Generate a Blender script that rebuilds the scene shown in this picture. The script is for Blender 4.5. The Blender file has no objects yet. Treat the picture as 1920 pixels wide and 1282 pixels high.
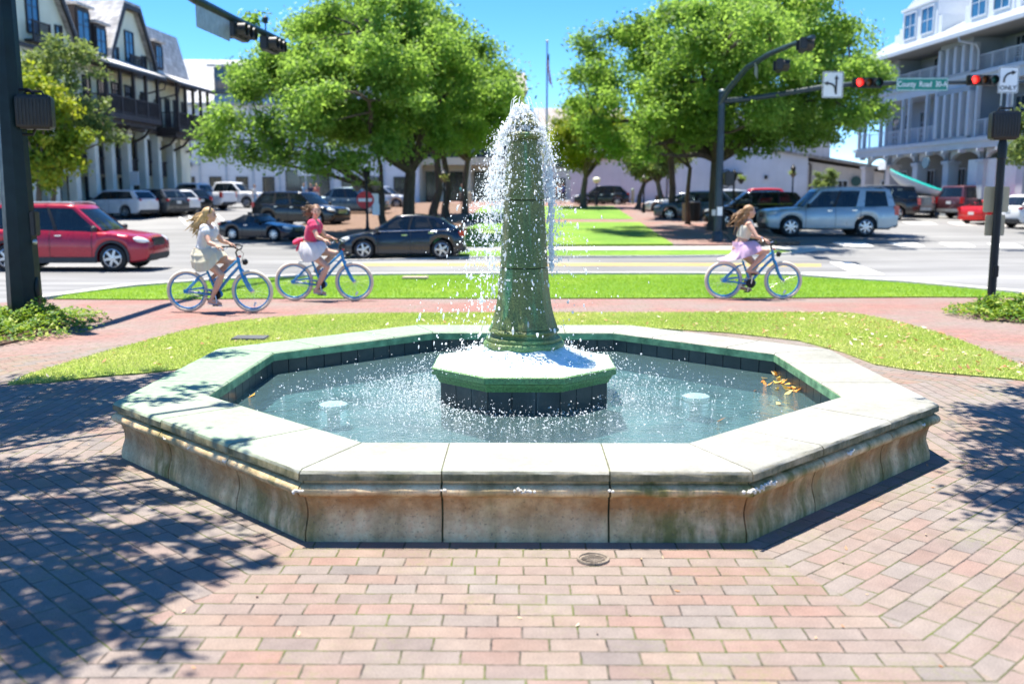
import bpy, bmesh, math, random
import numpy as np
from mathutils import Vector, Matrix
R = math.radians
SC = bpy.context.scene
COL = SC.collection

# ------------------------------------------------------------------ camera
PITCH = 8.66
CAMH = 1.8
FPX = 1820.0
cd = bpy.data.cameras.new("camera")
cam = bpy.data.objects.new("camera", cd)
COL.objects.link(cam)
cam.location = (0, 0, CAMH)
cam.rotation_euler = (Matrix.Rotation(R(90 - PITCH), 4, 'X') @ Matrix.Rotation(R(0.0), 4, 'Z')).to_euler()
cd.sensor_width = 36
cd.lens = 36 * FPX / 1920
cd.clip_start = 0.1
cd.clip_end = 3000
cd.dof.use_dof = True
cd.dof.focus_distance = 7.3
cd.dof.aperture_fstop = 1.55
SC.camera = cam

# ------------------------------------------------------------------ light
SUN_SHADOW = Vector((0.20, -0.17))                 # ground shift of a shadow per metre of height
sun_dir = Vector((-SUN_SHADOW.x, -SUN_SHADOW.y, 1)).normalized()   # towards the sun
SUN_EL = math.asin(sun_dir.z)
SUN_AZ = math.atan2(sun_dir.x, sun_dir.y)          # clockwise from +Y
w = bpy.data.worlds.new("World")
SC.world = w
w.use_nodes = True
wn = w.node_tree
bg = wn.nodes["Background"]
sky = wn.nodes.new("ShaderNodeTexSky")
sky.sky_type = 'NISHITA'
sky.sun_disc = False
sky.sun_elevation = SUN_EL
sky.sun_rotation = SUN_AZ
sky.air_density = 0.6
sky.dust_density = 0.0
sky.ozone_density = 6.0
hs = wn.nodes.new('ShaderNodeHueSaturation')
hs.inputs['Saturation'].default_value = 1.22
wn.links.new(sky.outputs[0], hs.inputs['Color'])
wn.links.new(hs.outputs[0], bg.inputs[0])
bg.inputs[1].default_value = 0.105
sd = bpy.data.lights.new("sun", 'SUN')
sd.energy = 4.0
sd.angle = R(0.53)
sd.color = (1.0, 0.94, 0.84)
so = bpy.data.objects.new("sun", sd)
COL.objects.link(so)
so.rotation_euler = sun_dir.to_track_quat('Z', 'Y').to_euler()
SC.view_settings.view_transform = 'Standard'
SC.view_settings.look = 'None'
SC.view_settings.gamma = 1
SC.view_settings.exposure = 1.6
SC.cycles.max_bounces = 8
SC.cycles.transparent_max_bounces = 16
SC.cycles.caustics_reflective = False
SC.cycles.caustics_refractive = False
SC.cycles.sample_clamp_indirect = 8

# ------------------------------------------------------------------ terrain and pixel-to-ground
TY = [-60, 16, 24, 33, 38, 58, 80, 110, 1200]
TZ = [0, 0, -.28, -.30, -.12, .40, .98, 1.2, 1.2]
def tz(y):
    return float(np.interp(y, TY, TZ))
def ray(px, py):
    u = (px - 960) / FPX
    v = (641 - py) / FPX
    c, s = math.cos(R(PITCH)), math.sin(R(PITCH))
    return Vector((u, c + v * s, -s + v * c))       # per unit of depth
def gp(px, py, off=0.0):
    "ground point seen at a photo pixel"
    d = ray(px, py)
    lo, hi = 1.0, 400.0
    for _ in range(60):
        m = (lo + hi) / 2
        if CAMH + d.z * m > tz(d.y * m) + off: lo = m
        else: hi = m
    return Vector((d.x * lo, d.y * lo, tz(d.y * lo)))
def at(px, py, Y):
    "point seen at a photo pixel at distance Y"
    d = ray(px, py)
    return Vector((0, 0, CAMH)) + d * (Y / d.y)
def on(px, Y):
    "ground point in the photo column px at distance Y"
    k = 1.0
    p = at(px, 470, Y)
    return Vector((p.x, Y, tz(Y)))

# ------------------------------------------------------------------ mesh helpers
class MB:
    def __init__(s):
        s.v = []; s.f = []; s.m = []
    def add(s, vs, fs, mi=0):
        b = len(s.v)
        s.v += [tuple(p) for p in vs]
        for f in fs:
            s.f.append([i + b for i in f]); s.m.append(mi)
        return s
    def box(s, x0, x1, y0, y1, z0, z1, mi=0, M=None):
        vs = [Vector((x, y, z)) for z in (z0, z1) for y in (y0, y1) for x in (x0, x1)]
        if M is not None: vs = [M @ p for p in vs]
        return s.add(vs, [(0, 2, 3, 1), (4, 5, 7, 6), (0, 1, 5, 4), (2, 6, 7, 3), (0, 4, 6, 2), (1, 3, 7, 5)], mi)
    def cbox(s, c, d, mi=0, rz=0, ry=0, rx=0):
        M = Matrix.Translation(c) @ Matrix.Rotation(rz, 4, 'Z') @ Matrix.Rotation(ry, 4, 'Y') @ Matrix.Rotation(rx, 4, 'X')
        return s.box(-d[0] / 2, d[0] / 2, -d[1] / 2, d[1] / 2, -d[2] / 2, d[2] / 2, mi, M)
    def tube(s, pts, r, n=8, mi=0, closed=False, flat=1.0):
        pts = [Vector(p) for p in pts]
        k = len(pts)
        rr = [r] * k if not hasattr(r, '__len__') else list(r)
        vs = []; up = None
        for i in range(k):
            if closed: t = pts[(i + 1) % k] - pts[i - 1]
            else: t = pts[min(i + 1, k - 1)] - pts[max(i - 1, 0)]
            t.normalize()
            if up is None:
                up = Vector((0, 0, 1)) if abs(t.z) < .9 else Vector((1, 0, 0))
            a = t.cross(up)
            if a.length < 1e-5: a = t.cross(Vector((1, 0, .1)))
            a.normalize(); b = a.cross(t); up = b
            for j in range(n):
                q = 2 * math.pi * j / n
                vs.append(pts[i] + (a * math.cos(q) + b * math.sin(q) * flat) * rr[i])
        fs = []
        for i in range(k if closed else k - 1):
            for j in range(n):
                fs.append((i * n + j, i * n + (j + 1) % n, ((i + 1) % k) * n + (j + 1) % n, ((i + 1) % k) * n + j))
        if not closed:
            fs.append(tuple(range(n))[::-1]); fs.append(tuple((k - 1) * n + j for j in range(n)))
        return s.add(vs, fs, mi)
    def rings(s, rings, mi=0, caps=True, closed=True):
        n = len(rings[0]); vs = [p for r in rings for p in r]; fs = []
        for i in range(len(rings) - 1):
            for j in range(n if closed else n - 1):
                fs.append((i * n + j, i * n + (j + 1) % n, (i + 1) * n + (j + 1) % n, (i + 1) * n + j))
        if caps:
            fs.append(tuple(range(n))[::-1]); fs.append(tuple((len(rings) - 1) * n + j for j in range(n)))
        return s.add(vs, fs, mi)
    def lathe(s, prof, n=16, c=(0, 0, 0), mi=0, axis='Z', rot=0, caps=True):
        rings = []
        for r, z in prof:
            ring = []
            for j in range(n):
                q = 2 * math.pi * j / n + rot
                p = (r * math.cos(q), r * math.sin(q), z)
                if axis == 'Y': p = (p[0], p[2], p[1])
                if axis == 'X': p = (p[2], p[0], p[1])
                ring.append((p[0] + c[0], p[1] + c[1], p[2] + c[2]))
            rings.append(ring)
        return s.rings(rings, mi, caps)
    def ell(s, c, r, n=12, m=8, mi=0, M=None):
        rings = []
        for i in range(m + 1):
            a = math.pi * (i / m - .5)
            a = max(min(a, 1.5), -1.5)
            ring = []
            for j in range(n):
                q = 2 * math.pi * j / n
                p = Vector((r[0] * math.cos(a) * math.cos(q), r[1] * math.cos(a) * math.sin(q), r[2] * math.sin(a)))
                if M is not None: p = M @ p
                ring.append(p + Vector(c))
            rings.append(ring)
        return s.rings(rings, mi)
    def prism(s, poly, z0, z1, mi=0):
        return s.rings([[(x, y, z0) for x, y in poly], [(x, y, z1) for x, y in poly]], mi)
    def extr(s, poly, y0, y1, mi=0):
        "a polygon in x-z pushed along y"
        return s.rings([[(x, y0, z) for x, z in poly], [(x, y1, z) for x, z in poly]], mi)
    def extx(s, poly, x0, x1, mi=0):
        return s.rings([[(x0, y, z) for y, z in poly], [(x1, y, z) for y, z in poly]], mi)
    def each(s, name, mats, parent=None, **k):
        "one object for every separate piece"
        par = list(range(len(s.v)))
        def fd(a):
            while par[a] != a: par[a] = par[par[a]]; a = par[a]
            return a
        for f in s.f:
            for i in f[1:]: par[fd(i)] = fd(f[0])
        gr = {}
        for f, mi in zip(s.f, s.m): gr.setdefault(fd(f[0]), []).append((f, mi))
        out = []
        for fs in gr.values():
            ids = sorted({i for f, _ in fs for i in f}); mp_ = {a: b for b, a in enumerate(ids)}
            q = MB(); q.v = [s.v[i] for i in ids]; q.f = [[mp_[i] for i in f] for f, _ in fs]; q.m = [mi for _, mi in fs]
            out.append(q.build(name, mats, parent, **k))
        return out
    def build(s, name, mats, parent=None, smooth=38, bevel=0, recalc=True, loc=None):
        me = bpy.data.meshes.new(name)
        me.from_pydata(s.v, [], s.f)
        mats = mats if isinstance(mats, (list, tuple)) else [mats]
        for m in mats: me.materials.append(m)
        if len(mats) > 1: me.polygons.foreach_set('material_index', np.array(s.m, dtype=np.int32))
        if recalc or bevel:
            bm = bmesh.new(); bm.from_mesh(me)
            if bevel:
                es = [e for e in bm.edges if len(e.link_faces) == 2 and e.calc_face_angle(0) > .6]
                bmesh.ops.bevel(bm, geom=es, offset=bevel, segments=2, affect='EDGES', clamp_overlap=True)
            bmesh.ops.recalc_face_normals(bm, faces=bm.faces)
            bm.to_mesh(me); bm.free()
        if smooth:
            me.shade_smooth(); me.set_sharp_from_angle(angle=R(smooth))
        me.update()
        o = bpy.data.objects.new(name, me)
        COL.objects.link(o)
        if parent is not None: o.parent = parent
        if loc is not None: o.location = loc
        return o
def tag(o, label=None, cat=None, group=None, kind=None):
    if label: o['label'] = label
    if cat: o['category'] = cat
    if group: o['group'] = group
    if kind: o['kind'] = kind
    return o
def empty(name, loc=(0, 0, 0), rz=0, label=None, cat=None, group=None, sc=1):
    o = bpy.data.objects.new(name, None)
    COL.objects.link(o)
    o.location = loc; o.rotation_euler = (0, 0, rz); o.scale = (sc, sc, sc)
    o.empty_display_size = .2
    return tag(o, label, cat, group)
def copy_tree(o, parent=None):
    c = o.copy(); COL.objects.link(c)
    if parent is not None: c.parent = parent
    for ch in list(o.children): copy_tree(ch, c)
    return c
def np_mesh(name, V, F, mat, parent=None, attr=None, smooth=False):
    "V (n,3) and F (m,k) arrays to a mesh object, with one random value per face"
    me = bpy.data.meshes.new(name)
    n, (m, k) = len(V), F.shape
    me.vertices.add(n); me.vertices.foreach_set('co', V.astype(np.float32).ravel())
    me.loops.add(m * k); me.loops.foreach_set('vertex_index', F.astype(np.int32).ravel())
    me.polygons.add(m); me.polygons.foreach_set('loop_start', np.arange(0, m * k, k, dtype=np.int32))
    me.update(calc_edges=True)
    if attr is not None:
        a = me.attributes.new('rnd', 'FLOAT', 'FACE'); a.data.foreach_set('value', attr.astype(np.float32))
    if smooth: me.shade_smooth()
    me.materials.append(mat)
    o = bpy.data.objects.new(name, me); COL.objects.link(o)
    if parent is not None: o.parent = parent
    return o

# ------------------------------------------------------------------ material helpers
def N(nt, typ, ins=None, **at_):
    n = nt.nodes.new(typ)
    for k, v in at_.items(): setattr(n, k, v)
    for k, v in (ins or {}).items():
        sck = n.inputs[k]
        if isinstance(v, bpy.types.NodeSocket): nt.links.new(v, sck)
        elif isinstance(v, (tuple, list)) and len(v) == 3 and sck.type == 'RGBA': sck.default_value = (*v, 1)
        else: sck.default_value = v
    return n
def math_(nt, op, a, b=None, c=None):
    ins = {0: a}
    if b is not None: ins[1] = b
    if c is not None: ins[2] = c
    return N(nt, 'ShaderNodeMath', ins, operation=op).outputs[0]
def mixc(nt, fac, a, b, mode='MIX'):
    n = nt.nodes.new('ShaderNodeMix'); n.data_type = 'RGBA'; n.blend_type = mode
    for i, v in ((0, fac), (6, a), (7, b)):
        if isinstance(v, bpy.types.NodeSocket): nt.links.new(v, n.inputs[i])
        elif isinstance(v, (tuple, list)): n.inputs[i].default_value = (*v[:3], 1)
        else: n.inputs[i].default_value = v
    return n.outputs[2]
def ramp(nt, fac, stops):
    n = nt.nodes.new('ShaderNodeValToRGB')
    el = n.color_ramp.elements
    while len(el) < len(stops): el.new(.5)
    for e, (p, c) in zip(el, stops):
        e.position = p; e.color = (*c, 1) if not isinstance(c, (int, float)) else (c, c, c, 1)
    nt.links.new(fac, n.inputs[0])
    return n.outputs[0]
def tex(nt, scale, vec=None, detail=4, rough=.55, out=0, sx=None):
    if vec is None: vec = N(nt, 'ShaderNodeTexCoord').outputs['Object']
    if sx is not None: vec = N(nt, 'ShaderNodeMapping', {0: vec, 3: sx}).outputs[0]
    return N(nt, 'ShaderNodeTexNoise', {'Vector': vec, 'Scale': scale, 'Detail': detail, 'Roughness': rough}).outputs[out]
def newmat(name):
    m = bpy.data.materials.new(name); m.use_nodes = True
    return m, m.node_tree, m.node_tree.nodes['Principled BSDF']
def bump(nt, b, h, strength=.3, dist=.01):
    n = N(nt, 'ShaderNodeBump', {'Height': h, 'Strength': strength, 'Distance': dist})
    nt.links.new(n.outputs[0], b.inputs['Normal'])
def pm(name, col, rough=.6, metal=0, var=.12, scale=5, bmp=0, bscale=40, coat=0, spec=.5, col2=None, sx=None):
    m, nt, b = newmat(name)
    f = tex(nt, scale, sx=sx)
    lo = tuple(c * (1 - var) for c in col); hi = tuple(min(1, c * (1 + var)) for c in (col2 or col))
    c = ramp(nt, f, [(.3, lo), (.7, hi)])
    nt.links.new(c, b.inputs['Base Color'])
    rr = ramp(nt, tex(nt, scale * 2.3), [(.3, max(0, rough - .07)), (.7, min(1, rough + .07))])
    nt.links.new(rr, b.inputs['Roughness'])
    b.inputs['Metallic'].default_value = metal
    b.inputs['Specular IOR Level'].default_value = spec
    b.inputs['Coat Weight'].default_value = coat
    if bmp: bump(nt, b, tex(nt, bscale, detail=6), bmp)
    return m
def leafmat(name, stops, trans=.45, tcol=(.35, .5, .06)):
    m, nt, b = newmat(name)
    a = N(nt, 'ShaderNodeAttribute', attribute_name='rnd').outputs['Fac']
    c = ramp(nt, a, stops)
    nt.links.new(c, b.inputs['Base Color'])
    b.inputs['Roughness'].default_value = .55
    b.inputs['Specular IOR Level'].default_value = .35
    t = N(nt, 'ShaderNodeBsdfTranslucent', {'Color': mixc(nt, .5, c, tcol)})
    mx = N(nt, 'ShaderNodeMixShader', {0: trans, 1: b.outputs[0], 2: t.outputs[0]})
    nt.links.new(mx.outputs[0], nt.nodes['Material Output'].inputs[0])
    return m
# ------------------------------------------------------------------ materials of the setting
def brickmat(name, bl, bw, stops, moss, mort=(.05, .042, .035)):
    "paving bricks laid in running bond on the UV map, which is in metres"
    m, nt, b = newmat(name)
    uv = N(nt, 'ShaderNodeTexCoord').outputs['UV']
    wob = N(nt, 'ShaderNodeTexNoise', {'Vector': uv, 'Scale': 3.0, 'Detail': 2}).outputs['Color']
    wv = N(nt, 'ShaderNodeVectorMath', {0: wob, 1: (.5, .5, .5)}, operation='SUBTRACT').outputs[0]
    wv = N(nt, 'ShaderNodeVectorMath', {0: wv, 'Scale': .022}, operation='SCALE').outputs[0]
    uvw = N(nt, 'ShaderNodeVectorMath', {0: uv, 1: wv}, operation='ADD').outputs[0]
    s = N(nt, 'ShaderNodeSeparateXYZ', {0: uvw})
    v = math_(nt, 'DIVIDE', s.outputs[1], bw)
    row = math_(nt, 'FLOOR', v)
    jit = N(nt, 'ShaderNodeTexWhiteNoise', {'W': row}, noise_dimensions='1D').outputs['Value']
    sh = math_(nt, 'MULTIPLY_ADD', math_(nt, 'FLOORED_MODULO', row, 2.0), .5, math_(nt, 'MULTIPLY', jit, .22))
    u = math_(nt, 'ADD', math_(nt, 'DIVIDE', s.outputs[0], bl), sh)
    col = math_(nt, 'FLOOR', u)
    cv = N(nt, 'ShaderNodeCombineXYZ', {0: col, 1: row}).outputs[0]
    wn_ = N(nt, 'ShaderNodeTexWhiteNoise', {'Vector': cv}, noise_dimensions='2D')
    fu = math_(nt, 'FRACT', u); fv = math_(nt, 'FRACT', v)
    du = math_(nt, 'MULTIPLY', math_(nt, 'MINIMUM', fu, math_(nt, 'SUBTRACT', 1.0, fu)), bl)
    dv = math_(nt, 'MULTIPLY', math_(nt, 'MINIMUM', fv, math_(nt, 'SUBTRACT', 1.0, fv)), bw)
    d = math_(nt, 'MINIMUM', du, dv)
    rag = math_(nt, 'MULTIPLY_ADD', tex(nt, 60, uv, 3), .009, -.005)
    d = math_(nt, 'ADD', d, rag)
    big = tex(nt, .55, uv, 5)
    big2 = tex(nt, 1.3, uv, 3)
    c = ramp(nt, wn_.outputs['Value'], stops)
    c = mixc(nt, ramp(nt, big, [(.38, 0), (.62, .75)]), c, (.225, .195, .175))
    c = mixc(nt, .5, c, ramp(nt, tex(nt, 140, uv, 3), [(.3, .25), (.7, .75)]), 'OVERLAY')
    c = mixc(nt, .35, c, ramp(nt, tex(nt, 9, uv, 5), [(.25, .3), (.75, .7)]), 'OVERLAY')
    mossf = math_(nt, 'MULTIPLY', ramp(nt, big2, [(.50, 0), (.68, 1)]), moss)
    c = mixc(nt, math_(nt, 'MULTIPLY', mossf, ramp(nt, tex(nt, 30, uv, 4), [(.45, 0), (.7, .55)])), c, (.17, .19, .05))
    jc = mixc(nt, ramp(nt, tex(nt, 2.2, uv, 4), [(.42, 0), (.62, 1)]), mort, (.10, .13, .02))
    jc = mixc(nt, ramp(nt, tex(nt, 14, uv, 3), [(.45, 0), (.65, .7)]), jc, (.2, .16, .13))
    face = ramp(nt, math_(nt, 'MULTIPLY', d, 100.0), [(.18, 0), (.5, 1)])
    c = mixc(nt, face, jc, c)
    nt.links.new(c, b.inputs['Base Color'])
    b.inputs['Roughness'].default_value = .78
    b.inputs['Specular IOR Level'].default_value = .35
    h = math_(nt, 'ADD', math_(nt, 'MULTIPLY', face, .7), math_(nt, 'MULTIPLY', tex(nt, 120, uv, 4), .35))
    h = math_(nt, 'ADD', h, math_(nt, 'MULTIPLY', wn_.outputs['Value'], .35))
    bump(nt, b, h, .75, .008)
    return m
BR = [(0, (.245, .142, .11)), (.25, (.21, .155, .13)), (.5, (.195, .168, .150)), (.72, (.25, .178, .135)), (.9, (.205, .13, .105)), (1, (.15, .132, .124))]
M_brick = brickmat('brick paving', .235, .112, BR, 1.0)
M_brick_red = brickmat('red brick path', .22, .11, [(0, (.28, .125, .10)), (.5, (.245, .13, .11)), (1, (.31, .155, .125))], .15, (.14, .085, .07))

def grassmat():
    m, nt, b = newmat('lawn')
    p = N(nt, 'ShaderNodeNewGeometry').outputs['Position']
    c = ramp(nt, tex(nt, .55, p, 5), [(.33, (.20, .34, .04)), (.5, (.33, .42, .08)), (.66, (.52, .50, .20))])
    c = mixc(nt, .6, c, ramp(nt, tex(nt, 45, p, 4), [(.3, .2), (.7, .8)]), 'OVERLAY')
    nt.links.new(c, b.inputs['Base Color']); b.inputs['Roughness'].default_value = .8
    bump(nt, b, tex(nt, 90, p, 4), .8, .03)
    return m
M_lawn = grassmat()
def grass2():
    m, nt, b = newmat('park lawn')
    p = N(nt, 'ShaderNodeNewGeometry').outputs['Position']
    c = ramp(nt, tex(nt, .35, p, 6), [(.33, (.10, .23, .012)), (.5, (.15, .29, .018)), (.68, (.23, .34, .035))])
    c = mixc(nt, .6, c, ramp(nt, tex(nt, 12, p, 6, .7), [(.3, .2), (.7, .8)]), 'OVERLAY')
    nt.links.new(c, b.inputs['Base Color']); b.inputs['Roughness'].default_value = .85
    bump(nt, b, tex(nt, 40, p, 5), .9, .05)
    return m
M_lawnp = grass2()
M_blade = leafmat('grass blades', [(0, (.25, .38, .04)), (.4, (.41, .50, .10)), (.7, (.58, .58, .20)), (1, (.68, .60, .34))], .45, (.55, .70, .15))
M_blade_far = leafmat('fresh grass blades', [(0, (.17, .34, .012)), (.6, (.30, .48, .03)), (1, (.42, .54, .07))], .45, (.5, .7, .05))
def asphalt():
    m, nt, b = newmat('pale grey asphalt')  # light grey base varied by noise
    p = N(nt, 'ShaderNodeNewGeometry').outputs['Position']
    c = ramp(nt, tex(nt, .12, p, 6), [(.35, (.165, .165, .165)), (.65, (.235, .235, .232))])
    c = mixc(nt, .8, c, ramp(nt, tex(nt, 1.1, p, 6, sx=(.12, 1, 1)), [(.3, .3), (.7, .66)]), 'OVERLAY')
    c = mixc(nt, .3, c, ramp(nt, tex(nt, 70, p, 3), [(.3, .3), (.7, .7)]), 'OVERLAY')
    nt.links.new(c, b.inputs['Base Color']); b.inputs['Roughness'].default_value = .85
    bump(nt, b, tex(nt, 80, p, 4), .4, .01)
    return m
M_asph = asphalt()
M_paint = pm('road paint', (.72, .71, .66), .7, var=.12, scale=3)
M_yel = pm('yellow road paint', (.62, .42, .10), .7, var=.15, scale=3)
M_kerb = pm('concrete kerb', (.52, .50, .45), .85, var=.15, scale=4, bmp=.2)
M_mulch = pm('pine mulch', (.11, .06, .04), .95, var=.6, scale=9, bmp=.9, bscale=14, col2=(.19, .12, .08))

def stone(name, col, alt, moss, mfac, ztop=None):
    m, nt, b = newmat(name)
    o = N(nt, 'ShaderNodeTexCoord').outputs['Object']
    c = ramp(nt, tex(nt, 2.2, o, 7, .6), [(.3, alt), (.6, col)])
    st = tex(nt, 5, o, 6, .6, sx=(1, 1, .12))
    c = mixc(nt, ramp(nt, st, [(.45, 0), (.7, .75)]), c, tuple(v * .55 for v in alt))
    pat = tex(nt, .9, o, 4, sx=(1, 1, .35))
    drip = tex(nt, 10, o, 5, .65, sx=(1, 1, .25))
    mf = math_(nt, 'MULTIPLY', ramp(nt, pat, [(.40, 0), (.53, 1)]), ramp(nt, drip, [(.35, .15), (.60, 1)]))
    c = mixc(nt, math_(nt, 'MULTIPLY', mf, mfac), c, moss)
    zz = N(nt, 'ShaderNodeSeparateXYZ', {0: o}).outputs[2]
    rust = math_(nt, 'MULTIPLY', ramp(nt, math_(nt, 'ADD', zz, math_(nt, 'MULTIPLY_ADD', tex(nt, 4, o, 5), .16, -.08)), [(.07, 0), (.17, .95), (.245, .95), (.275, 0)]), ramp(nt, tex(nt, 2.1, o, 6, .65), [(.38, .1), (.58, .95)]))
    c = mixc(nt, rust, c, (.36, .17, .06))
    pits = ramp(nt, tex(nt, 95, o, 3, .6), [(.30, 0), (.40, 1)])
    c = mixc(nt, .75, c, mixc(nt, pits, (.14, .11, .08), c))
    c = mixc(nt, .45, c, ramp(nt, tex(nt, 26, o, 6, .65), [(.3, .28), (.7, .7)]), 'OVERLAY')
    nt.links.new(c, b.inputs['Base Color']); b.inputs['Roughness'].default_value = .82
    b.inputs['Specular IOR Level'].default_value = .3
    h = math_(nt, 'ADD', tex(nt, 18, o, 7, .65), math_(nt, 'MULTIPLY', pits, .4))
    bump(nt, b, h, .55, .012)
    return m
M_wall = stone('stained limestone', (.84, .62, .36), (.66, .44, .22), (.17, .165, .045), .92)
def copmat():
    m, nt, b = newmat('coping limestone')
    o = N(nt, 'ShaderNodeTexCoord').outputs['Object']
    g = N(nt, 'ShaderNodeNewGeometry')
    s = N(nt, 'ShaderNodeSeparateXYZ', {0: o})
    c = ramp(nt, tex(nt, 1.6, o, 6), [(.28, (.24, .235, .195)), (.5, (.31, .305, .265)), (.72, (.36, .355, .315))])
    # algae film where the spray drifts: the left and far sides
    drift = math_(nt, 'ADD', math_(nt, 'MULTIPLY', s.outputs[0], -.16), math_(nt, 'MULTIPLY', s.outputs[1], .05))
    alg = ramp(nt, math_(nt, 'ADD', drift, tex(nt, 1.3, o, 5)), [(.40, 0), (.90, .85)])
    c = mixc(nt, alg, c, (.21, .33, .20))
    c = mixc(nt, ramp(nt, tex(nt, 55, o, 4, .7), [(.62, 0), (.70, .6)]), c, (.15, .15, .10))
    # the vertical edges carry dark moss and lichen
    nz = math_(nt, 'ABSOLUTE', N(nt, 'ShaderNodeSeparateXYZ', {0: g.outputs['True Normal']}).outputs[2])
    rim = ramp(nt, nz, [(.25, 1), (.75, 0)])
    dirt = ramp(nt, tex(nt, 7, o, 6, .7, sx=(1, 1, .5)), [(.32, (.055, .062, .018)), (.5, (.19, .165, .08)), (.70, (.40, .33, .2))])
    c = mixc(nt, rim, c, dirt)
    c = mixc(nt, .5, c, ramp(nt, tex(nt, 22, o, 8, .75), [(.3, .3), (.7, .7)]), 'OVERLAY')
    nt.links.new(c, b.inputs['Base Color']); b.inputs['Roughness'].default_value = .7
    bump(nt, b, tex(nt, 20, o, 8, .7), .4, .012)
    return m
M_cop = copmat()
M_lip = pm('algae on the inner edge', (.10, .30, .14), .5, var=.5, scale=7, bmp=.4, bscale=30, col2=(.20, .36, .18))
M_joint = pm('mossy mortar joint', (.10, .11, .05), .9, var=.5, scale=14)
def tilemat():
    m, nt, b = newmat('dark slate tile')
    o = N(nt, 'ShaderNodeTexCoord').outputs['Object']
    c = ramp(nt, tex(nt, 4, o, 5), [(.3, (.018, .032, .035)), (.7, (.05, .07, .07))])
    c = mixc(nt, ramp(nt, tex(nt, 6, o, 5, sx=(1, 1, .3)), [(.6, 0), (.8, .6)]), c, (.16, .2, .19))
    nt.links.new(c, b.inputs['Base Color'])
    b.inputs['Roughness'].default_value = .3
    bump(nt, b, tex(nt, 30, o, 4), .2, .005)
    return m
M_tile = tilemat()
def bronze():
    m, nt, b = newmat('algae covered column stone')
    o = N(nt, 'ShaderNodeTexCoord').outputs['Object']
    s = N(nt, 'ShaderNodeSeparateXYZ', {0: o})
    c = ramp(nt, tex(nt, 3.2, o, 6, .6, sx=(1, 1, .3)), [(.3, (.07, .13, .035)), (.5, (.135, .165, .045)), (.68, (.24, .20, .09))])
    c = mixc(nt, ramp(nt, tex(nt, 10, o, 5, sx=(1, 1, .07)), [(.55, 0), (.70, .7)]), c, (.13, .38, .18))
    low = ramp(nt, math_(nt, 'ADD', s.outputs[2], math_(nt, 'MULTIPLY', tex(nt, 3, o), .5)), [(.85, .85), (1.25, 0)])
    c = mixc(nt, low, c, (.14, .29, .10))
    c = mixc(nt, .8, c, ramp(nt, tex(nt, 70, o, 4, .7), [(.3, .15), (.7, .85)]), 'OVERLAY')
    nt.links.new(c, b.inputs['Base Color']); b.inputs['Roughness'].default_value = .38
    bump(nt, b, tex(nt, 50, o, 5, .7), .7, .012)
    return m
M_col = bronze()
def wettop():
    m, nt, b = newmat('wet slab under a film of foam')
    o = N(nt, 'ShaderNodeTexCoord').outputs['Object']
    c = ramp(nt, tex(nt, 11, o, 6, .7), [(.30, (.32, .52, .42)), (.46, (.72, .80, .76)), (.6, (.84, .87, .86))])
    c = mixc(nt, ramp(nt, tex(nt, 55, o, 3, .6), [(.62, 0), (.70, .6)]), c, (.2, .33, .28))
    nt.links.new(c, b.inputs['Base Color']); b.inputs['Roughness'].default_value = .18
    bump(nt, b, tex(nt, 45, o, 4, .6), .5, .008)
    return m
M_wet = wettop()
def watermat():
    m, nt, b = newmat('pool water')
    o = N(nt, 'ShaderNodeTexCoord').outputs['Object']
    h = math_(nt, 'ADD', tex(nt, 7, o, 4, .6), math_(nt, 'MULTIPLY', tex(nt, 26, o, 3, .6), .55))
    bp = N(nt, 'ShaderNodeBump', {'Height': h, 'Strength': .8, 'Distance': .045})
    fr = N(nt, 'ShaderNodeFresnel', {'IOR': 1.33, 'Normal': bp.outputs[0]})
    gl = N(nt, 'ShaderNodeBsdfGlossy', {'Color': (1, 1, 1), 'Roughness': .04, 'Normal': bp.outputs[0]})
    tr = N(nt, 'ShaderNodeBsdfTransparent', {'Color': (.50, .68, .70)})
    milk = N(nt, 'ShaderNodeBsdfDiffuse', {'Color': (.12, .21, .22)})
    under = N(nt, 'ShaderNodeMixShader', {0: .35, 1: tr.outputs[0], 2: milk.outputs[0]})
    mx = N(nt, 'ShaderNodeMixShader', {0: fr.outputs[0], 1: under.outputs[0], 2: gl.outputs[0]})
    nt.links.new(mx.outputs[0], nt.nodes['Material Output'].inputs[0])
    nt.nodes.remove(b)
    return m
M_water = watermat()
def dropmat():
    m, nt, b = newmat('flying water')
    b.inputs['Base Color'].default_value = (.93, .96, .98, 1)
    f = ramp(nt, tex(nt, 40), [(.3, .08), (.7, .2)])
    nt.links.new(f, b.inputs['Roughness'])
    b.inputs['Specular IOR Level'].default_value = .9
    tl = N(nt, 'ShaderNodeBsdfTranslucent', {'Color': (.98, .99, 1)})
    tr = N(nt, 'ShaderNodeBsdfTransparent', {'Color': (.95, .98, 1)})
    m1 = N(nt, 'ShaderNodeMixShader', {0: .76, 1: b.outputs[0], 2: tl.outputs[0]})
    m2 = N(nt, 'ShaderNodeMixShader', {0: .16, 1: m1.outputs[0], 2: tr.outputs[0]})
    nt.links.new(m2.outputs[0], nt.nodes['Material Output'].inputs[0])
    return m
M_drop = dropmat()
M_floor = pm('pale basin floor', (.15, .22, .23), .6, var=.55, scale=1.6, col2=(.26, .35, .35))
M_black = pm('black painted steel', (.009, .011, .013), .42, var=.3, scale=4, spec=.3)
M_pole = pm('dark teal grey pole paint', (.016, .034, .050), .42, var=.3, scale=3)
M_polegrn = pm('dark green black pole paint', (.004, .016, .019), .40, var=.35, scale=3, spec=.25)
M_galv = pm('galvanised steel', (.42, .43, .42), .45, .7, var=.2, scale=6)
M_signw = pm('white sign sheet', (.85, .85, .84), .5, var=.03)
M_signg = pm('green sign sheet', (.012, .24, .17), .45, var=.05)
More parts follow.
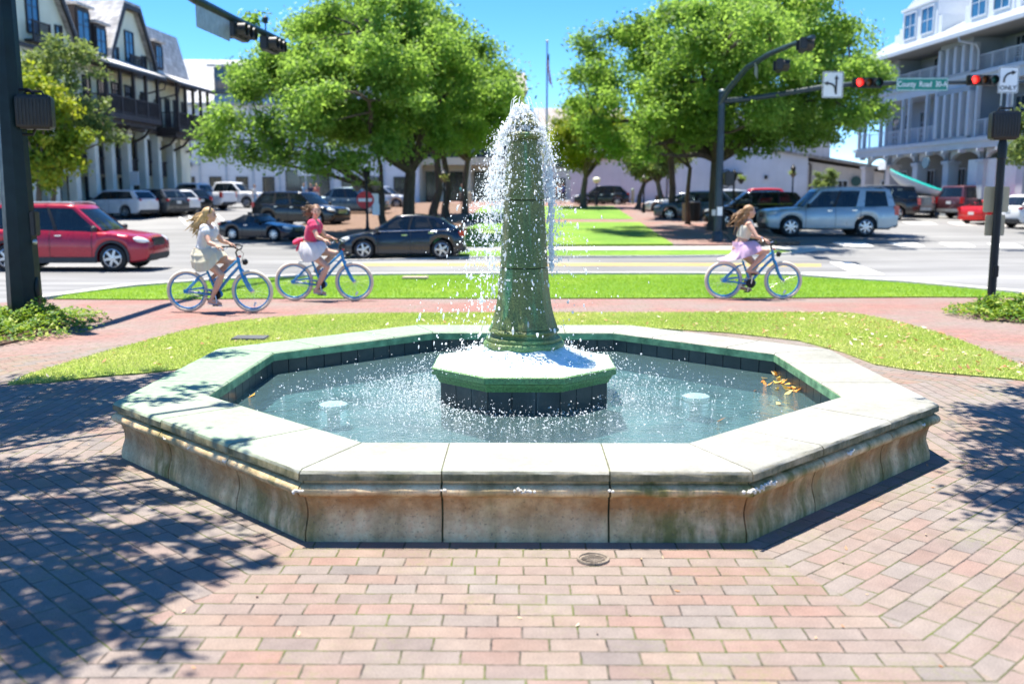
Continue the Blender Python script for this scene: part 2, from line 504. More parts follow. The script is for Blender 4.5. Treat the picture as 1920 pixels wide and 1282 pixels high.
M_signbk = pm('bare back of a sign', (.46, .42, .27), .5, var=.1)
M_red = pm('red sign sheet', (.62, .03, .035), .45, var=.08)
M_ltblack = pm('black sign lettering', (.015, .015, .016), .5)
# ------------------------------------------------------------------ ground sheets
def clip_y(poly, y, keep_above):
    out = []
    for i in range(len(poly)):
        a, b = poly[i], poly[(i + 1) % len(poly)]
        ia = (a[1] >= y) == keep_above; ib = (b[1] >= y) == keep_above
        if ia: out.append(a)
        if ia != ib:
            t = (y - a[1]) / (b[1] - a[1]); out.append((a[0] + t * (b[0] - a[0]), y))
    return out
def sheet(name, pts, off, mat, label=None, kind='structure', skirt=.12, cat=None, step=2.0, holes=None, parent=None):
    "a ground sheet over a polygon, draped on the terrain, with its edge turned down"
    bm = bmesh.new()
    edges = []
    for loop in [pts] + (holes or []):
        vs = [bm.verts.new((p[0], p[1], 0)) for p in loop]
        edges += [bm.edges.new((vs[i], vs[(i + 1) % len(vs)])) for i in range(len(vs))]
    bmesh.ops.triangle_fill(bm, use_beauty=True, use_dissolve=False, edges=edges)
    ys = [p[1] for p in pts]
    y = math.ceil(min(ys) / step) * step
    cuts = set()
    while y < max(ys): cuts.add(y); y += step
    for c in sorted(cuts | {t for t in TY if min(ys) < t < max(ys)}):
        bmesh.ops.bisect_plane(bm, geom=bm.verts[:] + bm.edges[:] + bm.faces[:], plane_co=(0, c, 0), plane_no=(0, 1, 0), dist=1e-5)
    for v in bm.verts: v.co.z = tz(v.co.y) + off
    bmesh.ops.recalc_face_normals(bm, faces=bm.faces)
    for f in bm.faces:
        if f.normal.z < 0: f.normal_flip()
    uv = bm.loops.layers.uv.new('UVMap')
    if skirt:
        be = [e for e in bm.edges if e.is_boundary]
        r = bmesh.ops.extrude_edge_only(bm, edges=be)
        for v in [g for g in r['geom'] if isinstance(g, bmesh.types.BMVert)]: v.co.z -= skirt
    for f in bm.faces:
        for l in f.loops: l[uv].uv = (l.vert.co.x, l.vert.co.y)
    me = bpy.data.meshes.new(name); bm.to_mesh(me); bm.free()
    me.materials.append(mat)
    o = bpy.data.objects.new(name, me); COL.objects.link(o)
    if parent is not None: o.parent = parent
    return tag(o, label, cat, None, kind)
def PX(*pp): return [tuple(gp(x, y)[:2]) for x, y in pp]
def smooth_poly(pts, n=3):
    out = []
    k = len(pts)
    for i in range(k):
        p0, p1, p2, p3 = (Vector(pts[(i + j - 1) % k]) for j in range(4))
        for s in range(n):
            t = s / n
            out.append(tuple(.5 * ((2 * p1) + (p2 - p0) * t + (2 * p0 - 5 * p1 + 4 * p2 - p3) * t * t + (3 * p1 - p0 - 3 * p2 + p3) * t ** 3)))
    return out

# fountain plan: an octagon
FC = Vector((.094, 7.65)); FROT = -.0084
A_OUT, A_IN, HC = 3.054 * math.cos(math.pi / 8), 2.427 * math.cos(math.pi / 8), .396
def octa(ap, n=8):
    r = ap / math.cos(math.pi / 8)
    return [(FC.x + r * math.cos(R(-112.5 + 45 * k) + FROT), FC.y + r * math.sin(R(-112.5 + 45 * k) + FROT)) for k in range(8)]

# base: asphalt everywhere, a bit below the paving
xs = [-600, -120, -60, -30, -15, 0, 15, 30, 60, 120, 600]
ys = sorted(set([-60, -20, 0, 12, 20, 28, 30.5, 35, 42, 50, 65, 95, 150, 300] + TY))
b_ = MB()
for y in ys:
    for x in xs: b_.v.append((x, y, tz(y) - .10))
nx = len(xs)
for j in range(len(ys) - 1):
    for i in range(nx - 1):
        b_.f.append([j * nx + i, j * nx + i + 1, (j + 1) * nx + i + 1, (j + 1) * nx + i]); b_.m.append(0)
tag(b_.build('road', M_asph, recalc=False, smooth=0), kind='structure')

# plaza of bricks laid parallel to the eight sides of the fountain
pl = MB(); uvs = []
ring0, ring1 = octa(2.60), octa(5.35)
for k in range(8):
    k2 = (k + 1) % 8
    if k in (3, 4, 5):                     # behind the fountain the lawn takes over further in
        ring1 = octa(3.6) if k == 4 else octa(5.35)
    a0, a1, c1, c0 = Vector(ring0[k]), Vector(ring0[k2]), Vector(octa(11.0)[k2]), Vector(octa(11.0)[k])
    if k == 4: c1, c0 = Vector(octa(4.2)[k2]), Vector(octa(4.2)[k])
    if k in (3, 5): c1, c0 = Vector(octa(6.2)[k2]), Vector(octa(6.2)[k])
    base = len(pl.v)
    pl.v += [(p.x, p.y, 0) for p in (a0, a1, c1, c0)]
    pl.f.append([base, base + 1, base + 2, base + 3]); pl.m.append(0)
    th = R(-90 + 45 * k) + FROT
    tdir = Vector((-math.sin(th), math.cos(th))); ndir = Vector((math.cos(th), math.sin(th)))
    for p in (a0, a1, c1, c0):
        d = p - FC
        uvs.append((d.dot(tdir) + 31.7 * k, d.dot(ndir) + .02))
plo = pl.build('plaza_paving', M_brick, recalc=False, smooth=0)
ul = plo.data.uv_layers.new(name='UVMap')
for i, l in enumerate(plo.data.loops): ul.data[i].uv = uvs[l.vertex_index]
tag(plo, kind='structure')

# brick path that runs across behind the fountain, with its two arms
path = PX((-500, 605), (-60, 572), (105, 560), (400, 558), (960, 557), (1500, 557), (1920, 557), (2500, 575), (2500, 760), (1920, 716), (1560, 640), (1200, 604), (760, 604), (420, 640), (20, 735), (-500, 800))
sheet('brick_path', path, -.006, M_brick_red)

# lawn behind the fountain
lawn_a = smooth_poly(PX((14, 722), (130, 681), (290, 637), (400, 611), (520, 597), (640, 591), (800, 589), (1180, 588), (1500, 588), (1600, 590), (1700, 610), (1800, 640), (1900, 682), (1990, 722), (1900, 712), (1760, 700), (1640, 684), (1500, 640), (1200, 615), (770, 615), (480, 660), (340, 693), (200, 706)), 2)
sheet('lawn', lawn_a, .016, M_lawn)
lawn_b = smooth_poly(PX((100, 561), (250, 540), (420, 527), (600, 519), (960, 516), (1300, 516), (1500, 519), (1700, 532), (1920, 553), (2100, 580), (1920, 558), (1500, 559), (960, 560), (500, 560)), 2)
sheet('lawn', lawn_b, .016, M_lawnp)
# kerb along the road side of that lawn
kp = PX((60, 562), (245, 537), (420, 524), (600, 516), (960, 513.5), (1300, 513.5), (1500, 516), (1700, 529), (1920, 550), (2150, 582))
kb = MB(); L_ = []; 
def strip(mb, pts, wd, z0, z1, mi=0):
    r0 = []
    for i, p in enumerate(pts):
        p = Vector(p); t = Vector(pts[min(i + 1, len(pts) - 1)]) - Vector(pts[max(i - 1, 0)])
        nrm = Vector((-t.y, t.x)).normalized() * wd / 2
        a, b = p + nrm, p - nrm; z = tz(p.y)
        r0.append([(a.x, a.y, z + z0), (a.x, a.y, z + z1), (b.x, b.y, z + z1), (b.x, b.y, z + z0)])
    mb.rings(r0, mi)
def dense(pts, n=6):
    out = []
    for i in range(len(pts) - 1):
        a, b = Vector(pts[i]), Vector(pts[i + 1])
        out += [tuple(a.lerp(b, t / n)) for t in range(n)]
    return out + [pts[-1]]
strip(kb, dense(kp), .28, -.3, .045)
tag(kb.build('kerb', M_kerb), kind='structure')

# the park across the road
lawn_c = PX((860, 477), (1000, 476), (1250, 475), (1440, 473), (1490, 468), (1470, 465.5), (1250, 466), (860, 467))
sheet('lawn', lawn_c, -.06, M_lawnp)
sheet('sidewalk', PX((700, 468), (860, 467), (1500, 465.5), (1560, 464), (1530, 459), (1360, 459.5), (860, 461.5), (700, 463)), -.04, M_kerb)
k2 = MB(); strip(k2, dense(PX((560, 486), (860, 478.5), (1000, 477.5), (1250, 476.5), (1440, 474.5), (1497, 469), (1540, 463))), .2, -.3, -.05)
tag(k2.build('kerb', M_kerb), kind='structure')
sheet('lawn', PX((700, 463), (850, 438), (905, 418), (1200, 418), (1262, 459.5), (860, 461.5)), .045, M_lawnp)
sheet('lawn', PX((885, 412.5), (880, 408), (905, 388), (1150, 387.5), (1188, 412)), .045, M_lawnp)
sheet('park_walk', PX((905, 418), (885, 412.5), (1188, 412), (1150, 387.5), (905, 388), (880, 408), (850, 438), (800, 425), (840, 378.5), (1240, 378.5), (1290, 395), (1345, 430), (1376, 459.5), (1262, 459.5), (1200, 418)), .03, M_brick_red)
sheet('mulch_bed', PX((560, 425), (610, 402), (700, 388), (830, 380), (872, 384), (880, 408), (850, 438), (700, 463), (620, 447)), .06, M_mulch)
sheet('mulch_bed', PX((1200, 386), (1290, 384), (1330, 400), (1420, 430), (1500, 456), (1376, 459), (1345, 430), (1290, 398)), .06, M_mulch)

# markings
def mark(name, pts, mat, z=-.092):
    return sheet(name, pts, z, mat, skirt=0)
mark('road_marking', PX((700, 509.5), (1300, 509), (1650, 508.5), (1650, 505), (1300, 505), (700, 506)), M_paint)
mark('road_marking', PX((640, 488.3), (1250, 488), (1540, 489.5), (1540, 491), (1250, 489.4), (640, 489.7)), M_yel)
mark('road_marking', PX((640, 491.3), (1250, 491), (1540, 492.5), (1540, 494), (1250, 492.4), (640, 492.7)), M_yel)
mark('road_marking', PX((1555, 486), (1592, 486), (1660, 508.3), (1605, 508.3)), M_paint)
for x0, x1, y0, y1 in ((1690, 1760, 413, 417), (1775, 1835, 414, 418.5), (1850, 1905, 415, 420), (1560, 1640, 450, 457), (1665, 1735, 450.5, 457.5), (1760, 1830, 451, 458), (1850, 1920, 452, 459)):
    mark('crosswalk_marking', PX((x0, y0), (x1 - 18, y0 + .5), (x1, y1 + .5), (x0 + 20, y1)), M_paint)
for x in (330, 350, 376, 405):
    mark('road_marking', PX((x, 400), (x + 4, 400), (x + 24, 418), (x + 18, 418)), M_paint)

# grass blades
def inpoly(px, py, poly):
    ins = np.zeros(len(px), bool); k = len(poly)
    for i in range(k):
        x1, y1 = poly[i]; x2, y2 = poly[(i + 1) % k]
        c = ((y1 > py) != (y2 > py))
        with np.errstate(divide='ignore', invalid='ignore'):
            xi = (x2 - x1) * (py - y1) / (y2 - y1) + x1
        ins ^= c & (px < xi)
    return ins
def scatter(poly, n, rng, view=1.12):
    a = np.array(poly); lo, hi = a.min(0), a.max(0)
    P = rng.uniform(lo, hi, (int(n * 3), 2))
    ok = inpoly(P[:, 0], P[:, 1], poly) & (np.abs(P[:, 0]) < P[:, 1] * .53 * view)
    return P[ok][:n]
def blades(name, poly, n, off, h, mat, seed, label):
    rng = np.random.default_rng(seed)
    P = scatter(poly, n, rng); n = len(P)
    z = np.interp(P[:, 1], TY, TZ) + off
    a = rng.uniform(0, 6.283, n); wd = rng.uniform(.004, .009, n); hh = h * rng.uniform(.5, 1.25, n)
    dx, dy = np.cos(a) * wd, np.sin(a) * wd
    lx, ly = rng.normal(0, .5, (2, n)) * hh
    V = np.empty((n, 3, 3))
    V[:, 0] = np.c_[P[:, 0] - dx, P[:, 1] - dy, z]; V[:, 1] = np.c_[P[:, 0] + dx, P[:, 1] + dy, z]
    V[:, 2] = np.c_[P[:, 0] + lx, P[:, 1] + ly, z + hh]
    patch = .5 + .5 * np.sin(P[:, 0] * 1.3 + np.sin(P[:, 1] * 1.1) * 2) * np.sin(P[:, 1] * .9 + 1)
    at_ = np.clip(rng.uniform(0, .75, n) + .3 * patch, 0, 1)
    o = np_mesh(name, V.reshape(-1, 3), np.arange(3 * n).reshape(n, 3), mat, attr=at_)
    return tag(o, label, 'grass', None, 'stuff')
blades('grass', lawn_a, 120000, .012, .032, M_blade, 1, 'pale mown grass of the lawn just behind the fountain basin')
blades('grass', lawn_b, 80000, .012, .042, M_blade_far, 2, 'bright green grass strip between the brick path and the road')
# dry leaves on the lawn and on the paving
def leaves(name, P, z0, size, mat, seed, label, lift=.03):
    rng = np.random.default_rng(seed); n = len(P)
    c = np.c_[P, np.interp(P[:, 1], TY, TZ) + z0 + rng.uniform(0, lift, n)]
    s = size * rng.uniform(.6, 1.3, n)
    a = rng.uniform(0, 6.283, n)
    u = np.c_[np.cos(a), np.sin(a), rng.uniform(-.5, .5, n)] * s[:, None]
    v = np.c_[-np.sin(a), np.cos(a), rng.uniform(-.6, .6, n)] * (s * .5)[:, None]
    V = np.stack([c - u, c + v * .9 - u * .1, c + u + np.c_[np.zeros(n), np.zeros(n), s * .3], c - v * .9], 1)
    o = np_mesh(name, V.reshape(-1, 3), np.arange(4 * n).reshape(n, 4), mat, attr=rng.uniform(0, 1, n))
    return tag(o, label, 'leaves', None, 'stuff')
M_dry = leafmat('dry leaves', [(0, (.30, .12, .04)), (.4, (.45, .25, .12)), (.75, (.62, .48, .30)), (1, (.70, .62, .48))], .2, (.5, .3, .1))
rng = np.random.default_rng(5)
P1 = scatter(lawn_a, 900, rng); keep = rng.uniform(0, 1, len(P1)) < np.clip((P1[:, 0] - .5) / 5, .12, 1)
leaves('fallen_leaves', P1[keep], .03, .035, M_dry, 6, 'dry brown leaves scattered over the lawn behind the fountain')
P3 = np.r_[scatter(PX((0, 730), (300, 700), (520, 1030), (1420, 1030), (1800, 720), (1920, 720), (1920, 1282), (0, 1282)), 60, rng)]
leaves('leaf_litter', P3, .004, .014, M_dry, 8, 'tiny bits of leaf and twig lying on the brick paving', .004)

# planting beds at the feet of the two near poles
M_gc = leafmat('ground cover leaves', [(0, (.045, .13, .012)), (.5, (.10, .22, .02)), (.8, (.25, .36, .03)), (1, (.45, .50, .10))], .4, (.35, .5, .03))
def groundcover(name, c, rx, ry, h, n, seed, label):
    rng = np.random.default_rng(seed)
    q = rng.normal(0, .45, (n, 2)); q = q[(q ** 2).sum(1) < 1.1]; n = len(q)
    bum = .55 + .45 * np.sin(q[:, 0] * 9 + seed) * np.sin(q[:, 1] * 8)
    z = h * (1 - (q ** 2).sum(1) * .75).clip(.05) * bum * rng.uniform(.3, 1.1, n)
    P = np.c_[c.x + q[:, 0] * rx, c.y + q[:, 1] * ry, c.z + .02 + z]
    s = rng.uniform(.018, .04, n)
    a = rng.uniform(0, 6.283, n); t = rng.uniform(-.7, .7, (n, 2))
    u = np.c_[np.cos(a), np.sin(a), t[:, 0]] * s[:, None]; v = np.c_[-np.sin(a), np.cos(a), t[:, 1]] * (s * .6)[:, None]
    V = np.stack([P - u, P + v, P + u, P - v], 1)
    o = np_mesh(name, V.reshape(-1, 3), np.arange(4 * n).reshape(n, 4), M_gc, attr=rng.uniform(0, 1, n))
    return tag(o, label, 'ground cover', None, 'stuff')
cL, cR = gp(0, 618), gp(1915, 592)
sheet('mulch_bed', smooth_poly(PX((-200, 600), (0, 585), (70, 585), (130, 607), (60, 632), (0, 648), (-200, 690)), 2), .02, M_mulch)
sheet('mulch_bed', smooth_poly(PX((1818, 583), (1850, 572), (1920, 566), (2020, 575), (2020, 640), (1920, 606), (1850, 600)), 2), .02, M_mulch)
groundcover('ground_cover', cL, 1.25, 1.7, .42, 9000, 11, 'yellow green ground cover around the foot of the big dark pole')
groundcover('ground_cover', cR, 1.05, 1.0, .34, 7000, 12, 'leafy ground cover at the foot of the black pedestrian signal post')
# ------------------------------------------------------------------ fountain
M_ltdark = pm('dark wet joint', (.012, .016, .008), .6)
ft = empty('fountain', (FC.x, FC.y, 0), FROT, 'octagonal limestone fountain with a green tapering centre column and dark tiled basin', 'fountain')
T8 = math.tan(math.pi / 8)
def side_pt(k, ap, u, z):
    th = R(-90 + 45 * k)
    return (ap * math.cos(th) - u * math.sin(th), ap * math.sin(th) + u * math.cos(th), z)
def block(mb, k, prof, u0, u1, gap, mi=0, n=6, wob=0, rnd=None):
    "profile (apothem, z) pushed along side k between the fractions u0 and u1 (-1..1), mitred at the corners"
    rings = []; ap0 = max(p[0] for p in prof)
    for i in range(n + 1):
        f = u0 + (u1 - u0) * i / n
        ring = []
        for ap, z in prof:
            ua = u0 * (ap if abs(u0) > .999 else ap0) * T8; ub = u1 * (ap if abs(u1) > .999 else ap0) * T8
            u = ua + (ub - ua) * i / n
            if i == 0: u += gap
            if i == n: u -= gap
            w_ = wob * (rnd.random() - .5) if rnd else 0
            ring.append(side_pt(k, ap + w_, u, z + w_ * .4))
        rings.append(ring)
    mb.rings(rings, mi)
rnd = random.Random(4)
AO, AI = A_OUT, A_IN
cop = [(AI, HC - .075), (AI, HC - .012), (AI + .014, HC), (AO - .03, HC), (AO - .012, HC - .006), (AO - .002, HC - .02), (AO, HC - .055), (AO - .02, HC - .062)]
wall = [(2.45, 0), (2.45, HC - .066), (AO - .03, HC - .066), (AO - .035, HC - .078)]
for i in range(9):
    a = R(80 - 20 * i); wall.append((AO - .028 + .042 * math.cos(a), HC - .112 + .034 * math.sin(a)))
wall += [(AO - .026, HC - .150), (AO - .042, HC - .156)]
for i in range(1, 8):
    t = i / 8
    wall.append((AO - .042 - .026 * math.sin(t * 1.9) + .012 * t * t, HC - .156 - t * .135))
wall += [(AO - .046, .085), (AO - .036, .045), (AO - .034, .0)]
cuts = [-1, -.37, .37, 1]
for k in range(8):
    for j in range(3):
        m = MB(); block(m, k, cop, cuts[j], cuts[j + 1], .0035, wob=.004, rnd=rnd, n=10 if j == 1 else 8)
        m.build('coping_stone', M_cop, ft, smooth=32)
        m = MB(); block(m, k, wall, cuts[j], cuts[j + 1], .0055, wob=.003, rnd=rnd, n=8)
        m.build('wall_block', M_wall, ft, smooth=32)
# white mineral crusts and chips on the roll moulding
M_crust = pm('white mineral crust', (.66, .63, .55), .9, var=.25, scale=40, bmp=.8, bscale=90)
for k, f, n_, dz in ((0, .0, 9, 0), (0, .985, 6, .0), (1, -.97, 12, .004), (1, -.86, 9, .008), (1, -.1, 6, .004), (7, -.3, 3, 0), (7, .35, 3, 0), (0, -1.0, 5, -.004), (1, .78, 4, .004), (0, -.36, 2, 0), (0, .38, 2, 0), (7, -.02, 2, 0)):
    m = MB(); c0 = Vector(side_pt(k, AO + .008, f * AO * T8, HC - .105 + dz)); th = R(-90 + 45 * k)
    for q in range(n_):
        o_ = (q - n_ / 2) * .012 + rnd.gauss(0, .004)
        m.ell(c0 + Vector((-math.sin(th) * o_, math.cos(th) * o_, rnd.gauss(0, .005))), (rnd.uniform(.008, .014), rnd.uniform(.008, .014), rnd.uniform(.005, .012)), 8, 6)
    m.build('mineral_crust', M_crust, ft)
# mortar that fills the joints, a little behind the faces
m = MB()
jw = [(2.46, .002), (2.46, HC - .07), (AO - .045, HC - .07), (AO - .02, HC - .11), (AO - .05, HC - .155), (AO - .082, .22), (AO - .075, .09), (AO - .05, .04), (AO - .045, .002)]
jc = [(AI + .012, HC - .07), (AI + .012, HC - .006), (AO - .014, HC - .006), (AO - .014, HC - .058)]
for k in range(8): block(m, k, jw, -1, 1, 0); block(m, k, jc, -1, 1, 0)
m.build('mortar_joint', M_joint, ft)
# algae band under the inner lip, tiled inner wall
m = MB()
for k in range(8): block(m, k, [(AI - .003, HC - .078), (AI - .003, HC - .016), (AI + .05, HC - .016), (AI + .05, HC - .078)], -1, 1, 0)
m.build('coping_lip', M_lip, ft)
m = MB()
for k in range(8):
    nt_ = 10
    for i in range(nt_):
        block(m, k, [(AI + .02, -.03), (AI + .02, HC - .08), (AI + .07, HC - .08), (AI + .07, -.03)], -1 + 2 * i / nt_, -1 + 2 * (i + 1) / nt_, .004, n=1)
m.build('basin_tiles', M_tile, ft, smooth=0)
m = MB(); r8 = lambda ap: [(ap / math.cos(math.pi / 8) * math.cos(R(-112.5 + 45 * k)), ap / math.cos(math.pi / 8) * math.sin(R(-112.5 + 45 * k))) for k in range(8)]
m.prism(r8(AI + .06), -.06, .012)
m.build('basin_floor', M_floor, ft, smooth=0)
# pedestal
m = MB(); a_s, a_t = .71, .652
prof = [(.3, .36), (a_t, .36), (a_t + .012, .385), (a_s - .035, .40), (a_s - .03, .418), (a_s - .012, .424), (a_s, .43), (a_s, .474), (a_s - .01, .482)]
rings = [[(x, y, z) for x, y in r8(ap)] for ap, z in prof]
m.rings(rings); m.build('pedestal_slab', M_col, ft, smooth=20)
m = MB(); rings = []
rr = random.Random(2)
for t in (0, .15, .35, .6, .85, 1):
    ap = (a_s - .012) * (1 - t) + .29 * t; z = .4835 + .128 * t - .02 * math.sin(t * 3.14)
    rings.append([(x, y, z) for x, y in r8(ap)])
m.rings(rings); m.build('pedestal_top', M_wet, ft, smooth=60)
m = MB()
for k in range(8):
    for i in range(3):
        block(m, k, [(.5, 0), (.5, .365), (a_t - .008, .365), (a_t - .008, 0)], -1 + 2 * i / 3, -1 + 2 * (i + 1) / 3, .003, n=1)
m.build('pedestal_tiles', M_tile, ft, smooth=0)
# column: octagonal with soft arrises, moulded foot, flared shaft, cap
def oct_ring(r, z, soft=.0):
    out = []
    for j in range(32):
        q = 2 * math.pi * j / 32 + R(22.5)
        sec = (q + math.pi / 8) % (math.pi / 4) - math.pi / 8
        ro = r * math.cos(math.pi / 8) / math.cos(sec - 0) if True else r
        f = math.cos(math.pi / 8) / math.cos(sec)
        rr_ = r * (f * (1 - soft) + soft * .97)
        out.append((rr_ * math.cos(q - R(22.5)), rr_ * math.sin(q - R(22.5)), z))
    return out
m = MB(); base = [(.30, .585, 0), (.315, .60, .7), (.325, .622, .7), (.315, .646, .7), (.296, .652, .5), (.300, .664, .6), (.297, .678, .6), (.277, .684, .5), (.264, .698, .5), (.260, .712, .5), (.272, .72, .6), (.280, .732, .7), (.272, .748, .6), (.258, .754, .3)]
m.rings([oct_ring(r * 1.03, z, s) for r, z, s in base]); m.build('column_foot', M_col, ft, smooth=50)
def shaft(z0, z1, n, name):
    m = MB(); rs = []
    Z = [.75, .80, .86, .94, 1.05, 1.234, 1.5, 1.753, 2.0, 2.19, 2.216]; Rr = [.262, .247, .229, .211, .197, .183, .168, .153, .138, .119, .109]
    for i in range(n + 1):
        z = z0 + (z1 - z0) * i / n
        rs.append(oct_ring(float(np.interp(z, Z, Rr)) * 1.03, z, .12))
    e = .006
    rs = [oct_ring(float(np.interp(z0, Z, Rr)) * 1.03 - e, z0, .12)] + [[(p[0], p[1], p[2] + (.005 if i == 0 else (-.005 if i == n else 0))) for p in r_] for i, r_ in enumerate(rs)] + [oct_ring(float(np.interp(z1, Z, Rr)) * 1.03 - e, z1, .12)]
    m.rings(rs); return m.build(name, M_col, ft, smooth=30)
shaft(.752, 1.226, 16, 'column_drum'); shaft(1.232, 1.750, 14, 'column_drum'); shaft(1.756, 2.216, 14, 'column_drum')
m = MB(); m.rings([oct_ring(.172, 1.215, .1), oct_ring(.170, 1.245, .1)]); m.rings([oct_ring(.145, 1.74, .1), oct_ring(.143, 1.766, .1)]); m.each('column_joint', M_ltdark, ft)
m = MB(); m.lathe([(.10, 2.214), (.118, 2.222), (.145, 2.235), (.152, 2.25), (.146, 2.262), (.115, 2.272), (.098, 2.285), (.092, 2.30), (.105, 2.312), (.118, 2.328), (.112, 2.345), (.088, 2.356), (.072, 2.372), (.078, 2.385), (.07, 2.40), (.05, 2.41), (.045, 2.40)], 24)
m.build('column_cap', M_col, ft, smooth=60)

# pool water and the two submerged lamps
WZ = .20
m = MB(); m.add([(x, y, 0) for x, y in r8(AI + .03)], [tuple(range(8))])
wo = m.build('water', M_water, recalc=False, smooth=0); wo.location = (FC.x, FC.y, WZ); wo.rotation_euler = (0, 0, FROT)
tag(wo, kind='structure')
M_lamp = pm('white lamp glass', (.26, .38, .39), .3, var=.3)
for px, py, lab in ((625, 757, 'round white pool lamp in the left half of the basin'), (1305, 742, 'round white pool lamp in the right half of the basin')):
    d = ray(px, py); t = (WZ - CAMH) / d.z; p = Vector((0, 0, CAMH)) + d * t
    l = empty('pool_lamp', (p.x, p.y, .012), 0, lab, 'pool lamp', 'pool lamps in the fountain')
    m = MB(); m.lathe([(.05, 0), (.05, .12), (.112, .15), (.118, .172), (.105, .18)], 20); m.build('housing', M_lip, l)
    m = MB(); m.lathe([(.112, .176), (.108, .188), (.085, .197), (.04, .203), (.005, .204)], 20); m.build('lens', M_lamp, l)

# leaves floating in the basin
def pool(px, py):
    d = ray(px, py); t = (WZ - CAMH) / d.z; return (d.x * t, d.y * t)
M_orange = leafmat('fallen orange leaves', [(0, (.55, .18, .03)), (.5, (.72, .34, .05)), (.8, (.70, .55, .10)), (1, (.62, .42, .28))], .2, (.6, .3, .05))
rng = np.random.default_rng(3)
Pl = np.array([pool(1478 + rng.normal(0, 22), 722 + rng.normal(0, 11)) for _ in range(48)] + [pool(1455, 706), pool(1462, 708), pool(1352, 790), pool(472, 743), pool(1166, 656)])
leaves('fallen_leaves', Pl, WZ + .004, .043, M_orange, 4, 'orange fallen leaves floating by the right inner wall of the fountain basin', .01)

# ------------------------------------------------------------------ spray: jets, falling drops, splashes
def ico():
    bm = bmesh.new(); bmesh.ops.create_icosphere(bm, subdivisions=1, radius=1)
    V = np.array([v.co[:] for v in bm.verts]); F = np.array([[v.index for v in f.verts] for f in bm.faces]); bm.free(); return V, F
IV, IF = ico()
def drops(name, P, r, vel, mat, label, seed=0):
    rng = np.random.default_rng(seed); n = len(P)
    vel = vel / np.maximum(np.linalg.norm(vel, axis=1, keepdims=True), 1e-6)
    st = rng.uniform(0.0, 1.4, n) ** 2.6
    base = IV[None] * (1 + rng.normal(0, .18, (n, len(IV), 1)))
    al = (base * vel[:, None]).sum(2, keepdims=True)
    V = P[:, None] + (base + al * vel[:, None] * st[:, None, None]) * r[:, None, None]
    F = (IF[None] + (np.arange(n) * len(IV))[:, None, None]).reshape(-1, 3)
    o = np_mesh(name, V.reshape(-1, 3), F, mat, smooth=True)
    return tag(o, label, 'water spray', None, 'stuff')
rng = np.random.default_rng(21)
cx, cy = FC.x, FC.y
PP, RR, VV = [], [], []
def put(p, r, v): PP.append(p); RR.append(r); VV.append(v)
# crown welling over the cap: a small streaky dome
n = 850; th = rng.uniform(0, 6.283, n); h = rng.beta(1.1, 1.5, n)
rad = (.035 + .115 * (1 - h) ** .9) * rng.uniform(.75, 1.15, n)
put(np.c_[cx - .03 * h + rad * np.cos(th), cy + rad * np.sin(th), 2.25 + .235 * h], np.clip(rng.lognormal(-5.15, .45, n), .003, .014), np.c_[np.cos(th) * .5, np.sin(th) * .5, -1.2 + rng.normal(0, .3, n)])
def arc(n, a0, asd, r0, r1, z0, z1, sp0, sp1, rm, pw=.5):
    t = rng.beta(.9, 1.25, n); th = rng.normal(a0, asd, n)
    rad = r0 + (r1 - r0) * t ** pw + rng.normal(0, 1, n) * (sp0 + (sp1 - sp0) * t)
    z = z0 + (z1 - z0) * t + rng.normal(0, .02, n)
    rad = np.maximum(rad, .16 + np.interp(z, [.75, 1.2, 2.2], [.1, .03, -.03]))
    put(np.c_[cx + rad * np.cos(th), cy + rad * np.sin(th), z], np.clip(rng.lognormal(rm - .22, .5, n), .0013, .009), np.c_[np.cos(th) * .35 * (1 - t), np.sin(th) * .35 * (1 - t), -.35 - 1.5 * t])
arc(1050, math.pi, .5, .13, .27, 2.33, 1.62, .016, .055, -5.3)
arc(650, math.pi * .97, .8, .2, .36, 1.95, .95, .04, .11, -5.3)
arc(680, 0, .5, .12, .235, 2.33, 1.75, .014, .045, -5.3)
arc(320, .05, .55, .2, .30, 1.9, 1.1, .03, .08, -5.35)
arc(350, math.pi / 2, .9, .13, .30, 2.3, 1.3, .02, .06, -5.3)
arc(210, -math.pi / 2, .8, .14, .27, 2.3, .8, .02, .06, -5.6)
# fine mist of droplets
for n, a0, r1, z0, z1 in ((2200, math.pi, .38, 2.3, 1.2), (1100, 0, .32, 2.3, 1.3)):
    t = rng.beta(1, 1.2, n); th = rng.normal(a0, .7, n); rad = .17 + (r1 - .17) * t ** .6 + rng.normal(0, .03 + .07 * t, n); rad = np.maximum(rad, .17)
    put(np.c_[cx + rad * np.cos(th), cy + rad * np.sin(th), z0 + (z1 - z0) * t + rng.normal(0, .03, n)], np.clip(rng.lognormal(-6.2, .35, n), .0011, .0035), np.c_[np.zeros(n), np.zeros(n), -np.ones(n)])
# loose drops further out
n = 900; th = np.where(rng.uniform(0, 1, n) < .62, rng.normal(math.pi, .8, n), rng.uniform(0, 6.283, n)); d = rng.beta(2, 1.4, n) * 1.75
zz = 2.25 - d; rad = .2 + np.abs(rng.normal(.08, .10, n)) * np.sqrt(d + .05) * 1.9
put(np.c_[cx + rad * np.cos(th), cy + rad * np.sin(th), zz], np.clip(rng.lognormal(-5.35, .5, n), .0016, .010), np.c_[np.cos(th) * .15, np.sin(th) * .15, -np.ones(n)])
# thin stream that falls at the right
n = 420; zz = rng.uniform(1.2, 2.0, n); put(np.c_[cx + .20 + .02 * (2.1 - zz) + rng.normal(0, .010, n), cy - .05 + rng.normal(0, .02, n), zz], np.clip(rng.lognormal(-5.1, .35, n), .002, .009), np.c_[np.zeros(n), np.zeros(n), -np.ones(n)])
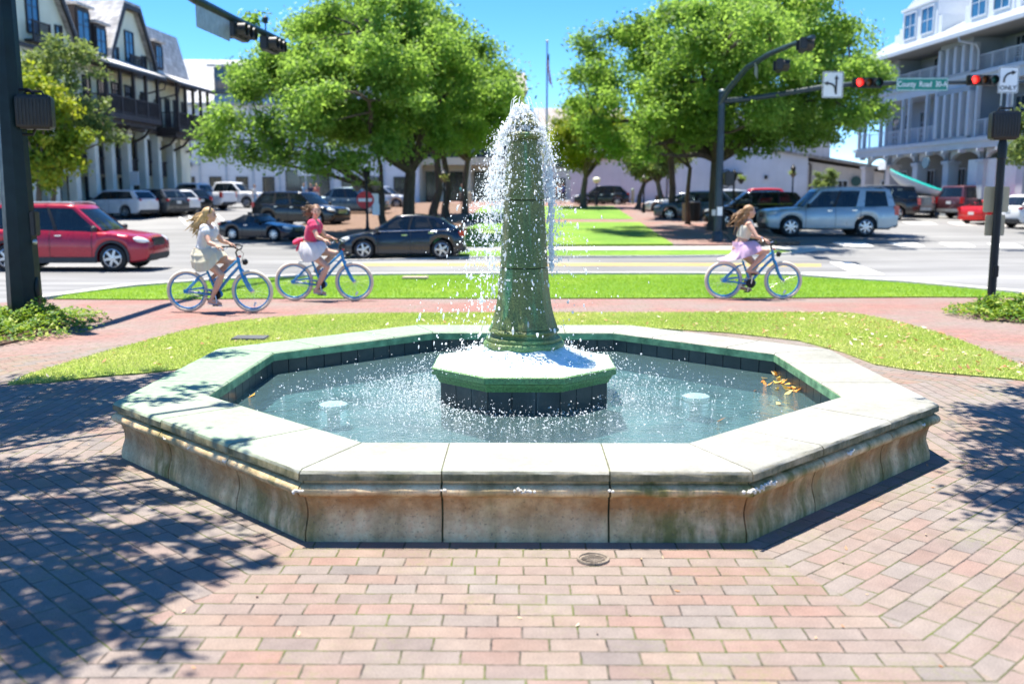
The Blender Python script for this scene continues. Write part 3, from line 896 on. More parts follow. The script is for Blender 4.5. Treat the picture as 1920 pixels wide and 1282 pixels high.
# bounce over the pedestal top
n = 900; th = rng.uniform(0, 6.283, n); rad = np.sqrt(rng.uniform(.1, .72, n)); zz = np.interp(rad, [.3, .7], [.61, .485]) + rng.exponential(.016, n)
put(np.c_[cx + rad * np.cos(th), cy + rad * np.sin(th), zz], np.clip(rng.lognormal(-5.95, .4, n), .0012, .0045), rng.normal(0, 1, (n, 3)))
P_, R_, V_ = np.concatenate(PP), np.concatenate(RR), np.concatenate(VV)
drops('water_spray', P_, R_, V_, M_drop, 'white spray welling over the top of the fountain column and falling round it', 1)
# ragged strands of water near the top
def strands(name, label, n, seed):
    rg = random.Random(seed); m = MB()
    for i in range(n):
        a = rg.choice([math.pi, math.pi, 0, rg.uniform(0, 6.28)]) + rg.gauss(0, .55)
        r0, z0 = rg.uniform(.03, .14), rg.uniform(2.28, 2.52); v = rg.uniform(.15, .4); vz = rg.uniform(-.6, .2)
        if r0 < .1: z0 = min(2.54, z0 + .05)
        k = 7; T = rg.uniform(.10, .26); pts, rs = [], []
        for j in range(k):
            t = T * j / (k - 1); rr = r0 + v * t + rg.gauss(0, .003)
            pts.append((cx + rr * math.cos(a), cy + rr * math.sin(a), z0 + vz * t - 4.9 * t * t)); rs.append(rg.uniform(.0025, .0075) * (1 - .75 * abs(2 * j / (k - 1) - 1)))
        m.tube(pts, rs, 6)
    return tag(m.build(name, M_drop, None, smooth=180, recalc=False), label, 'water spray', None, 'stuff')
strands('falling_water', 'thin ragged strands of water spilling off the cap of the fountain column', 34, 9)
# splash on the pool
n = 6500; th = rng.uniform(0, 6.283, n); rad = .72 + np.abs(rng.normal(0, .52, n)); th = np.where(rng.uniform(0, 1, n) < .35, rng.normal(math.pi * 1.02, .7, n), th)
zz = WZ + rng.exponential(.014, n) + .002 + .12 * rng.uniform(0, 1, n) ** 6
P2 = np.c_[cx + rad * np.cos(th), cy + rad * np.sin(th), zz]
ok = np.ones(n, bool)
for k in range(8):
    a = R(-90 + 45 * k) + FROT
    ok &= ((P2[:, 0] - cx) * math.cos(a) + (P2[:, 1] - cy) * math.sin(a)) < AI - .02
P2 = P2[ok]; n = len(P2)
drops('splash_drops', P2, np.clip(rng.lognormal(-5.95, .45, n), .0011, .0055), rng.normal(0, 1, (n, 3)) * [.5, .5, 1], M_drop, 'fine white drops splashing up from the pool around the pedestal', 2)

# round drain cover in the paving and a slab in the lawn
M_iron = pm('weathered drain iron', (.20, .165, .13), .85, .1, var=.6, scale=16, bmp=.6)
p = gp(1112, 1049)
dc = empty('drain_cover', (p.x, p.y, .003), 0, 'round weathered drain cover in the bricks before the fountain', 'drain cover')
m = MB(); m.lathe([(.0, .001), (.068, .001), (.07, .008), (.08, .009), (.083, .0)], 28); m.build('rim', M_iron, dc)
m = MB()
for i in range(-3, 4): m.box(-.06 * math.cos(i * .42), .06 * math.cos(i * .42), i * .017 - .004, i * .017 + .004, .002, .007)
m.build('grate', M_iron, dc)
p = gp(470, 638)
m = MB(); m.cbox((0, 0, .02), (.42, .30, .04)); o = m.build('utility_cover', pm('grey utility cover', (.08, .085, .09), .8, var=.25, scale=9, bmp=.3), bevel=.01); o.location = (p.x, p.y, .006)
tag(o, 'flat grey utility cover set in the lawn left of the fountain', 'utility cover')
p = gp(779, 525)
m = MB(); m.cbox((0, 0, .03), (.62, .36, .05)); o = m.build('utility_cover', pm('tan utility cover', (.40, .32, .24), .8, var=.15, scale=9, bmp=.3), bevel=.01); o.location = (p.x, p.y, p.z + .03)
tag(o, 'flat tan utility cover in the grass strip beside the road', 'utility cover')
# ------------------------------------------------------------------ trees
def bark(name, col):
    m, nt, b = newmat(name)
    o = N(nt, 'ShaderNodeTexCoord').outputs['Object']
    t = tex(nt, 7, o, 6, .7, sx=(1, 1, .22))
    c = ramp(nt, t, [(.3, tuple(v * .5 for v in col)), (.7, tuple(v * 1.4 for v in col))])
    nt.links.new(c, b.inputs['Base Color']); b.inputs['Roughness'].default_value = .9
    bump(nt, b, t, .9, .06)
    return m
M_bark = bark('dark oak bark', (.085, .065, .05))
M_bark2 = bark('grey brown bark', (.15, .115, .09))
M_leaf = leafmat('oak leaves', [(0, (.04, .10, .016)), (.35, (.095, .20, .03)), (.7, (.18, .32, .05)), (.92, (.31, .42, .09)), (1, (.42, .48, .14))], .60, (.48, .72, .11))
M_leaf2 = leafmat('deep green leaves', [(0, (.035, .09, .014)), (.5, (.09, .18, .025)), (.85, (.17, .27, .04)), (1, (.25, .33, .06))], .5, (.42, .6, .06))
M_leafy = leafmat('yellow green leaves', [(0, (.06, .13, .012)), (.4, (.15, .26, .02)), (.75, (.34, .40, .03)), (1, (.52, .44, .04))], .45, (.5, .55, .03))
M_leafs = leafmat('grey green leaves', [(0, (.07, .12, .035)), (.5, (.16, .23, .07)), (1, (.30, .36, .13))], .45, (.4, .5, .1))
def limb(mb, a, b, r0, r1, rg, n=7, wig=.12, sag=0):
    a, b = Vector(a), Vector(b); L = (b - a).length
    pts, rs = [], []
    k = 7
    off = Vector((rg.uniform(-1, 1), rg.uniform(-1, 1), rg.uniform(-.6, .6))) * wig * L
    off2 = Vector((rg.uniform(-1, 1), rg.uniform(-1, 1), rg.uniform(-.5, .5))) * wig * L * .5
    for i in range(k + 1):
        t = i / k
        pts.append(a.lerp(b, t) + off * math.sin(t * 3.1416) + off2 * math.sin(t * 6.283) + Vector((0, 0, sag * L * math.sin(t * 3.14159))))
        rs.append(r0 + (r1 - r0) * t ** .8)
    mb.tube(pts, rs, n)
    return pts
def crown_mesh(name, clumps, per, leaf, mat, seed, parent, flat=.75):
    rng = np.random.default_rng(seed)
    C = np.array([c[:3] for c in clumps]); Rr = np.array([c[3] for c in clumps])
    cnt = np.maximum(20, (per * (Rr / Rr.mean()) ** 2)).astype(int)
    idx = np.repeat(np.arange(len(C)), cnt); n = len(idx)
    d = rng.normal(0, 1, (n, 3)); d /= np.linalg.norm(d, axis=1, keepdims=True)
    rad = rng.uniform(.25, 1.0, n) ** .55 * rng.uniform(.66, 1.19, n)
    # small twig clusters inside each clump: leaves gather round a few points
    tw = rng.integers(0, 9, n)
    td = rng.normal(0, 1, (len(C), 9, 3)); td /= np.linalg.norm(td, axis=2, keepdims=True)
    d = d * .62 + td[idx, tw] * .75
    P = C[idx] + d * (rad * Rr[idx])[:, None] * [1, 1, flat]
    s = leaf * rng.uniform(.6, 1.35, n)
    nrm = rng.normal(0, 1, (n, 3)) + [0, 0, .7] + d * .5
    nrm /= np.linalg.norm(nrm, axis=1, keepdims=True)
    u = np.cross(nrm, rng.normal(0, 1, (n, 3))); u /= np.linalg.norm(u, axis=1, keepdims=True)
    v = np.cross(nrm, u)
    u *= s[:, None]; v *= (s * rng.uniform(.4, .62, n))[:, None]
    V = np.stack([P - u, P + v - u * .15, P + u, P - v - u * .15], 1)
    tone = rng.uniform(0, 1, len(C))[idx] * .45 + rng.uniform(0, .55, n)
    o = np_mesh(name, V.reshape(-1, 3), np.arange(4 * n).reshape(n, 4), mat, parent, attr=np.clip(tone, 0, 1))
    return o
def make_clumps(c, r, n, cr, rg, hollow=.55, low=-.75, jag=.15):
    out = []
    while len(out) < n:
        d = Vector((rg.gauss(0, 1), rg.gauss(0, 1), rg.gauss(0, 1))).normalized()
        q = rg.uniform(hollow, 1) * (1 + rg.uniform(-jag, jag))
        if d.z * q < low: continue
        p = (c[0] + d.x * q * r[0], c[1] + d.y * q * r[1], c[2] + d.z * q * r[2])
        out.append((*p, cr * rg.uniform(.6, 1.35)))
    return out
def tree(name, label, base, fork, c, r, nclump, cr, per, leaf, mats, seed, trunk_r, cat='tree', group=None, extra=(), nlimb=7, trunks=None, low=-.6, flat=.72, hollow=.5, droop=()):
    "base, fork and crown centre c in world coordinates"
    rg = random.Random(seed)
    root = empty(name, base, 0, label, cat, group)
    B = Vector(base)
    rel = lambda p: Vector(p) - B
    cl = make_clumps(c, r, nclump, cr, rg, hollow, low) + list(extra)
    mb = MB()
    for (b0, f0, tr) in (trunks or [(base, fork, trunk_r)]):
        b0 = rel(b0); f0 = rel(f0)
        mb.tube([b0 + Vector((0, 0, -.15)), b0 + Vector((0, 0, .08)), b0.lerp(f0, .18), b0.lerp(f0, .5) + Vector((rg.uniform(-.1, .1), 0, 0)) * (f0 - b0).length, f0], [tr * 1.6, tr * 1.35, tr * 1.05, tr * .92, tr * .8], 10)
    forks = [(rel(f0), tr) for (b0, f0, tr) in (trunks or [(base, fork, trunk_r)])]
    tips = []
    big = sorted(cl, key=lambda q: rg.random())[:nlimb * len(forks)] + list(droop)
    for i, q in enumerate(big):
        f0, tr = min(forks, key=lambda f: (f[0] - rel(q[:3])).length + rg.uniform(0, 1.5))
        e = rel(q[:3])
        pts = limb(mb, f0, e, tr * .62, tr * .13, rg, sag=.08)
        tips.append(pts)
    for q in cl[::2]:
        e = rel(q[:3])
        tp = min((p for t in tips for p in t[2:]), key=lambda p: (p - e).length)
        if .2 < (tp - e).length < 4: limb(mb, tp, e, trunk_r * .16, trunk_r * .05, rg, 5)
    mb.build('trunk', mats[1], root, smooth=60)
    rc = [(q[0] - B.x, q[1] - B.y, q[2] - B.z, q[3]) for q in cl]
    crown_mesh('crown', rc, per, leaf, mats[0], seed, root, flat)
    return root
def clump_px(lst, cr=1.0):
    "clumps at (px, py, Y) points"
    out = []
    for q in lst:
        p = at(q[0], q[1], q[2]); out.append((p.x, p.y, p.z, q[3] if len(q) > 3 else cr))
    return out

# the two big oaks at the head of the park
YL = 43.0
bl = on(722, YL); fk = at(742, 330, YL)
ex = clump_px([(400, 255, YL - 1, 1.0), (430, 225, YL - 2, 1.2), (395, 285, YL - 1.5, .8), (485, 225, YL - 3, 1.0), (520, 280, YL - 3, 1.2), (560, 235, YL - 4, 1.3), (470, 285, YL - 2, 1.0), (600, 300, YL - 4, 1.0), (660, 290, YL - 4, 1.1), (560, 60, YL, .9), (545, 110, YL, 1.0), (600, 40, YL, .9), (680, 10, YL, 1.1), (760, 0, YL, 1.2), (850, 45, YL, 1.0), (900, 90, YL + 1, 1.2), (935, 150, YL + 1, 1.3), (950, 190, YL + 2, 1.1), (880, 250, YL, 1.0), (800, 20, YL, 1.1), (720, 270, YL - 4, 1.1), (820, 265, YL - 2, 1.1), (930, 225, YL + 1, .9)])
dr = clump_px([(430, 290, YL - 1), (520, 290, YL - 3), (600, 310, YL - 3.5), (880, 240, YL), (560, 120, YL), (860, 60, YL)])
tree('oak_tree', 'huge bright green oak on the left with long low limbs over the parked cars', bl, fk, at(700, 165, YL - 1), (5.6, 6.6, 3.7), 135, .95, 900, .088, (M_leaf, M_bark), 31, .36, extra=ex, nlimb=7,
     trunks=[(on(766, YL + .5), at(770, 322, YL + .5), .29), (on(722, YL), at(716, 365, YL), .17)], droop=dr, low=-.55)
YR = 46.0
ex = clump_px([(1085, 140, YR, 1.0), (1080, 190, YR + 1, 1.0), (1100, 90, YR, 1.1), (1120, 240, YR - 1, 1.2), (1160, 270, YR - 2, 1.1), (1210, 285, YR - 3, .9), (1640, 150, YR - 1, 1.0), (1635, 200, YR - 1, 1.1), (1590, 230, YR - 2, 1.2), (1600, 120, YR, 1.1), (1530, 255, YR - 2, .9), (1480, 235, YR - 3, 1.2), (1450, 200, YR - 4, 1.3), (1560, 60, YR, 1.1), (1520, 20, YR, 1.0), (1460, 0, YR, 1.1), (1280, 15, YR, 1.1), (1200, 50, YR, 1.1), (1150, 60, YR, 1.0), (1560, 255, YR - 1, .7), (1300, 250, YR - 3, 1.0), (1440, 270, YR - 2, .8), (1400, 290, YR - 2, .5), (1495, 262, YR - 1, .8)])
dr = clump_px([(1130, 230, YR), (1590, 230, YR - 2), (1480, 240, YR - 3), (1200, 280, YR - 2), (1440, 270, YR - 2)])
tree('oak_tree', 'huge green oak on the right of the park behind the mast arm signal pole', on(1342, YR), at(1345, 320, YR), at(1365, 155, YR - 1.5), (6.3, 7.2, 3.9), 150, 1.0, 900, .092, (M_leaf, M_bark), 32, .46, extra=ex, nlimb=8,
     trunks=[(on(1342, YR), at(1345, 300, YR), .36), (on(1288, YR + 5), at(1294, 315, YR + 3), .12)], droop=dr, low=-.55)
# trees further up the park
def ptree(lab, px, Y, topy, lowy, wpx, seed, mats, n=46, tr=.2, lean=0, per=480, leaf=.115):
    b = on(px, Y); c = at(px + lean, (topy + lowy) / 2, Y); hh = (at(px, topy, Y).z - at(px, lowy, Y).z) / 2; ww = wpx / 2 / FPX * Y
    return tree('park_tree', lab, b, at(px + lean * .6, lowy - 2, Y), c, (ww * .82, ww * .8, hh * .85), n, max(.6, ww * .28), per, leaf, mats, seed, tr, group='trees along the park walk', nlimb=6, low=-.8)
ptree('dark trunked park tree just right of the biggest left trunk, leaning outward', 812, 55, 90, 300, 230, 41, (M_leaf, M_bark), tr=.23, lean=12)
ptree('straight dark trunked park tree third in the left row of trunks', 836, 58, 110, 300, 220, 42, (M_leaf2, M_bark), tr=.21, lean=-6)
ptree('slim forked park tree nearest the fountain spray in the left row', 872, 62, 150, 305, 200, 43, (M_leaf, M_bark2), tr=.2, lean=8)
ptree('slim park tree with yellow green crown standing alone behind the flagpole lawn', 1093, 72, 190, 335, 190, 44, (M_leafy, M_bark2), tr=.24, lean=8, n=52)
ptree('slanting slim park tree beside the pale wall with a thin yellowish crown', 1194, 70, 235, 345, 150, 45, (M_leafs, M_bark2), tr=.18, lean=24, per=200)
ptree('upright pale trunked park tree behind the black trash can with a thin crown', 1236, 68, 240, 345, 130, 46, (M_leafs, M_bark2), tr=.2, lean=-4, per=200)
ptree('straight dark park tree in front of the pale wall with a tall bare trunk', 1258, 57, 150, 300, 190, 47, (M_leaf2, M_bark), tr=.21, lean=0)
# small tree in front of the cream building
Y = 41.0
ex = clump_px([(60, 250, Y, .8), (55, 300, Y, .7), (85, 230, Y, .8), (90, 340, Y, .6), (40, 210, Y, .8), (100, 310, Y, .7), (45, 340, Y, .6)])
tree('street_tree', 'small yellow green street tree in front of the cream gabled building', on(70, Y), at(74, 330, Y), at(80, 235, Y), (1.6, 1.5, 2.4), 36, .65, 330, .11, (M_leafy, M_bark2), 51, .13, extra=ex, nlimb=7, low=-.9)
Y = 43.5
ex = clump_px([(170, 110, Y, .6), (185, 140, Y, .55), (150, 90, Y, .6), (210, 265, Y, .5), (235, 262, Y, .4), (160, 240, Y, .7)])
tree('street_tree', 'thin grey green street tree standing behind the yellow green one', on(100, Y), at(105, 320, Y), at(110, 180, Y), (1.9, 1.5, 2.9), 36, .65, 200, .10, (M_leafs, M_bark2), 52, .12, extra=ex, nlimb=7, low=-.9, hollow=.4)
tree('street_tree', 'olive street tree at the right edge of the photo by the grey balcony building', on(1935, 46), at(1935, 330, 46), at(1935, 255, 46), (1.5, 1.3, 1.5), 24, .55, 260, .10, (M_leafs, M_bark2), 53, .1, nlimb=5, low=-.9)
tree('potted_tree', 'small feathery tree against the end wall of the low pinkish building', on(1548, 78), at(1548, 352, 78), at(1545, 342, 78), (1.0, .8, .9), 14, .45, 180, .12, (M_leafs, M_bark2), 54, .07, nlimb=4, low=-.9, cat='tree')

# the trees that shade the near paving: their crowns hang over the plaza beyond the frame
def shade_tree(label, base, fork, clumps, seed, per, leaf):
    rg = random.Random(seed)
    root = empty('shade_tree', base, 0, label, 'tree', 'trees over the fountain plaza'); B = Vector(base)
    mb = MB(); f = Vector(fork) - B
    mb.tube([(0, 0, -.1), (0, 0, .1), f * .3, f * .65, f], [.34, .27, .22, .19, .17], 10)
    for q in clumps[::2]: limb(mb, f, Vector(q[:3]) - B, .08, .02, rg, sag=.06)
    mb.build('trunk', M_bark, root, smooth=60)
    crown_mesh('crown', [(q[0] - B.x, q[1] - B.y, q[2] - B.z, q[3]) for q in clumps], per, leaf, M_leaf, seed, root, .6)
    return root
def over(px, py, h, r):
    "a clump at height h whose shadow falls on the ground seen at a pixel"
    g = gp(px, py); return (g.x - SUN_SHADOW.x * h, g.y - SUN_SHADOW.y * h, h, r)
rg = random.Random(77)
sh = []
for px, py, r in ((20, 740, .9), (120, 735, .85), (220, 730, .6), (60, 770, .95), (150, 765, .7), (-80, 760, 1.2), (300, 705, .38), (20, 810, .7), (130, 805, .42), (-40, 900, .7), (60, 905, .42), (150, 890, .36),
                  (60, 960, .45), (160, 955, .42), (260, 930, .3), (330, 985, .34), (240, 1000, .40), (120, 1030, .5), (420, 1020, .26), (330, 1060, .30), (200, 1080, .42), (60, 1090, .5), (300, 1110, .28), (150, 1140, .36), (20, 1180, .5), (120, 1210, .28), (250, 1180, .2), (300, 1230, .18), (480, 1060, .18), (460, 965, .18), (220, 860, .25), (340, 935, .2), (-60, 1020, .6), (-100, 1150, .7), (400, 1080, .2), (40, 1260, .3)):
    sh.append(over(px, py, 4.6 + rg.uniform(-.3, .9), r * .9))
# over the left coping
for px, py, r in ((300, 740, .3), (380, 770, .24), (330, 800, .24), (420, 690, .28), (470, 660, .22), (360, 700, .2), (440, 810, .14)):
    sh.append(over(px, py + 60, 4.8 + rg.uniform(-.2, .6), r * .85))
shade_tree('leafy tree over the left of the plaza that throws the dappled shade on the bricks', (-6.6, 5.6, 0), (-6.0, 5.7, 3.6), sh, 61, 330, .05)
sh = []
for px, py, r in ((1900, 770, .55), (1960, 800, .7), (1840, 775, .26), (1900, 830, .5), (1960, 880, .7), (1880, 895, .32), (1910, 940, .36), (1830, 850, .14), (1840, 930, .18), (2000, 960, .7), (1960, 740, .5), (2040, 840, 1.0)):
    sh.append(over(px, py, 4.6 + rg.uniform(-.2, .6), r * .85))
shade_tree('leafy tree over the right of the plaza that shades the bricks at the right edge', (7.0, 6.0, 0), (6.5, 6.1, 3.6), sh, 62, 560, .05)
# ------------------------------------------------------------------ buildings
def boards(name, col, w_=.3, axis=0, rough=.7, dk=.72):
    "painted board-and-batten or lap siding: fine grooves along one axis"
    m, nt, b = newmat(name)
    o = N(nt, 'ShaderNodeTexCoord').outputs['Object']
    s = N(nt, 'ShaderNodeSeparateXYZ', {0: o})
    f = math_(nt, 'FRACT', math_(nt, 'DIVIDE', s.outputs[axis], w_))
    g = ramp(nt, f, [(0, 0), (.05, 0), (.09, 1), (1, 1)])
    c = ramp(nt, tex(nt, .6, o, 5), [(.3, tuple(v * .9 for v in col)), (.7, tuple(min(1, v * 1.06) for v in col))])
    c = mixc(nt, g, tuple(v * dk for v in col), c)
    nt.links.new(c, b.inputs['Base Color']); b.inputs['Roughness'].default_value = rough
    bump(nt, b, g, .5, .03)
    return m
def shingles(name, c0, c1):
    m, nt, b = newmat(name)
    o = N(nt, 'ShaderNodeTexCoord').outputs['Object']
    s = N(nt, 'ShaderNodeSeparateXYZ', {0: o})
    zz = math_(nt, 'DIVIDE', s.outputs[2], .28)
    row = math_(nt, 'FLOOR', zz)
    u = math_(nt, 'ADD', math_(nt, 'DIVIDE', math_(nt, 'ADD', s.outputs[0], s.outputs[1]), .22), math_(nt, 'MULTIPLY', row, .37))
    wn2 = N(nt, 'ShaderNodeTexWhiteNoise', {'Vector': N(nt, 'ShaderNodeCombineXYZ', {0: math_(nt, 'FLOOR', u), 1: row}).outputs[0]}, noise_dimensions='2D').outputs['Value']
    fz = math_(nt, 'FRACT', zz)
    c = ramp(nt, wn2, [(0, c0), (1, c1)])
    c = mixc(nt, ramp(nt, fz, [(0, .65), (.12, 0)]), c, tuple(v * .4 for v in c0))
    c = mixc(nt, .5, c, ramp(nt, tex(nt, 1.5, o, 5, sx=(1, 1, .4)), [(.3, .3), (.7, .7)]), 'OVERLAY')
    nt.links.new(c, b.inputs['Base Color']); b.inputs['Roughness'].default_value = .85
    bump(nt, b, math_(nt, 'ADD', fz, wn2), .6, .05)
    return m
M_cream = pm('cream stucco', (.80, .78, .60), .9, var=.08, scale=.8, bmp=.15)
M_creamlt = pm('pale column stucco', (.80, .81, .70), .85, var=.07, scale=1)
M_dkwood = pm('dark brown timber', (.030, .024, .024), .6, var=.35, scale=3)
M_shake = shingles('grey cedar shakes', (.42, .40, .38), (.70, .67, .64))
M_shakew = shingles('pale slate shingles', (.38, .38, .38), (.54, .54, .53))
def winmat(name, col, rough=.06):
    m, nt, b = newmat(name)
    o = N(nt, 'ShaderNodeTexCoord').outputs['Object']
    c = ramp(nt, tex(nt, .7, o, 3), [(.35, tuple(v * .5 for v in col)), (.65, col)])
    nt.links.new(c, b.inputs['Base Color']); b.inputs['Roughness'].default_value = rough
    b.inputs['Specular IOR Level'].default_value = .9
    bump(nt, b, tex(nt, .9, o, 2), .06, .05)
    return m
M_win = winmat('window glass', (.03, .06, .085))
M_winb = winmat('sky blue window glass', (.03, .14, .26))
M_shop = winmat('shaded shopfront glass', (.035, .035, .035), .12)
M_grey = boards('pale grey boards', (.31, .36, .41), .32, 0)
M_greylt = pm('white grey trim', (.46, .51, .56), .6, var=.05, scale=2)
M_greydk = boards('shaded grey boards', (.20, .215, .22), .3, 0)  # darker copy of the grey boards: porch and eave shade put into its colour
M_metal = boards('standing seam metal roof', (.36, .39, .41), .45, 0, .4, .85)
M_white = boards('white painted brick and boards', (.74, .75, .77), .5, 2, .75, .92)
M_whitet = pm('white trim', (.70, .72, .74), .6, var=.04)
M_pink = boards('pinkish white boards', (.70, .69, .73), .6, 0, .8, .95)
M_pinkt = pm('pinkish plaster', (.68, .60, .56), .85, var=.08, scale=1)
M_tan = pm('cream yellow stucco', (.68, .62, .44), .9, var=.07, scale=.7)
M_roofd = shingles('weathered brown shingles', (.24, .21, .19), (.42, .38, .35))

def window(par, x0, x1, z0, z1, y, gl, fr, nx_=2, nz=3, t=.07, name='window', dp=.10):
    "a window in a wall facing -y at plane y: frame with bars, and one pane"
    m = MB(); a = t
    m.box(x0, x1, y - dp, y, z0, z0 + a); m.box(x0, x1, y - dp, y, z1 - a, z1)
    m.box(x0, x0 + a, y - dp, y, z0 + a, z1 - a); m.box(x1 - a, x1, y - dp, y, z0 + a, z1 - a)
    for i in range(1, nx_):
        c = x0 + (x1 - x0) * i / nx_; m.box(c - .025, c + .025, y - dp * .7, y - .02, z0 + a, z1 - a)
    for i in range(1, nz):
        c = z0 + (z1 - z0) * i / nz; m.box(x0 + a, x1 - a, y - dp * .6, y - .025, c - .02, c + .02)
    f = m.build(name, fr, par, smooth=0)
    g = MB(); g.box(x0 + a * .5, x1 - a * .5, y - .045, y - .012, z0 + a * .5, z1 - a * .5); g.build('pane', gl, f, smooth=0)
    return f
def railing(par, p0, p1, z, h, mat, step=.14, name='railing', horiz=False, r=.02, post=1.6):
    p0, p1 = Vector(p0), Vector(p1); L = (p1 - p0).length; t = (p1 - p0) / L; ang = math.atan2(t.y, t.x)
    m = MB()
    mid = (p0 + p1) / 2
    m.cbox((mid.x, mid.y, z + h), (L, .09, .07), 0, ang); m.cbox((mid.x, mid.y, z + .1), (L, .06, .06), 0, ang)
    if horiz:
        for i in range(1, 6): m.cbox((mid.x, mid.y, z + .1 + (h - .1) * i / 6), (L, .04, .045), 0, ang)
    else:
        for i in range(int(L / step) + 1):
            q = p0 + t * min(i * step, L); m.cbox((q.x, q.y, z + h / 2), (r * 2, r * 2, h), 0, ang)
    for i in range(int(L / post) + 1):
        q = p0 + t * min(i * L / max(1, int(L / post)), L); m.cbox((q.x, q.y, z + h / 2 + .03), (.09, .09, h + .06), 0, ang)
    return m.build(name, mat, par, smooth=0)

# ---- cream building on the left, seen down its front
def bz(D): return tz(D) - .1
ang = math.atan2(1, .065)
cb = empty('cream_building', (-26.1, 50.6, bz(58)), ang, 'cream stucco building on the left with dark timber balconies and steep shake gables', 'building')
# local x runs away from the camera along the front; the street is on local -y
X0, X1, DEP = -8.0, 24.6, 12
m = MB()
m.box(X0, X1, 0, DEP, 5.9, 9.6)                                    # upper storeys
m.box(X0, X1, 2.2, DEP, -.5, 5.9)                                  # set back behind the arcade
m.box(22.9, X1, 0, 2.2, -.5, 5.9)
m.build('wall', M_cream, cb, smooth=0)
colx = [-6.5, -4.2, -1.9, .4, 2.8, 5.1, 7.5, 9.9, 12.1, 14.4, 16.9, 19.1, 21.6]
for x in colx:
    m = MB(); m.box(x - .26, x + .26, -.04, .48, -.4, 5.2); m.box(x - .40, x + .40, -.14, .56, 5.2, 5.42); m.box(x - .34, x + .34, -.09, .52, 5.42, 5.9); m.box(x - .36, x + .36, -.10, .54, -.4, .35)
    m.build('column', M_creamlt, cb, smooth=0, bevel=.02)
for a, b in zip(colx[:-1], colx[1:]):
    m = MB(); m.box(a + .27, b - .27, .5, .66, 2.75, 3.75); m.box(a + .27, b - .27, .42, .5, 3.68, 3.8); m.build('spandrel', M_dkwood, cb, smooth=0)
    window(cb, a + .3, b - .3, 3.8, 5.5, 1.0, M_win, M_dkwood, 2, 2, dp=.12)
    window(cb, a + .45, b - .45, .1, 2.6, 2.2, M_shop, M_dkwood, 2, 1, name='shopfront')
    m = MB(); m.tube([(a + .15, -.02, 5.75), ((a + b) / 2 - .3, -.03, 5.78), ((a + b) / 2 + .3, -.03, 5.78), (b - .15, -.02, 5.75)], .17, 8); m.build('valance', M_dkwood, cb)
def gable(x0, x1, zb, zt, flat, yb=0):
    "a steep gable with a clipped top, wall and dark barge boards"
    xm = (x0 + x1) / 2
    w_ = (x1 - x0) / 2
    prof = [(x0, zb), (x0 + w_ * .10, zb + 1.2), (xm - flat, zt), (xm + flat, zt), (x1 - w_ * .10, zb + 1.2), (x1, zb)]
    m = MB(); m.extr(prof, yb, yb + 5); m.build('gable_wall', M_cream, cb, smooth=0)
    out = [(x0 - .35, zb - .1), (x0 + w_ * .10 - .3, zb + 1.2), (xm - flat - .2, zt + .28), (xm + flat + .2, zt + .28), (x1 - w_ * .10 + .3, zb + 1.2), (x1 + .35, zb - .1)]
    m = MB()
    for i in range(5):
        (ax, az), (bx, bz_) = out[i], out[i + 1]; (cx_, cz), (dx, dz) = prof[i], prof[i + 1]
        m.rings([[(ax, yb - .45, az), (bx, yb - .45, bz_), (dx, yb - .45, dz), (cx_, yb - .45, cz)], [(ax, yb - .30, az), (bx, yb - .30, bz_), (dx, yb - .30, dz), (cx_, yb - .30, cz)]])
    m.build('barge_board', M_dkwood, cb, smooth=0)
    m = MB()
    for i in range(5):
        (ax, az), (bx, bz_) = out[i], out[i + 1]
        t0 = .02
        m.rings([[(ax, yb - .42, az + t0), (bx, yb - .42, bz_ + t0), (bx, 7, bz_ + t0), (ax, 7, az + t0)], [(ax, yb - .42, az + .18), (bx, yb - .42, bz_ + .18), (bx, 7, bz_ + .18), (ax, 7, az + .18)]])
    m.build('gable_roof', M_shake, cb, smooth=0)
    # the middle French window with its little balcony and two shuttered slits
    window(cb, xm - .62, xm + .62, zb + .7, zb + 2.9, yb, M_winb, M_dkwood, 2, 3, name='window')
    railing(cb, (xm - .85, yb - .5), (xm + .85, yb - .5), zb + .35, .95, M_dkwood)
    m = MB(); m.box(xm - .9, xm + .9, yb - .55, yb - .01, zb + .22, zb + .35); m.build('balcony_floor', M_dkwood, cb, smooth=0)
    for s in (-1, 1):
        xc = xm + s * w_ * .62
        window(cb, xc - .28, xc + .28, zb + .45, zb + 1.6, yb, M_win, M_dkwood, 1, 2)
        m = MB(); m.box(xc + .3, xc + .55, yb - .06, yb - .004, zb + .4, zb + 1.65); m.build('shutter', M_dkwood, cb, smooth=0)
gable(-.4, 7.8, 9.3, 14.3, 1.0)
gable(11.9, 18.5, 9.1, 13.3, .95)
gable(-9.5, -1.6, 9.3, 14.3, 1.0)
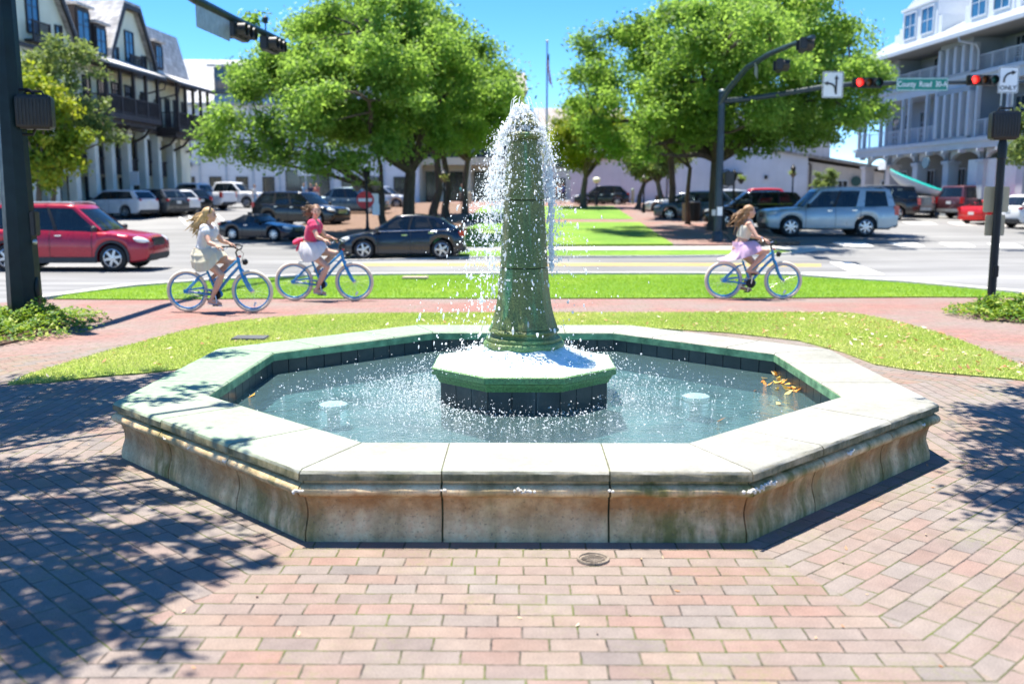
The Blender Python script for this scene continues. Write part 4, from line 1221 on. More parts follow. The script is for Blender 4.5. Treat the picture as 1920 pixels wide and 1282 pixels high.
# mansard roof between and beyond the gables
def mans(x0, x1, z0, z1, y0, y1, hip=0):
    m = MB(); m.rings([[(x0, y0, z0), (x1, y0, z0), (x1 + (0), DEP, z0), (x0, DEP, z0)], [(x0, y1, z1 - .9), (x1 - hip, y1, z1 - .9), (x1 - hip, DEP - 1.5, z1 - .9), (x0, DEP - 1.5, z1 - .9)], [(x0, y1 + 2.4, z1), (x1 - hip - 1.6 * (hip > 0), y1 + 2.4, z1), (x1 - hip - 1.6 * (hip > 0), DEP - 3, z1), (x0, DEP - 3, z1)]])
    return m.build('roof', M_shake, cb, smooth=0)
mans(7.9, 11.9, 9.4, 14.0, -.35, 1.3); mans(18.4, 24.7, 9.2, 13.9, -.4, .5, .3)
def dormer(x0, x1, z0, z1, y0, n):
    m = MB(); m.box(x0, x1, y0, y0 + 4, z0, z1); m.build('dormer', M_dkwood, cb, smooth=0)
    m = MB(); m.box(x0 - .2, x1 + .2, y0 - .25, y0 + 4.2, z1, z1 + .14); m.build('dormer_roof', M_shake, cb, smooth=0)
    w_ = (x1 - x0) / n
    for i in range(n): window(cb, x0 + i * w_ + .1, x0 + (i + 1) * w_ - .1, z0 + .25, z1 - .2, y0, M_winb, M_dkwood, 2, 2)
dormer(8.2, 9.9, 10.2, 12.4, -.1, 1); dormer(10.1, 11.6, 9.7, 11.7, -.25, 1); dormer(18.7, 20.0, 9.9, 11.9, -.2, 1)
m = MB()
m.box(X0, 25.0, -.62, -.36, 9.12, 9.3); m.build('eave_gutter', M_dkwood, cb, smooth=0)
# timber balconies with their own lean-to roofs
def balcony(x0, x1, z, dep, nb):
    m = MB(); m.box(x0, x1, -dep, -.01, z - .34, z); m.box(x0 + .1, x1 - .1, -dep + .3, -.01, z - .62, z - .34); m.build('balcony_floor', M_dkwood, cb, smooth=0)
    for i in range(nb + 1):
        x = x0 + .1 + (x1 - x0 - .2) * i / nb
        m = MB(); m.box(x - .09, x + .09, -dep + .02, -dep + .2, z, 9.15); m.build('balcony_post', M_dkwood, cb, smooth=0)
    railing(cb, (x0, -dep + .08), (x1, -dep + .08), z, 1.0, M_dkwood, .12)
    railing(cb, (x0 + .05, -dep + .1), (x0 + .05, -.05), z, 1.0, M_dkwood, .12)
    railing(cb, (x1 - .05, -dep + .1), (x1 - .05, -.05), z, 1.0, M_dkwood, .12)
    m = MB(); m.extx([(-dep - .35, 9.0), (-dep - .35, 9.14), (0, 10.0), (0, 9.86)], x0 - .3, x1 + .3); m.build('balcony_roof', M_shake, cb, smooth=0)
    m = MB(); m.extx([(-dep - .38, 8.9), (-dep - .38, 9.06), (-dep - .22, 9.06), (-dep - .22, 8.9)], x0 - .32, x1 + .32); m.build('gutter', M_dkwood, cb, smooth=0)
    for x in (x0 + .6, (x0 + x1) / 2, x1 - .6):
        m = MB(); m.tube([(x, -dep + .3, z - .4), (x, -dep * .45, z - 1.15), (x, -.02, z - 1.5)], .09, 6); m.build('bracket', M_dkwood, cb)
    for i in range(nb):
        xa = x0 + (x1 - x0) * (i + .22) / nb; xb = x0 + (x1 - x0) * (i + .72) / nb
        window(cb, xa, xb, z + .05, z + 2.15, 0, M_win, M_dkwood, 2, 2)
balcony(8.3, 15.6, 6.35, 1.75, 4)
balcony(18.6, 24.5, 6.1, 1.75, 4)
for x in (-6, -3, 1, 4.5):
    window(cb, x - .5, x + .5, 6.6, 8.6, 0, M_win, M_dkwood)
window(cb, 16.5, 17.2, 6.2, 8.3, 0, M_win, M_dkwood); railing(cb, (16.2, -.3), (17.5, -.3), 6.1, .95, M_dkwood)
for x, z0 in ((15.95, 9.0), (18.2, 8.9)):
    m = MB(); m.tube([(x, -2.1, z0), (x + .1, -1.9, z0 - .6), (x + .25, -.12, z0 - 1.0), (x + .25, -.1, 5.8)], .06, 6); m.build('downpipe', M_dkwood, cb)
# hanging shop signs under the arcade
for x, z, w_ in ((5.6, 3.2, .7), (14.0, 2.6, .55)):
    s_ = MB(); s_.box(x - .05, x + .05, -.75, -.15, z - .55, z + .35); s_.build('hanging_sign', M_signw, cb, smooth=0, bevel=.02)

# ---- white building that closes the view on the left
wb = empty('white_building', (-31.8, 92, 1.0), R(4), 'long white building with a pale slate roof beyond the left row of cars', 'building')
m = MB(); m.box(0, 23, 0, 14, -1, 9.0); m.build('wall', M_white, wb, smooth=0)
m = MB(); m.extx([(-.7, 8.9), (-.7, 9.1), (5.2, 13.7), (9, 13.7), (14.7, 9.1), (14.7, 8.9)], -1.5, 18.4); m.build('roof', M_shakew, wb, smooth=0)
m = MB(); m.extr([(16.6, 8.9), (16.6, 11.6), (17.6, 13.1), (18.3, 14.4), (19.0, 13.1), (23.0, 12.2), (23.0, 8.9)], -.35, 7); m.build('gable_wall', M_white, wb, smooth=0)
m = MB(); m.box(4.2, 10.2, .4, 6, 9.6, 12.4); m.build('dormer', M_win, wb, smooth=0)
m = MB(); m.extx([(-.1, 12.4), (-.1, 12.6), (7, 13.6), (7, 13.4)], 3.7, 14.0); m.build('dormer_roof', M_shakew, wb, smooth=0)
for i in range(3): window(wb, 4.4 + i * 1.9, 6.0 + i * 1.9, 10.2, 12.2, .4, M_win, pm('slate blue frame', (.08, .12, .17), .5), 2, 3)
for i in range(9):
    x = 1.0 + i * 2.45
    window(wb, x, x + 1.0, 4.2, 5.9, 0, M_win, M_whitet, 2, 3)
    window(wb, x, x + .95, 6.6, 8.1, 0, M_win, M_whitet, 2, 3)
    if i not in (4, 5): window(wb, x, x + 1.1, .1, 2.4, 0, M_shop, M_dkwood, 2, 1, name='shopfront')
    m = MB(); m.box(x + 1.5, x + 1.68, -.12, 0, 0, 8.9); m.build('downpipe', M_greylt, wb, smooth=0)
window(wb, 10.5, 14.6, .1, 3.0, 0, M_shop, M_dkwood, 3, 1, name='shopfront')
m = MB(); m.box(11.7, 13.3, -.3, -.18, 2.5, 3.2); m.build('shop_sign', M_signw, wb, smooth=0)
m = MB(); m.box(-1.0, 1.9, -.9, -.05, 3.3, 3.7); m.build('window_box', M_dkwood, wb, smooth=0)

# ---- cream building with dark balconies behind the left row of trunks
tb = empty('yellow_building', (-9.4, 96, 1.0), R(2), 'cream yellow arcaded building with a dark balcony behind the row of tree trunks', 'building')
m = MB(); m.box(0, 10.5, 1.6, 12, -1, 10.5); m.build('wall', M_tan, tb, smooth=0)
for i in range(5):
    x = .3 + i * 2.4
    m = MB(); m.box(x - .3, x + .3, 0, .6, -1, 3.6); m.build('column', M_tan, tb, smooth=0)
    if i < 4: window(tb, x + .6, x + 1.9, .1, 3.0, 1.6, M_shop, M_dkwood, 2, 1, name='shopfront'); window(tb, x + .6, x + 1.9, 4.4, 6.6, 1.6, M_win, M_whitet)
m = MB(); m.box(0, 10.5, 0, 1.6, 3.6, 4.3); m.build('balcony_floor', M_tan, tb, smooth=0)
railing(tb, (0, .1), (10.5, .1), 4.3, 1.2, M_dkwood, .18)
m = MB(); m.extx([(-.6, 10.4), (-.6, 10.6), (5.5, 13.0), (12.6, 10.6), (12.6, 10.4)], -.4, 10.9); m.build('roof', M_roofd, tb, smooth=0)

# ---- stone house with a wide gable behind the fountain head
sb = empty('stone_house', (-3.2, 118, 1.1), R(-3), 'grey stone house with broad pale shingled gables at the far end of the park', 'building')
m = MB(); m.box(0, 16, 0, 14, -1, 7.4); m.build('wall', M_pinkt, sb, smooth=0)
m = MB(); m.extr([(.6, 7.2), (3.9, 11.8), (7.2, 7.2)], -.3, 9); m.build('gable_wall', M_pinkt, sb, smooth=0)
m = MB()
for a, b in (((0, 6.6), (3.9, 12.2)), ((3.9, 12.2), (8.2, 6.6))):
    m.extr([a, b, (b[0], b[1] + .4), (a[0], a[1] + .4)], -.9, 9.5)
m.build('gable_roof', M_shakew, sb, smooth=0)
m = MB(); m.extx([(-.9, 7.2), (-.9, 7.5), (5.5, 11.2), (9, 11.2), (14.7, 7.4), (14.7, 7.2)], 5.6, 16.8); m.build('roof', M_roofd, sb, smooth=0)
m = MB(); m.box(6.0, 11.0, -1.6, 0, 5.9, 6.3); m.build('porch_roof', M_dkwood, sb, smooth=0)
for x in (2.2, 4.6, 8.2, 10.4, 12.6): window(sb, x, x + 1.2, 3.8, 5.7, 0, M_win, M_dkwood); window(sb, x, x + 1.4, .1, 2.6, 0, M_shop, M_dkwood, 2, 1, name='shopfront')
window(sb, 3.2, 4.6, 8.1, 9.8, -.3, M_win, M_dkwood)

# ---- long low pale wall building right of the flagpole
lw = empty('low_building', (5.1, 86, .9), R(-6), 'long low pale building with a blank wall facing the park', 'building')
m = MB(); m.box(0, 8.2, 0, 10, -1, 3.9); m.build('wall', M_pink, lw, smooth=0)
m = MB(); m.box(-.4, 8.6, -.4, 10.4, 3.9, 4.15); m.extx([(-.4, 4.15), (3.5, 5.6), (7, 5.6), (10.4, 4.15)], -.3, 8.5); m.build('roof', M_metal, lw, smooth=0)
m = MB(); m.box(7.7, 8.3, -.25, 0, -1, 3.9); m.build('pilaster', M_whitet, lw, smooth=0)
m = MB(); m.box(8.4, 8.9, -.15, .3, -1, 5.5); m.build('pilaster', M_whitet, lw, smooth=0)
# ---- white hall with a blank gable wall and a lean-to shop at its right
gh = empty('white_hall', (13.4, 84, .85), R(-4), 'white hall with a big blank gable wall and a lean-to shop at its right end', 'building')
m = MB(); m.extr([(0, -1), (0, 3.9), (4.6, 7.6), (8.8, 7.6), (11.6, 4.0), (11.6, -1)], 0, 16); m.build('wall', M_pink, gh, smooth=0)
m = MB(); m.extr([(-.5, 3.5), (4.4, 7.5), (9.0, 7.5), (9.0, 7.85), (4.3, 7.85), (-.6, 3.85)], -.3, 16.3); m.build('roof', M_metal, gh, smooth=0)
m = MB(); m.box(8.9, 14.6, 5, 16, 3.6, 8.6); m.build('upper_wall', boards('mid grey boards', (.52, .53, .54), .45), gh, smooth=0)  # even grey base with darker board grooves
m = MB(); m.box(8.5, 15.0, 4.6, 16.4, 8.6, 8.9); m.build('upper_roof', M_metal, gh, smooth=0)
for x in (12.2, 13.2): window(gh, x, x + .7, 5.2, 7.4, 5, M_win, M_whitet)
m = MB(); m.extr([(11.61, -1), (11.61, 3.7), (19.2, 2.55), (19.2, -1)], .5, 12); m.build('shop_wall', boards('cream pink boards', (.66, .58, .52), .5, 0, .8, .9), gh, smooth=0)
m = MB(); m.extr([(8.6, 4.75), (19.8, 2.85), (19.8, 2.62), (8.6, 4.5)], -.35, 12.4); m.build('shop_roof', M_roofd, gh, smooth=0)
m = MB(); m.tube([(11.7, .42, 3.5), (11.9, .3, 3.4), (11.9, .35, 0)], .06, 6); m.build('downpipe', M_dkwood, gh)
for x in (14.2, 16.2, 17.8): window(gh, x, x + .9, .2, 2.1, .5, M_shop, M_whitet, 2, 2)
m = MB(); m.box(4.0, 6.0, -1.3, -.01, 2.55, 2.7); m.box(4.2, 4.3, -1.2, -.02, 1.9, 2.55); m.build('awning', M_dkwood, gh, smooth=0)
m = MB(); m.lathe([(.01, 0), (.42, .02), (.42, .08), (.01, .1)], 20, axis='Y'); o = m.build('round_sign', pm('dark green sign', (.03, .09, .08), .5), gh); o.location = (15.7, .2, 2.0)
m = MB(); m.box(8.0, 8.25, -.2, -.01, 2.2, 2.5); m.build('wall_lamp', M_dkwood, gh, smooth=0)
bh = empty('blue_house', (26.5, 125, 1.2), 0, 'distant pale blue house in the gap beside the grey balcony building', 'building')
m = MB(); m.box(-2, 3.0, 0, 8, -1, 6.6); m.build('wall', pm('pale blue boards', (.35, .58, .68), .8), bh, smooth=0)
m = MB(); m.extr([(-2.5, 6.4), (.5, 9.0), (3.5, 6.4)], -.4, 8.4); m.build('roof', M_metal, bh, smooth=0)
for x in (-1.4, 0, 1.4): window(bh, x, x + .9, 4.0, 5.8, 0, M_winb, M_whitet)
wt = empty('white_tower_house', (24.6, 112, 1.2), 0, 'distant white house with small windows behind the low pinkish shop', 'building')
m = MB(); m.box(-1.6, 2.2, 0, 6, -1, 9.3); m.build('wall', M_white, wt, smooth=0)
m = MB(); m.box(-1.8, 2.4, -.2, 6.2, 9.3, 9.6); m.build('parapet', M_whitet, wt, smooth=0)
for x in (-1.0, .6):
    for z in (5.0, 7.2): window(wt, x, x + .8, z, z + 1.5, 0, M_win, M_whitet)

# ---- grey balcony building on the right
ang = math.atan2(-1, .076)
gb = empty('grey_building', (26.4, 75, .55), ang, 'pale grey building on the right with porches, louvred bays and white dormers', 'building')
# local x runs towards the camera, the street is on local -y
def GB(m, name, mat, **k): return m.build(name, mat, gb, smooth=0, **k)
Lg = 34; F2, F3, EV = 4.55, 8.35, 10.55
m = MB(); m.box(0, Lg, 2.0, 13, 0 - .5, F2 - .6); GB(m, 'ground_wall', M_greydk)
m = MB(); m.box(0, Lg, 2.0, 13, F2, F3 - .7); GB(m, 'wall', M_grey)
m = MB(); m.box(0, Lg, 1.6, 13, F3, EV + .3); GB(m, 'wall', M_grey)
m = MB(); m.box(-.3, Lg, -.25, 13.0, F2 - .62, F2 - .002); m.box(-.4, Lg, -.38, -.25, F2 - .22, F2 + .02); GB(m, 'porch_floor', M_greylt)
m = MB(); m.box(-.2, Lg, -.15, 13.0, F3 - .72, F3 - .002); m.box(-.3, Lg, -.28, -.15, F3 - .2, F3 + .02); GB(m, 'porch_floor', M_greylt)
m = MB(); m.extx([(-1.5, EV - .12), (-1.5, EV + .02), (3.8, EV + 2.6), (10, EV + 2.6), (14, EV), (14, EV - .1)], -.8, Lg); GB(m, 'roof', M_metal)
m = MB(); m.extx([(-1.52, EV - .2), (-1.52, EV - .04), (-1.35, EV - .04), (-1.35, EV - .2)], -.85, Lg); GB(m, 'gutter', M_greylt)
m = MB(); m.box(-.6, Lg, -1.3, 1.6, EV - .13, EV - .06); GB(m, 'soffit', M_greydk)
bays = [(11.9, 15.6), (25, 29)]
for a, b in bays:                                                     # louvred bays of tall slit windows
    for z0, z1 in ((F2, F3 - .72), (F3, EV - .14)):
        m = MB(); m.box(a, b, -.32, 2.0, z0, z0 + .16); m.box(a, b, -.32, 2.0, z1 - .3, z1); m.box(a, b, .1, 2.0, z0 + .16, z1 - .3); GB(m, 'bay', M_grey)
        n = 4; w_ = (b - a) / n
        for i in range(n + 1):
            m = MB(); x = a + i * w_; m.box(x - .15, x + .15, -.38, .1, z0 + .16, z1 - .3); GB(m, 'bay_fin', M_greylt)
        for i in range(n): window(gb, a + i * w_ + .17, a + (i + 1) * w_ - .17, z0 + .2, z1 - .34, .1, M_win, M_greylt, 1, 2, .05)
posts2 = [0, .9, 3.6, 4.5, 6.9, 7.8, 10.2, 11.4, 16.2, 19.4, 22.4]
for x in posts2:
    m = MB(); m.box(x - .11, x + .11, -.2, .02, F2, F3 - .72); GB(m, 'post', M_greylt)
for a, b in ((.0, 3.6), (3.7, 7.8), (7.9, 11.8), (15.8, 20), (20, 24.8)):
    railing(gb, (a, -.1), (b, -.1), F2, 1.0, M_greylt, horiz=True, post=1.3)
for a, b in ((5.8, 11.8), (15.9, 20.3)):
    railing(gb, (a, -.05), (b, -.05), F3, .95, M_greylt, horiz=True, post=1.3)
for xa_, xb_ in ((0, 1.6), (2.2, 5.6), (20.4, 24.9)):
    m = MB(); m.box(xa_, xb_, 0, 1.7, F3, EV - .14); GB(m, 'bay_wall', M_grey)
for x, z, h, y in ((3.2, F3 + .4, 1.5, 0), (4.6, F3 + .4, 1.5, 0), (21.2, F3 + .3, 1.6, 0), (23, F3 + .3, 1.6, 0)): window(gb, x - .4, x + .4, z, z + h, y, M_winb, M_greylt)
for x in (8.0, 10.2, 17.4, 19.0): window(gb, x - .5, x + .5, F3 + .1, F3 + 1.95, 1.6, M_win, M_greylt)
for x in (1.6, 3.0, 5.8, 8.9, 10.6, 17.2, 18.9, 22): window(gb, x - .55, x + .55, F2 + .1, F2 + 2.4, 2.0, M_win, M_greylt)
# planted ledge
for x in (.25, 6.1, 16.0):
    m = MB(); m.tube([(x, -1.45, EV - .15), (x + .05, -1.4, EV - .45), (x + .3, -.5, EV - .65), (x + .3, -.3, EV - 1.0), (x + .3, -.3, F3 + .1)], .07, 6); m.build('downpipe', M_greylt, gb)
def wdormer(x0, x1, z0, z1, y0):
    m = MB(); m.box(x0, x1, y0, y0 + 5, z0, z1); m.box(x0 - .5, x0, y0 + .05, y0 + 4, z0, z0 + (z1 - z0) * .55); m.box(x1, x1 + .5, y0 + .05, y0 + 4, z0, z0 + (z1 - z0) * .55)
    m.extr([(x0 + .25, z1), ((x0 + x1) / 2 - .5, z1 + .7), ((x0 + x1) / 2 + .5, z1 + .7), (x1 - .25, z1)], y0, y0 + 5)
    GB(m, 'dormer', M_whitet)
    m = MB(); m.box(x0 - .1, x1 + .1, y0 - .12, y0, z1 - .1, z1 + .06); GB(m, 'dormer_cornice', M_whitet)
    w_ = (x1 - x0) / 2
    for i in range(2): window(gb, x0 + i * w_ + .35, x0 + (i + 1) * w_ - .35, z0 + .45, z1 - .3, y0, M_winb, M_whitet, 2, 2)
wdormer(5.0, 9.8, EV + .7, EV + 3.2, .4); wdormer(13.6, 18.4, EV + .7, EV + 3.2, .4); wdormer(22.5, 27, EV + .7, EV + 3.2, .4)
m = MB(); m.box(1.6, 3.4, 1.5, 4, EV + 1, EV + 2.1); m.box(10.6, 12.6, 2.2, 6, EV + 1.5, EV + 4.4); GB(m, 'parapet', M_whitet)
# ground floor: arched brackets, piers, shopfronts, hanging signs
for i, x in enumerate([.6, 4.6, 8.6, 12.6, 16.6, 20.6, 24.6]):
    m = MB(); m.box(x - .35, x + .35, .1, .8, -.5, 3.1); m.box(x - .45, x + .45, 0, .9, 3.1, 3.3); m.build('pier', M_pinkt if i < 2 else M_greylt, gb, smooth=0, bevel=.02)
    if i < 6:
        arc = [(x + .36, 3.3), (x + .36, F2 - .64), (x + 3.64, F2 - .64), (x + 3.64, 3.3)] + [(x + 2 + 1.64 * math.cos(a), 3.3 - .02 + .52 * math.sin(a)) for a in [R(8 + 164 * j / 10) for j in range(11)]]
        m = MB(); m.extr(arc, .2, .5); m.build('arch', M_greylt, gb, smooth=0)
        window(gb, x + .6, x + 1.7, 0, 2.9, 2.0, M_shop, M_dkwood, 2, 1, name='shopfront'); window(gb, x + 2.1, x + 3.2, 0, 2.9, 2.0, M_shop, M_greylt, 2, 1, name='shopfront')
for x in range(1, 24, 2):
    m = MB(); m.box(x - .07, x + .07, -.42, .0, F2 - .82, F2 - .62); GB(m, 'bracket', M_greylt)
m = MB(); m.box(14.9, 17.9, .3, .42, 0, 3.3); m.box(18.4, 20.2, .3, .42, 0, 3.3); GB(m, 'shutter_panel', M_whitet)
m = MB(); m.box(4.35, 5.5, -.5, -.42, 2.95, 3.5); GB(m, 'hanging_sign', M_signw)
m = MB(); m.lathe([(.01, -.04), (.42, -.04), (.42, .04), (.01, .04)], 20, axis='Y', caps=True); o = m.build('hanging_sign', pm('slate blue sign', (.07, .14, .2), .5), gb); o.location = (11.2, -.5, 3.25); o.scale = (1.1, 1, .85)
m = MB(); m.ell((2.4, .6, F2 + 2.2), (.14, .14, .22), 10, 8); m.build('porch_lantern', pm('warm porch lantern', (.8, .6, .25), .3), gb)
# ------------------------------------------------------------------ signals, signs, poles
def emit(name, col, s):
    m, nt, b = newmat(name)
    b.inputs['Base Color'].default_value = (*col, 1); b.inputs['Roughness'].default_value = .4
    b.inputs['Emission Color'].default_value = (*col, 1); b.inputs['Emission Strength'].default_value = s
    bump(nt, b, N(nt, 'ShaderNodeTexVoronoi', {'Scale': 60}).outputs[0], .3)
    return m
M_redlit = emit('lit red lens', (1.0, .02, .015), 2.6)
M_amber = pm('unlit amber lens', (.28, .09, .02), .3, var=.2, scale=20)
M_green = pm('unlit green lens', (.015, .10, .07), .3, var=.2, scale=20)
M_plastic = pm('black signal housing', (.014, .015, .016), .45, var=.25, scale=6)
def text_mesh(s, size, mat, parent, loc, name='lettering', align='CENTER', depth=.004, space=1.0, sx=1.0):
    cu = bpy.data.curves.new(name, 'FONT'); cu.body = s; cu.size = size; cu.align_x = align; cu.align_y = 'CENTER'; cu.extrude = depth; cu.space_character = space; cu.resolution_u = 4; cu.offset = size * .012
    t = bpy.data.objects.new(name, cu); COL.objects.link(t)
    dg = bpy.context.evaluated_depsgraph_get()
    me = bpy.data.meshes.new_from_object(t.evaluated_get(dg)); bpy.data.objects.remove(t)
    me.materials.clear(); me.materials.append(mat)
    o = bpy.data.objects.new(name, me); COL.objects.link(o); o.parent = parent
    o.location = loc; o.rotation_euler = (R(90), 0, 0); o.scale = (sx, 1, 1)
    return o
def signal_head(loc, rz, label, lit=True, group='traffic lights on the mast arms', sc=1):
    "horizontal three lens signal; lenses face local -y, red at local -x"
    o = empty('traffic_light', loc, rz, label, 'traffic light', group, sc)
    m = MB(); m.box(-.55, .55, -.08, .14, -.185, .185); m.build('housing', M_plastic, o, bevel=.03)
    for i, (mt) in enumerate((M_redlit if lit else M_plastic, M_amber, M_green)):
        x = -.36 + .36 * i
        m = MB(); m.ell((0, 0, 0), (.135, .045, .135), 18, 8); l = m.build('lens', mt, o); l.location = (x, -.085, 0)
        m = MB(); rg = []
        for y, r in ((-.08, .15), (-.30, .155)):
            rg.append([(x + r * math.cos(a), y, r * math.sin(a)) for a in [R(-70 + 320 * j / 18) for j in range(19)]] + [(x + (r - .012) * math.cos(a), y, (r - .012) * math.sin(a)) for a in [R(250 - 320 * j / 18) for j in range(19)]])
        m.rings(rg); m.build('visor', M_plastic, o)
    m = MB(); m.box(-.05, .05, .14, .24, -.16, .16); m.build('bracket', M_black, o, smooth=0)
    return o
def arrow_strip(pts, w_, mb, head=.16, y=-.012):
    "flat arrow in the x-z plane along points"
    pts = [Vector((p[0], p[1])) for p in pts]
    L_, R_ = [], []
    for i, p in enumerate(pts):
        t = (pts[min(i + 1, len(pts) - 1)] - pts[max(0, i - 1)]).normalized(); n = Vector((-t.y, t.x)) * w_ / 2
        L_.append(p + n); R_.append(p - n)
    for i in range(len(pts) - 1):
        q = [L_[i], L_[i + 1], R_[i + 1], R_[i]]
        mb.rings([[(p.x, y, p.y) for p in q], [(p.x, y + .006, p.y) for p in q]])
    t = (pts[-1] - pts[-2]).normalized(); n = Vector((-t.y, t.x))
    q = [pts[-1] + n * head * .55, pts[-1] + t * head, pts[-1] - n * head * .55]
    mb.rings([[(p.x, y, p.y) for p in q], [(p.x, y + .006, p.y) for p in q]])
def panel(name, label, loc, w_, h, rz, mat, border=None, cat='sign', group=None):
    o = empty(name, loc, rz, label, cat, group)
    m = MB(); r = min(w_, h) * .06
    def rr(a, b, rad): return [(sx * (a - rad) + rad * math.cos(R(q)) , sz * (b - rad) + rad * math.sin(R(q))) for sx, sz, q0 in ((1, 1, 0), (-1, 1, 90), (-1, -1, 180), (1, -1, 270)) for q in (q0, q0 + 45, q0 + 90)]
    m.extr(rr(w_ / 2, h / 2, r), -.004, .004); m.build('sheet', mat, o, smooth=0)
    if border:
        m = MB(); a, b = rr(w_ / 2 - .02, h / 2 - .02, r), rr(w_ / 2 - .04, h / 2 - .04, r * .8)
        for i in range(len(a)):
            j = (i + 1) % len(a); q = [a[i], a[j], b[j], b[i]]
            m.rings([[(p[0], -.010, p[1]) for p in q], [(p[0], -.005, p[1]) for p in q]])
        m.build('border', border, o, smooth=0)
    return o

# right mast arm signal
pr = gp(1345, 454); YP = pr.y
mp = empty('mast_arm_pole', pr, 0, 'dark blue grey signal pole with curved mast arms at the right of the park', 'signal pole')
H_ = at(1345, 172, YP).z - pr.z
m = MB(); m.lathe([(.17, -.1), (.165, 0), (.16, .3), (.135, H_ - .05), (.135, H_)], 12); m.build('shaft', M_pole, mp)
m = MB(); m.lathe([(.15, H_), (.15, H_ + .03), (.10, H_ + .09), (.0, H_ + .10)], 12); m.build('cap', M_galv, mp)
m = MB(); m.box(-.3, .3, -.3, .3, -.05, .05); m.build('base_plate', M_pole, mp, bevel=.01)
m = MB(); m.lathe([(.22, .04), (.22, .35), (.18, .42)], 12); m.build('base_collar', M_pole, mp)
zc = at(1345, 335, YP).z - pr.z
m = MB(); m.box(.20, .56, -.2, .2, zc - .28, zc + .28); m.build('pedestrian_signal', M_plastic, mp, bevel=.03)
m = MB(); m.tube([(.1, 0, zc + .3), (.3, 0, zc + .34), (.4, 0, zc + .28)], .025, 6); m.tube([(.1, 0, zc - .33), (.3, 0, zc - .36), (.4, 0, zc - .28)], .025, 6); m.each('bracket', M_black, mp)
m = MB(); m.box(-.08, .12, -.19, -.165, at(1345, 404, YP).z - pr.z, at(1345, 388, YP).z - pr.z); m.build('notice', M_signw, mp, smooth=0)
m = MB(); m.box(-.16, .16, -.02, .02, 0, .24); o = m.build('push_button', M_galv, mp, bevel=.01); o.location = (-.2, -.1, 1.05); o.scale = (.5, 1, 1)
def arm_pts(pix): return [at(x, y, Y) - pr for x, y, Y in pix]
pts = arm_pts([(1350, 190, YP), (1400, 186, YP), (1470, 176, YP - .2), (1540, 164, YP - .4), (1600, 158, YP - .6), (1680, 156, YP - .8), (1800, 155, YP - 1.1), (1960, 154, YP - 1.5), (2000, 154, YP - 1.6)])
m = MB(); m.tube(pts, [.115, .11, .105, .1, .095, .09, .08, .07, .068], 10); m.build('mast_arm', M_pole, mp)
ends = []
for px, py, z in ((1352, 190, None), (1375, 150, None),): pass
bend = [(1350, 195, YP), (1368, 165, YP - .5), (1400, 128, YP - 1.8), (1440, 103, YP - 3.2), (1480, 86, YP - 5.0), (1525, 70, YP - 7.2)]
m = MB(); m.tube(arm_pts(bend), [.11, .11, .105, .095, .085, .075], 10); m.build('mast_arm', M_pole, mp)
ya = math.atan2(-1.6, 9)
p = at(1622, 157, YP - .75); signal_head((p.x, p.y - .22, p.z), 0, 'lit red traffic light between the forked arrow sign and the green street sign')
p = at(1836, 152, YP - 1.3); signal_head((p.x, p.y - .22, p.z), 0, 'lit red traffic light just left of the ONLY sign')
p = at(1504, 84, YP - 6.3); signal_head((p.x + .05, p.y, p.z - .02), R(78), 'traffic light seen from its side at the tip of the curved arm', False)
p = at(1458, 108, YP - 4.2); signal_head((p.x + .1, p.y, p.z - .28), R(78), 'traffic light hanging below the middle of the curved right arm', False)
p = at(1559, 160, YP - .55)
s = panel('arrow_sign', 'white road sign with a black arrow forking straight and left', (p.x, p.y - .16, p.z), .80, .98, 0, M_signw, M_ltblack)
m = MB(); arrow_strip([(.13, -.36), (.13, -.1), (.13, .2)], .07, m); arrow_strip([(.11, -.30), (.09, -.12), (.0, .0), (-.13, .04), (-.19, .045)], .07, m, y=-.018); m.build('arrow', M_ltblack, s, smooth=0)
p = at(1726, 159.5, YP - .95)
s = panel('street_sign', 'green street name sign reading County Road 30-A on the mast arm', (p.x, p.y - .16, p.z), 1.96, .48, 0, M_signg, M_signw)
text_mesh('County  Road  30-A', .285, M_signw, s, (0, -.012, 0), sx=.80)
p = at(1887, 151, YP - 1.4)
s = panel('arrow_sign', 'white road sign with a curved right arrow above the word ONLY', (p.x, p.y - .16, p.z), .76, .96, 0, M_signw, M_ltblack)
m = MB(); arrow_strip([(-.17, -.10), (-.165, .03), (-.12, .14), (-.03, .22), (.08, .25), (.11, .255)], .075, m, .17); m.build('arrow', M_ltblack, s, smooth=0)
text_mesh('ONLY', .23, M_ltblack, s, (0, -.012, -.30))
m = MB(); m.box(-.24, -.19, .01, .03, -.95, -.45); m.box(.19, .24, .01, .03, -.95, -.45); m.each('support', M_galv, s, smooth=0)
p = at(1418, 134, YP - 2.6)
panel('blank_sign', 'street name sign seen almost edge on under the bend of the right curved arm', (p.x, p.y, p.z), 1.5, .42, R(72), M_galv)

# near left mast arm pole, its arm runs out over the road
pl_ = gp(50, 604)
lp = empty('mast_arm_pole', pl_, 0, 'big dark green black signal pole at the left edge of the photo', 'signal pole')
m = MB(); ring = []
for z, r in ((-.1, .235), (0, .235), (1.5, .205), (3, .18), (5, .155), (6.9, .135)):
    ring.append([(r * math.cos(R(22.5 + 45 * j)), r * math.sin(R(22.5 + 45 * j)), z) for j in range(8)])
m.rings(ring); m.build('shaft', M_polegrn, lp, smooth=20)
m = MB(); m.box(-.3, .3, -.3, .3, -.04, .035); m.build('base_plate', M_polegrn, lp, bevel=.008)
for sx in (-1, 1):
    for sy in (-1, 1):
        m = MB(); m.lathe([(.028, .03), (.028, .1), (.0, .105)], 6, (sx * .25, sy * .25, 0)); m.build('bolt', M_galv, lp)
m = MB(); m.ell((.218, -.05, .48), (.03, .075, .17), 12, 10); m.build('hand_hole_cover', M_polegrn, lp)
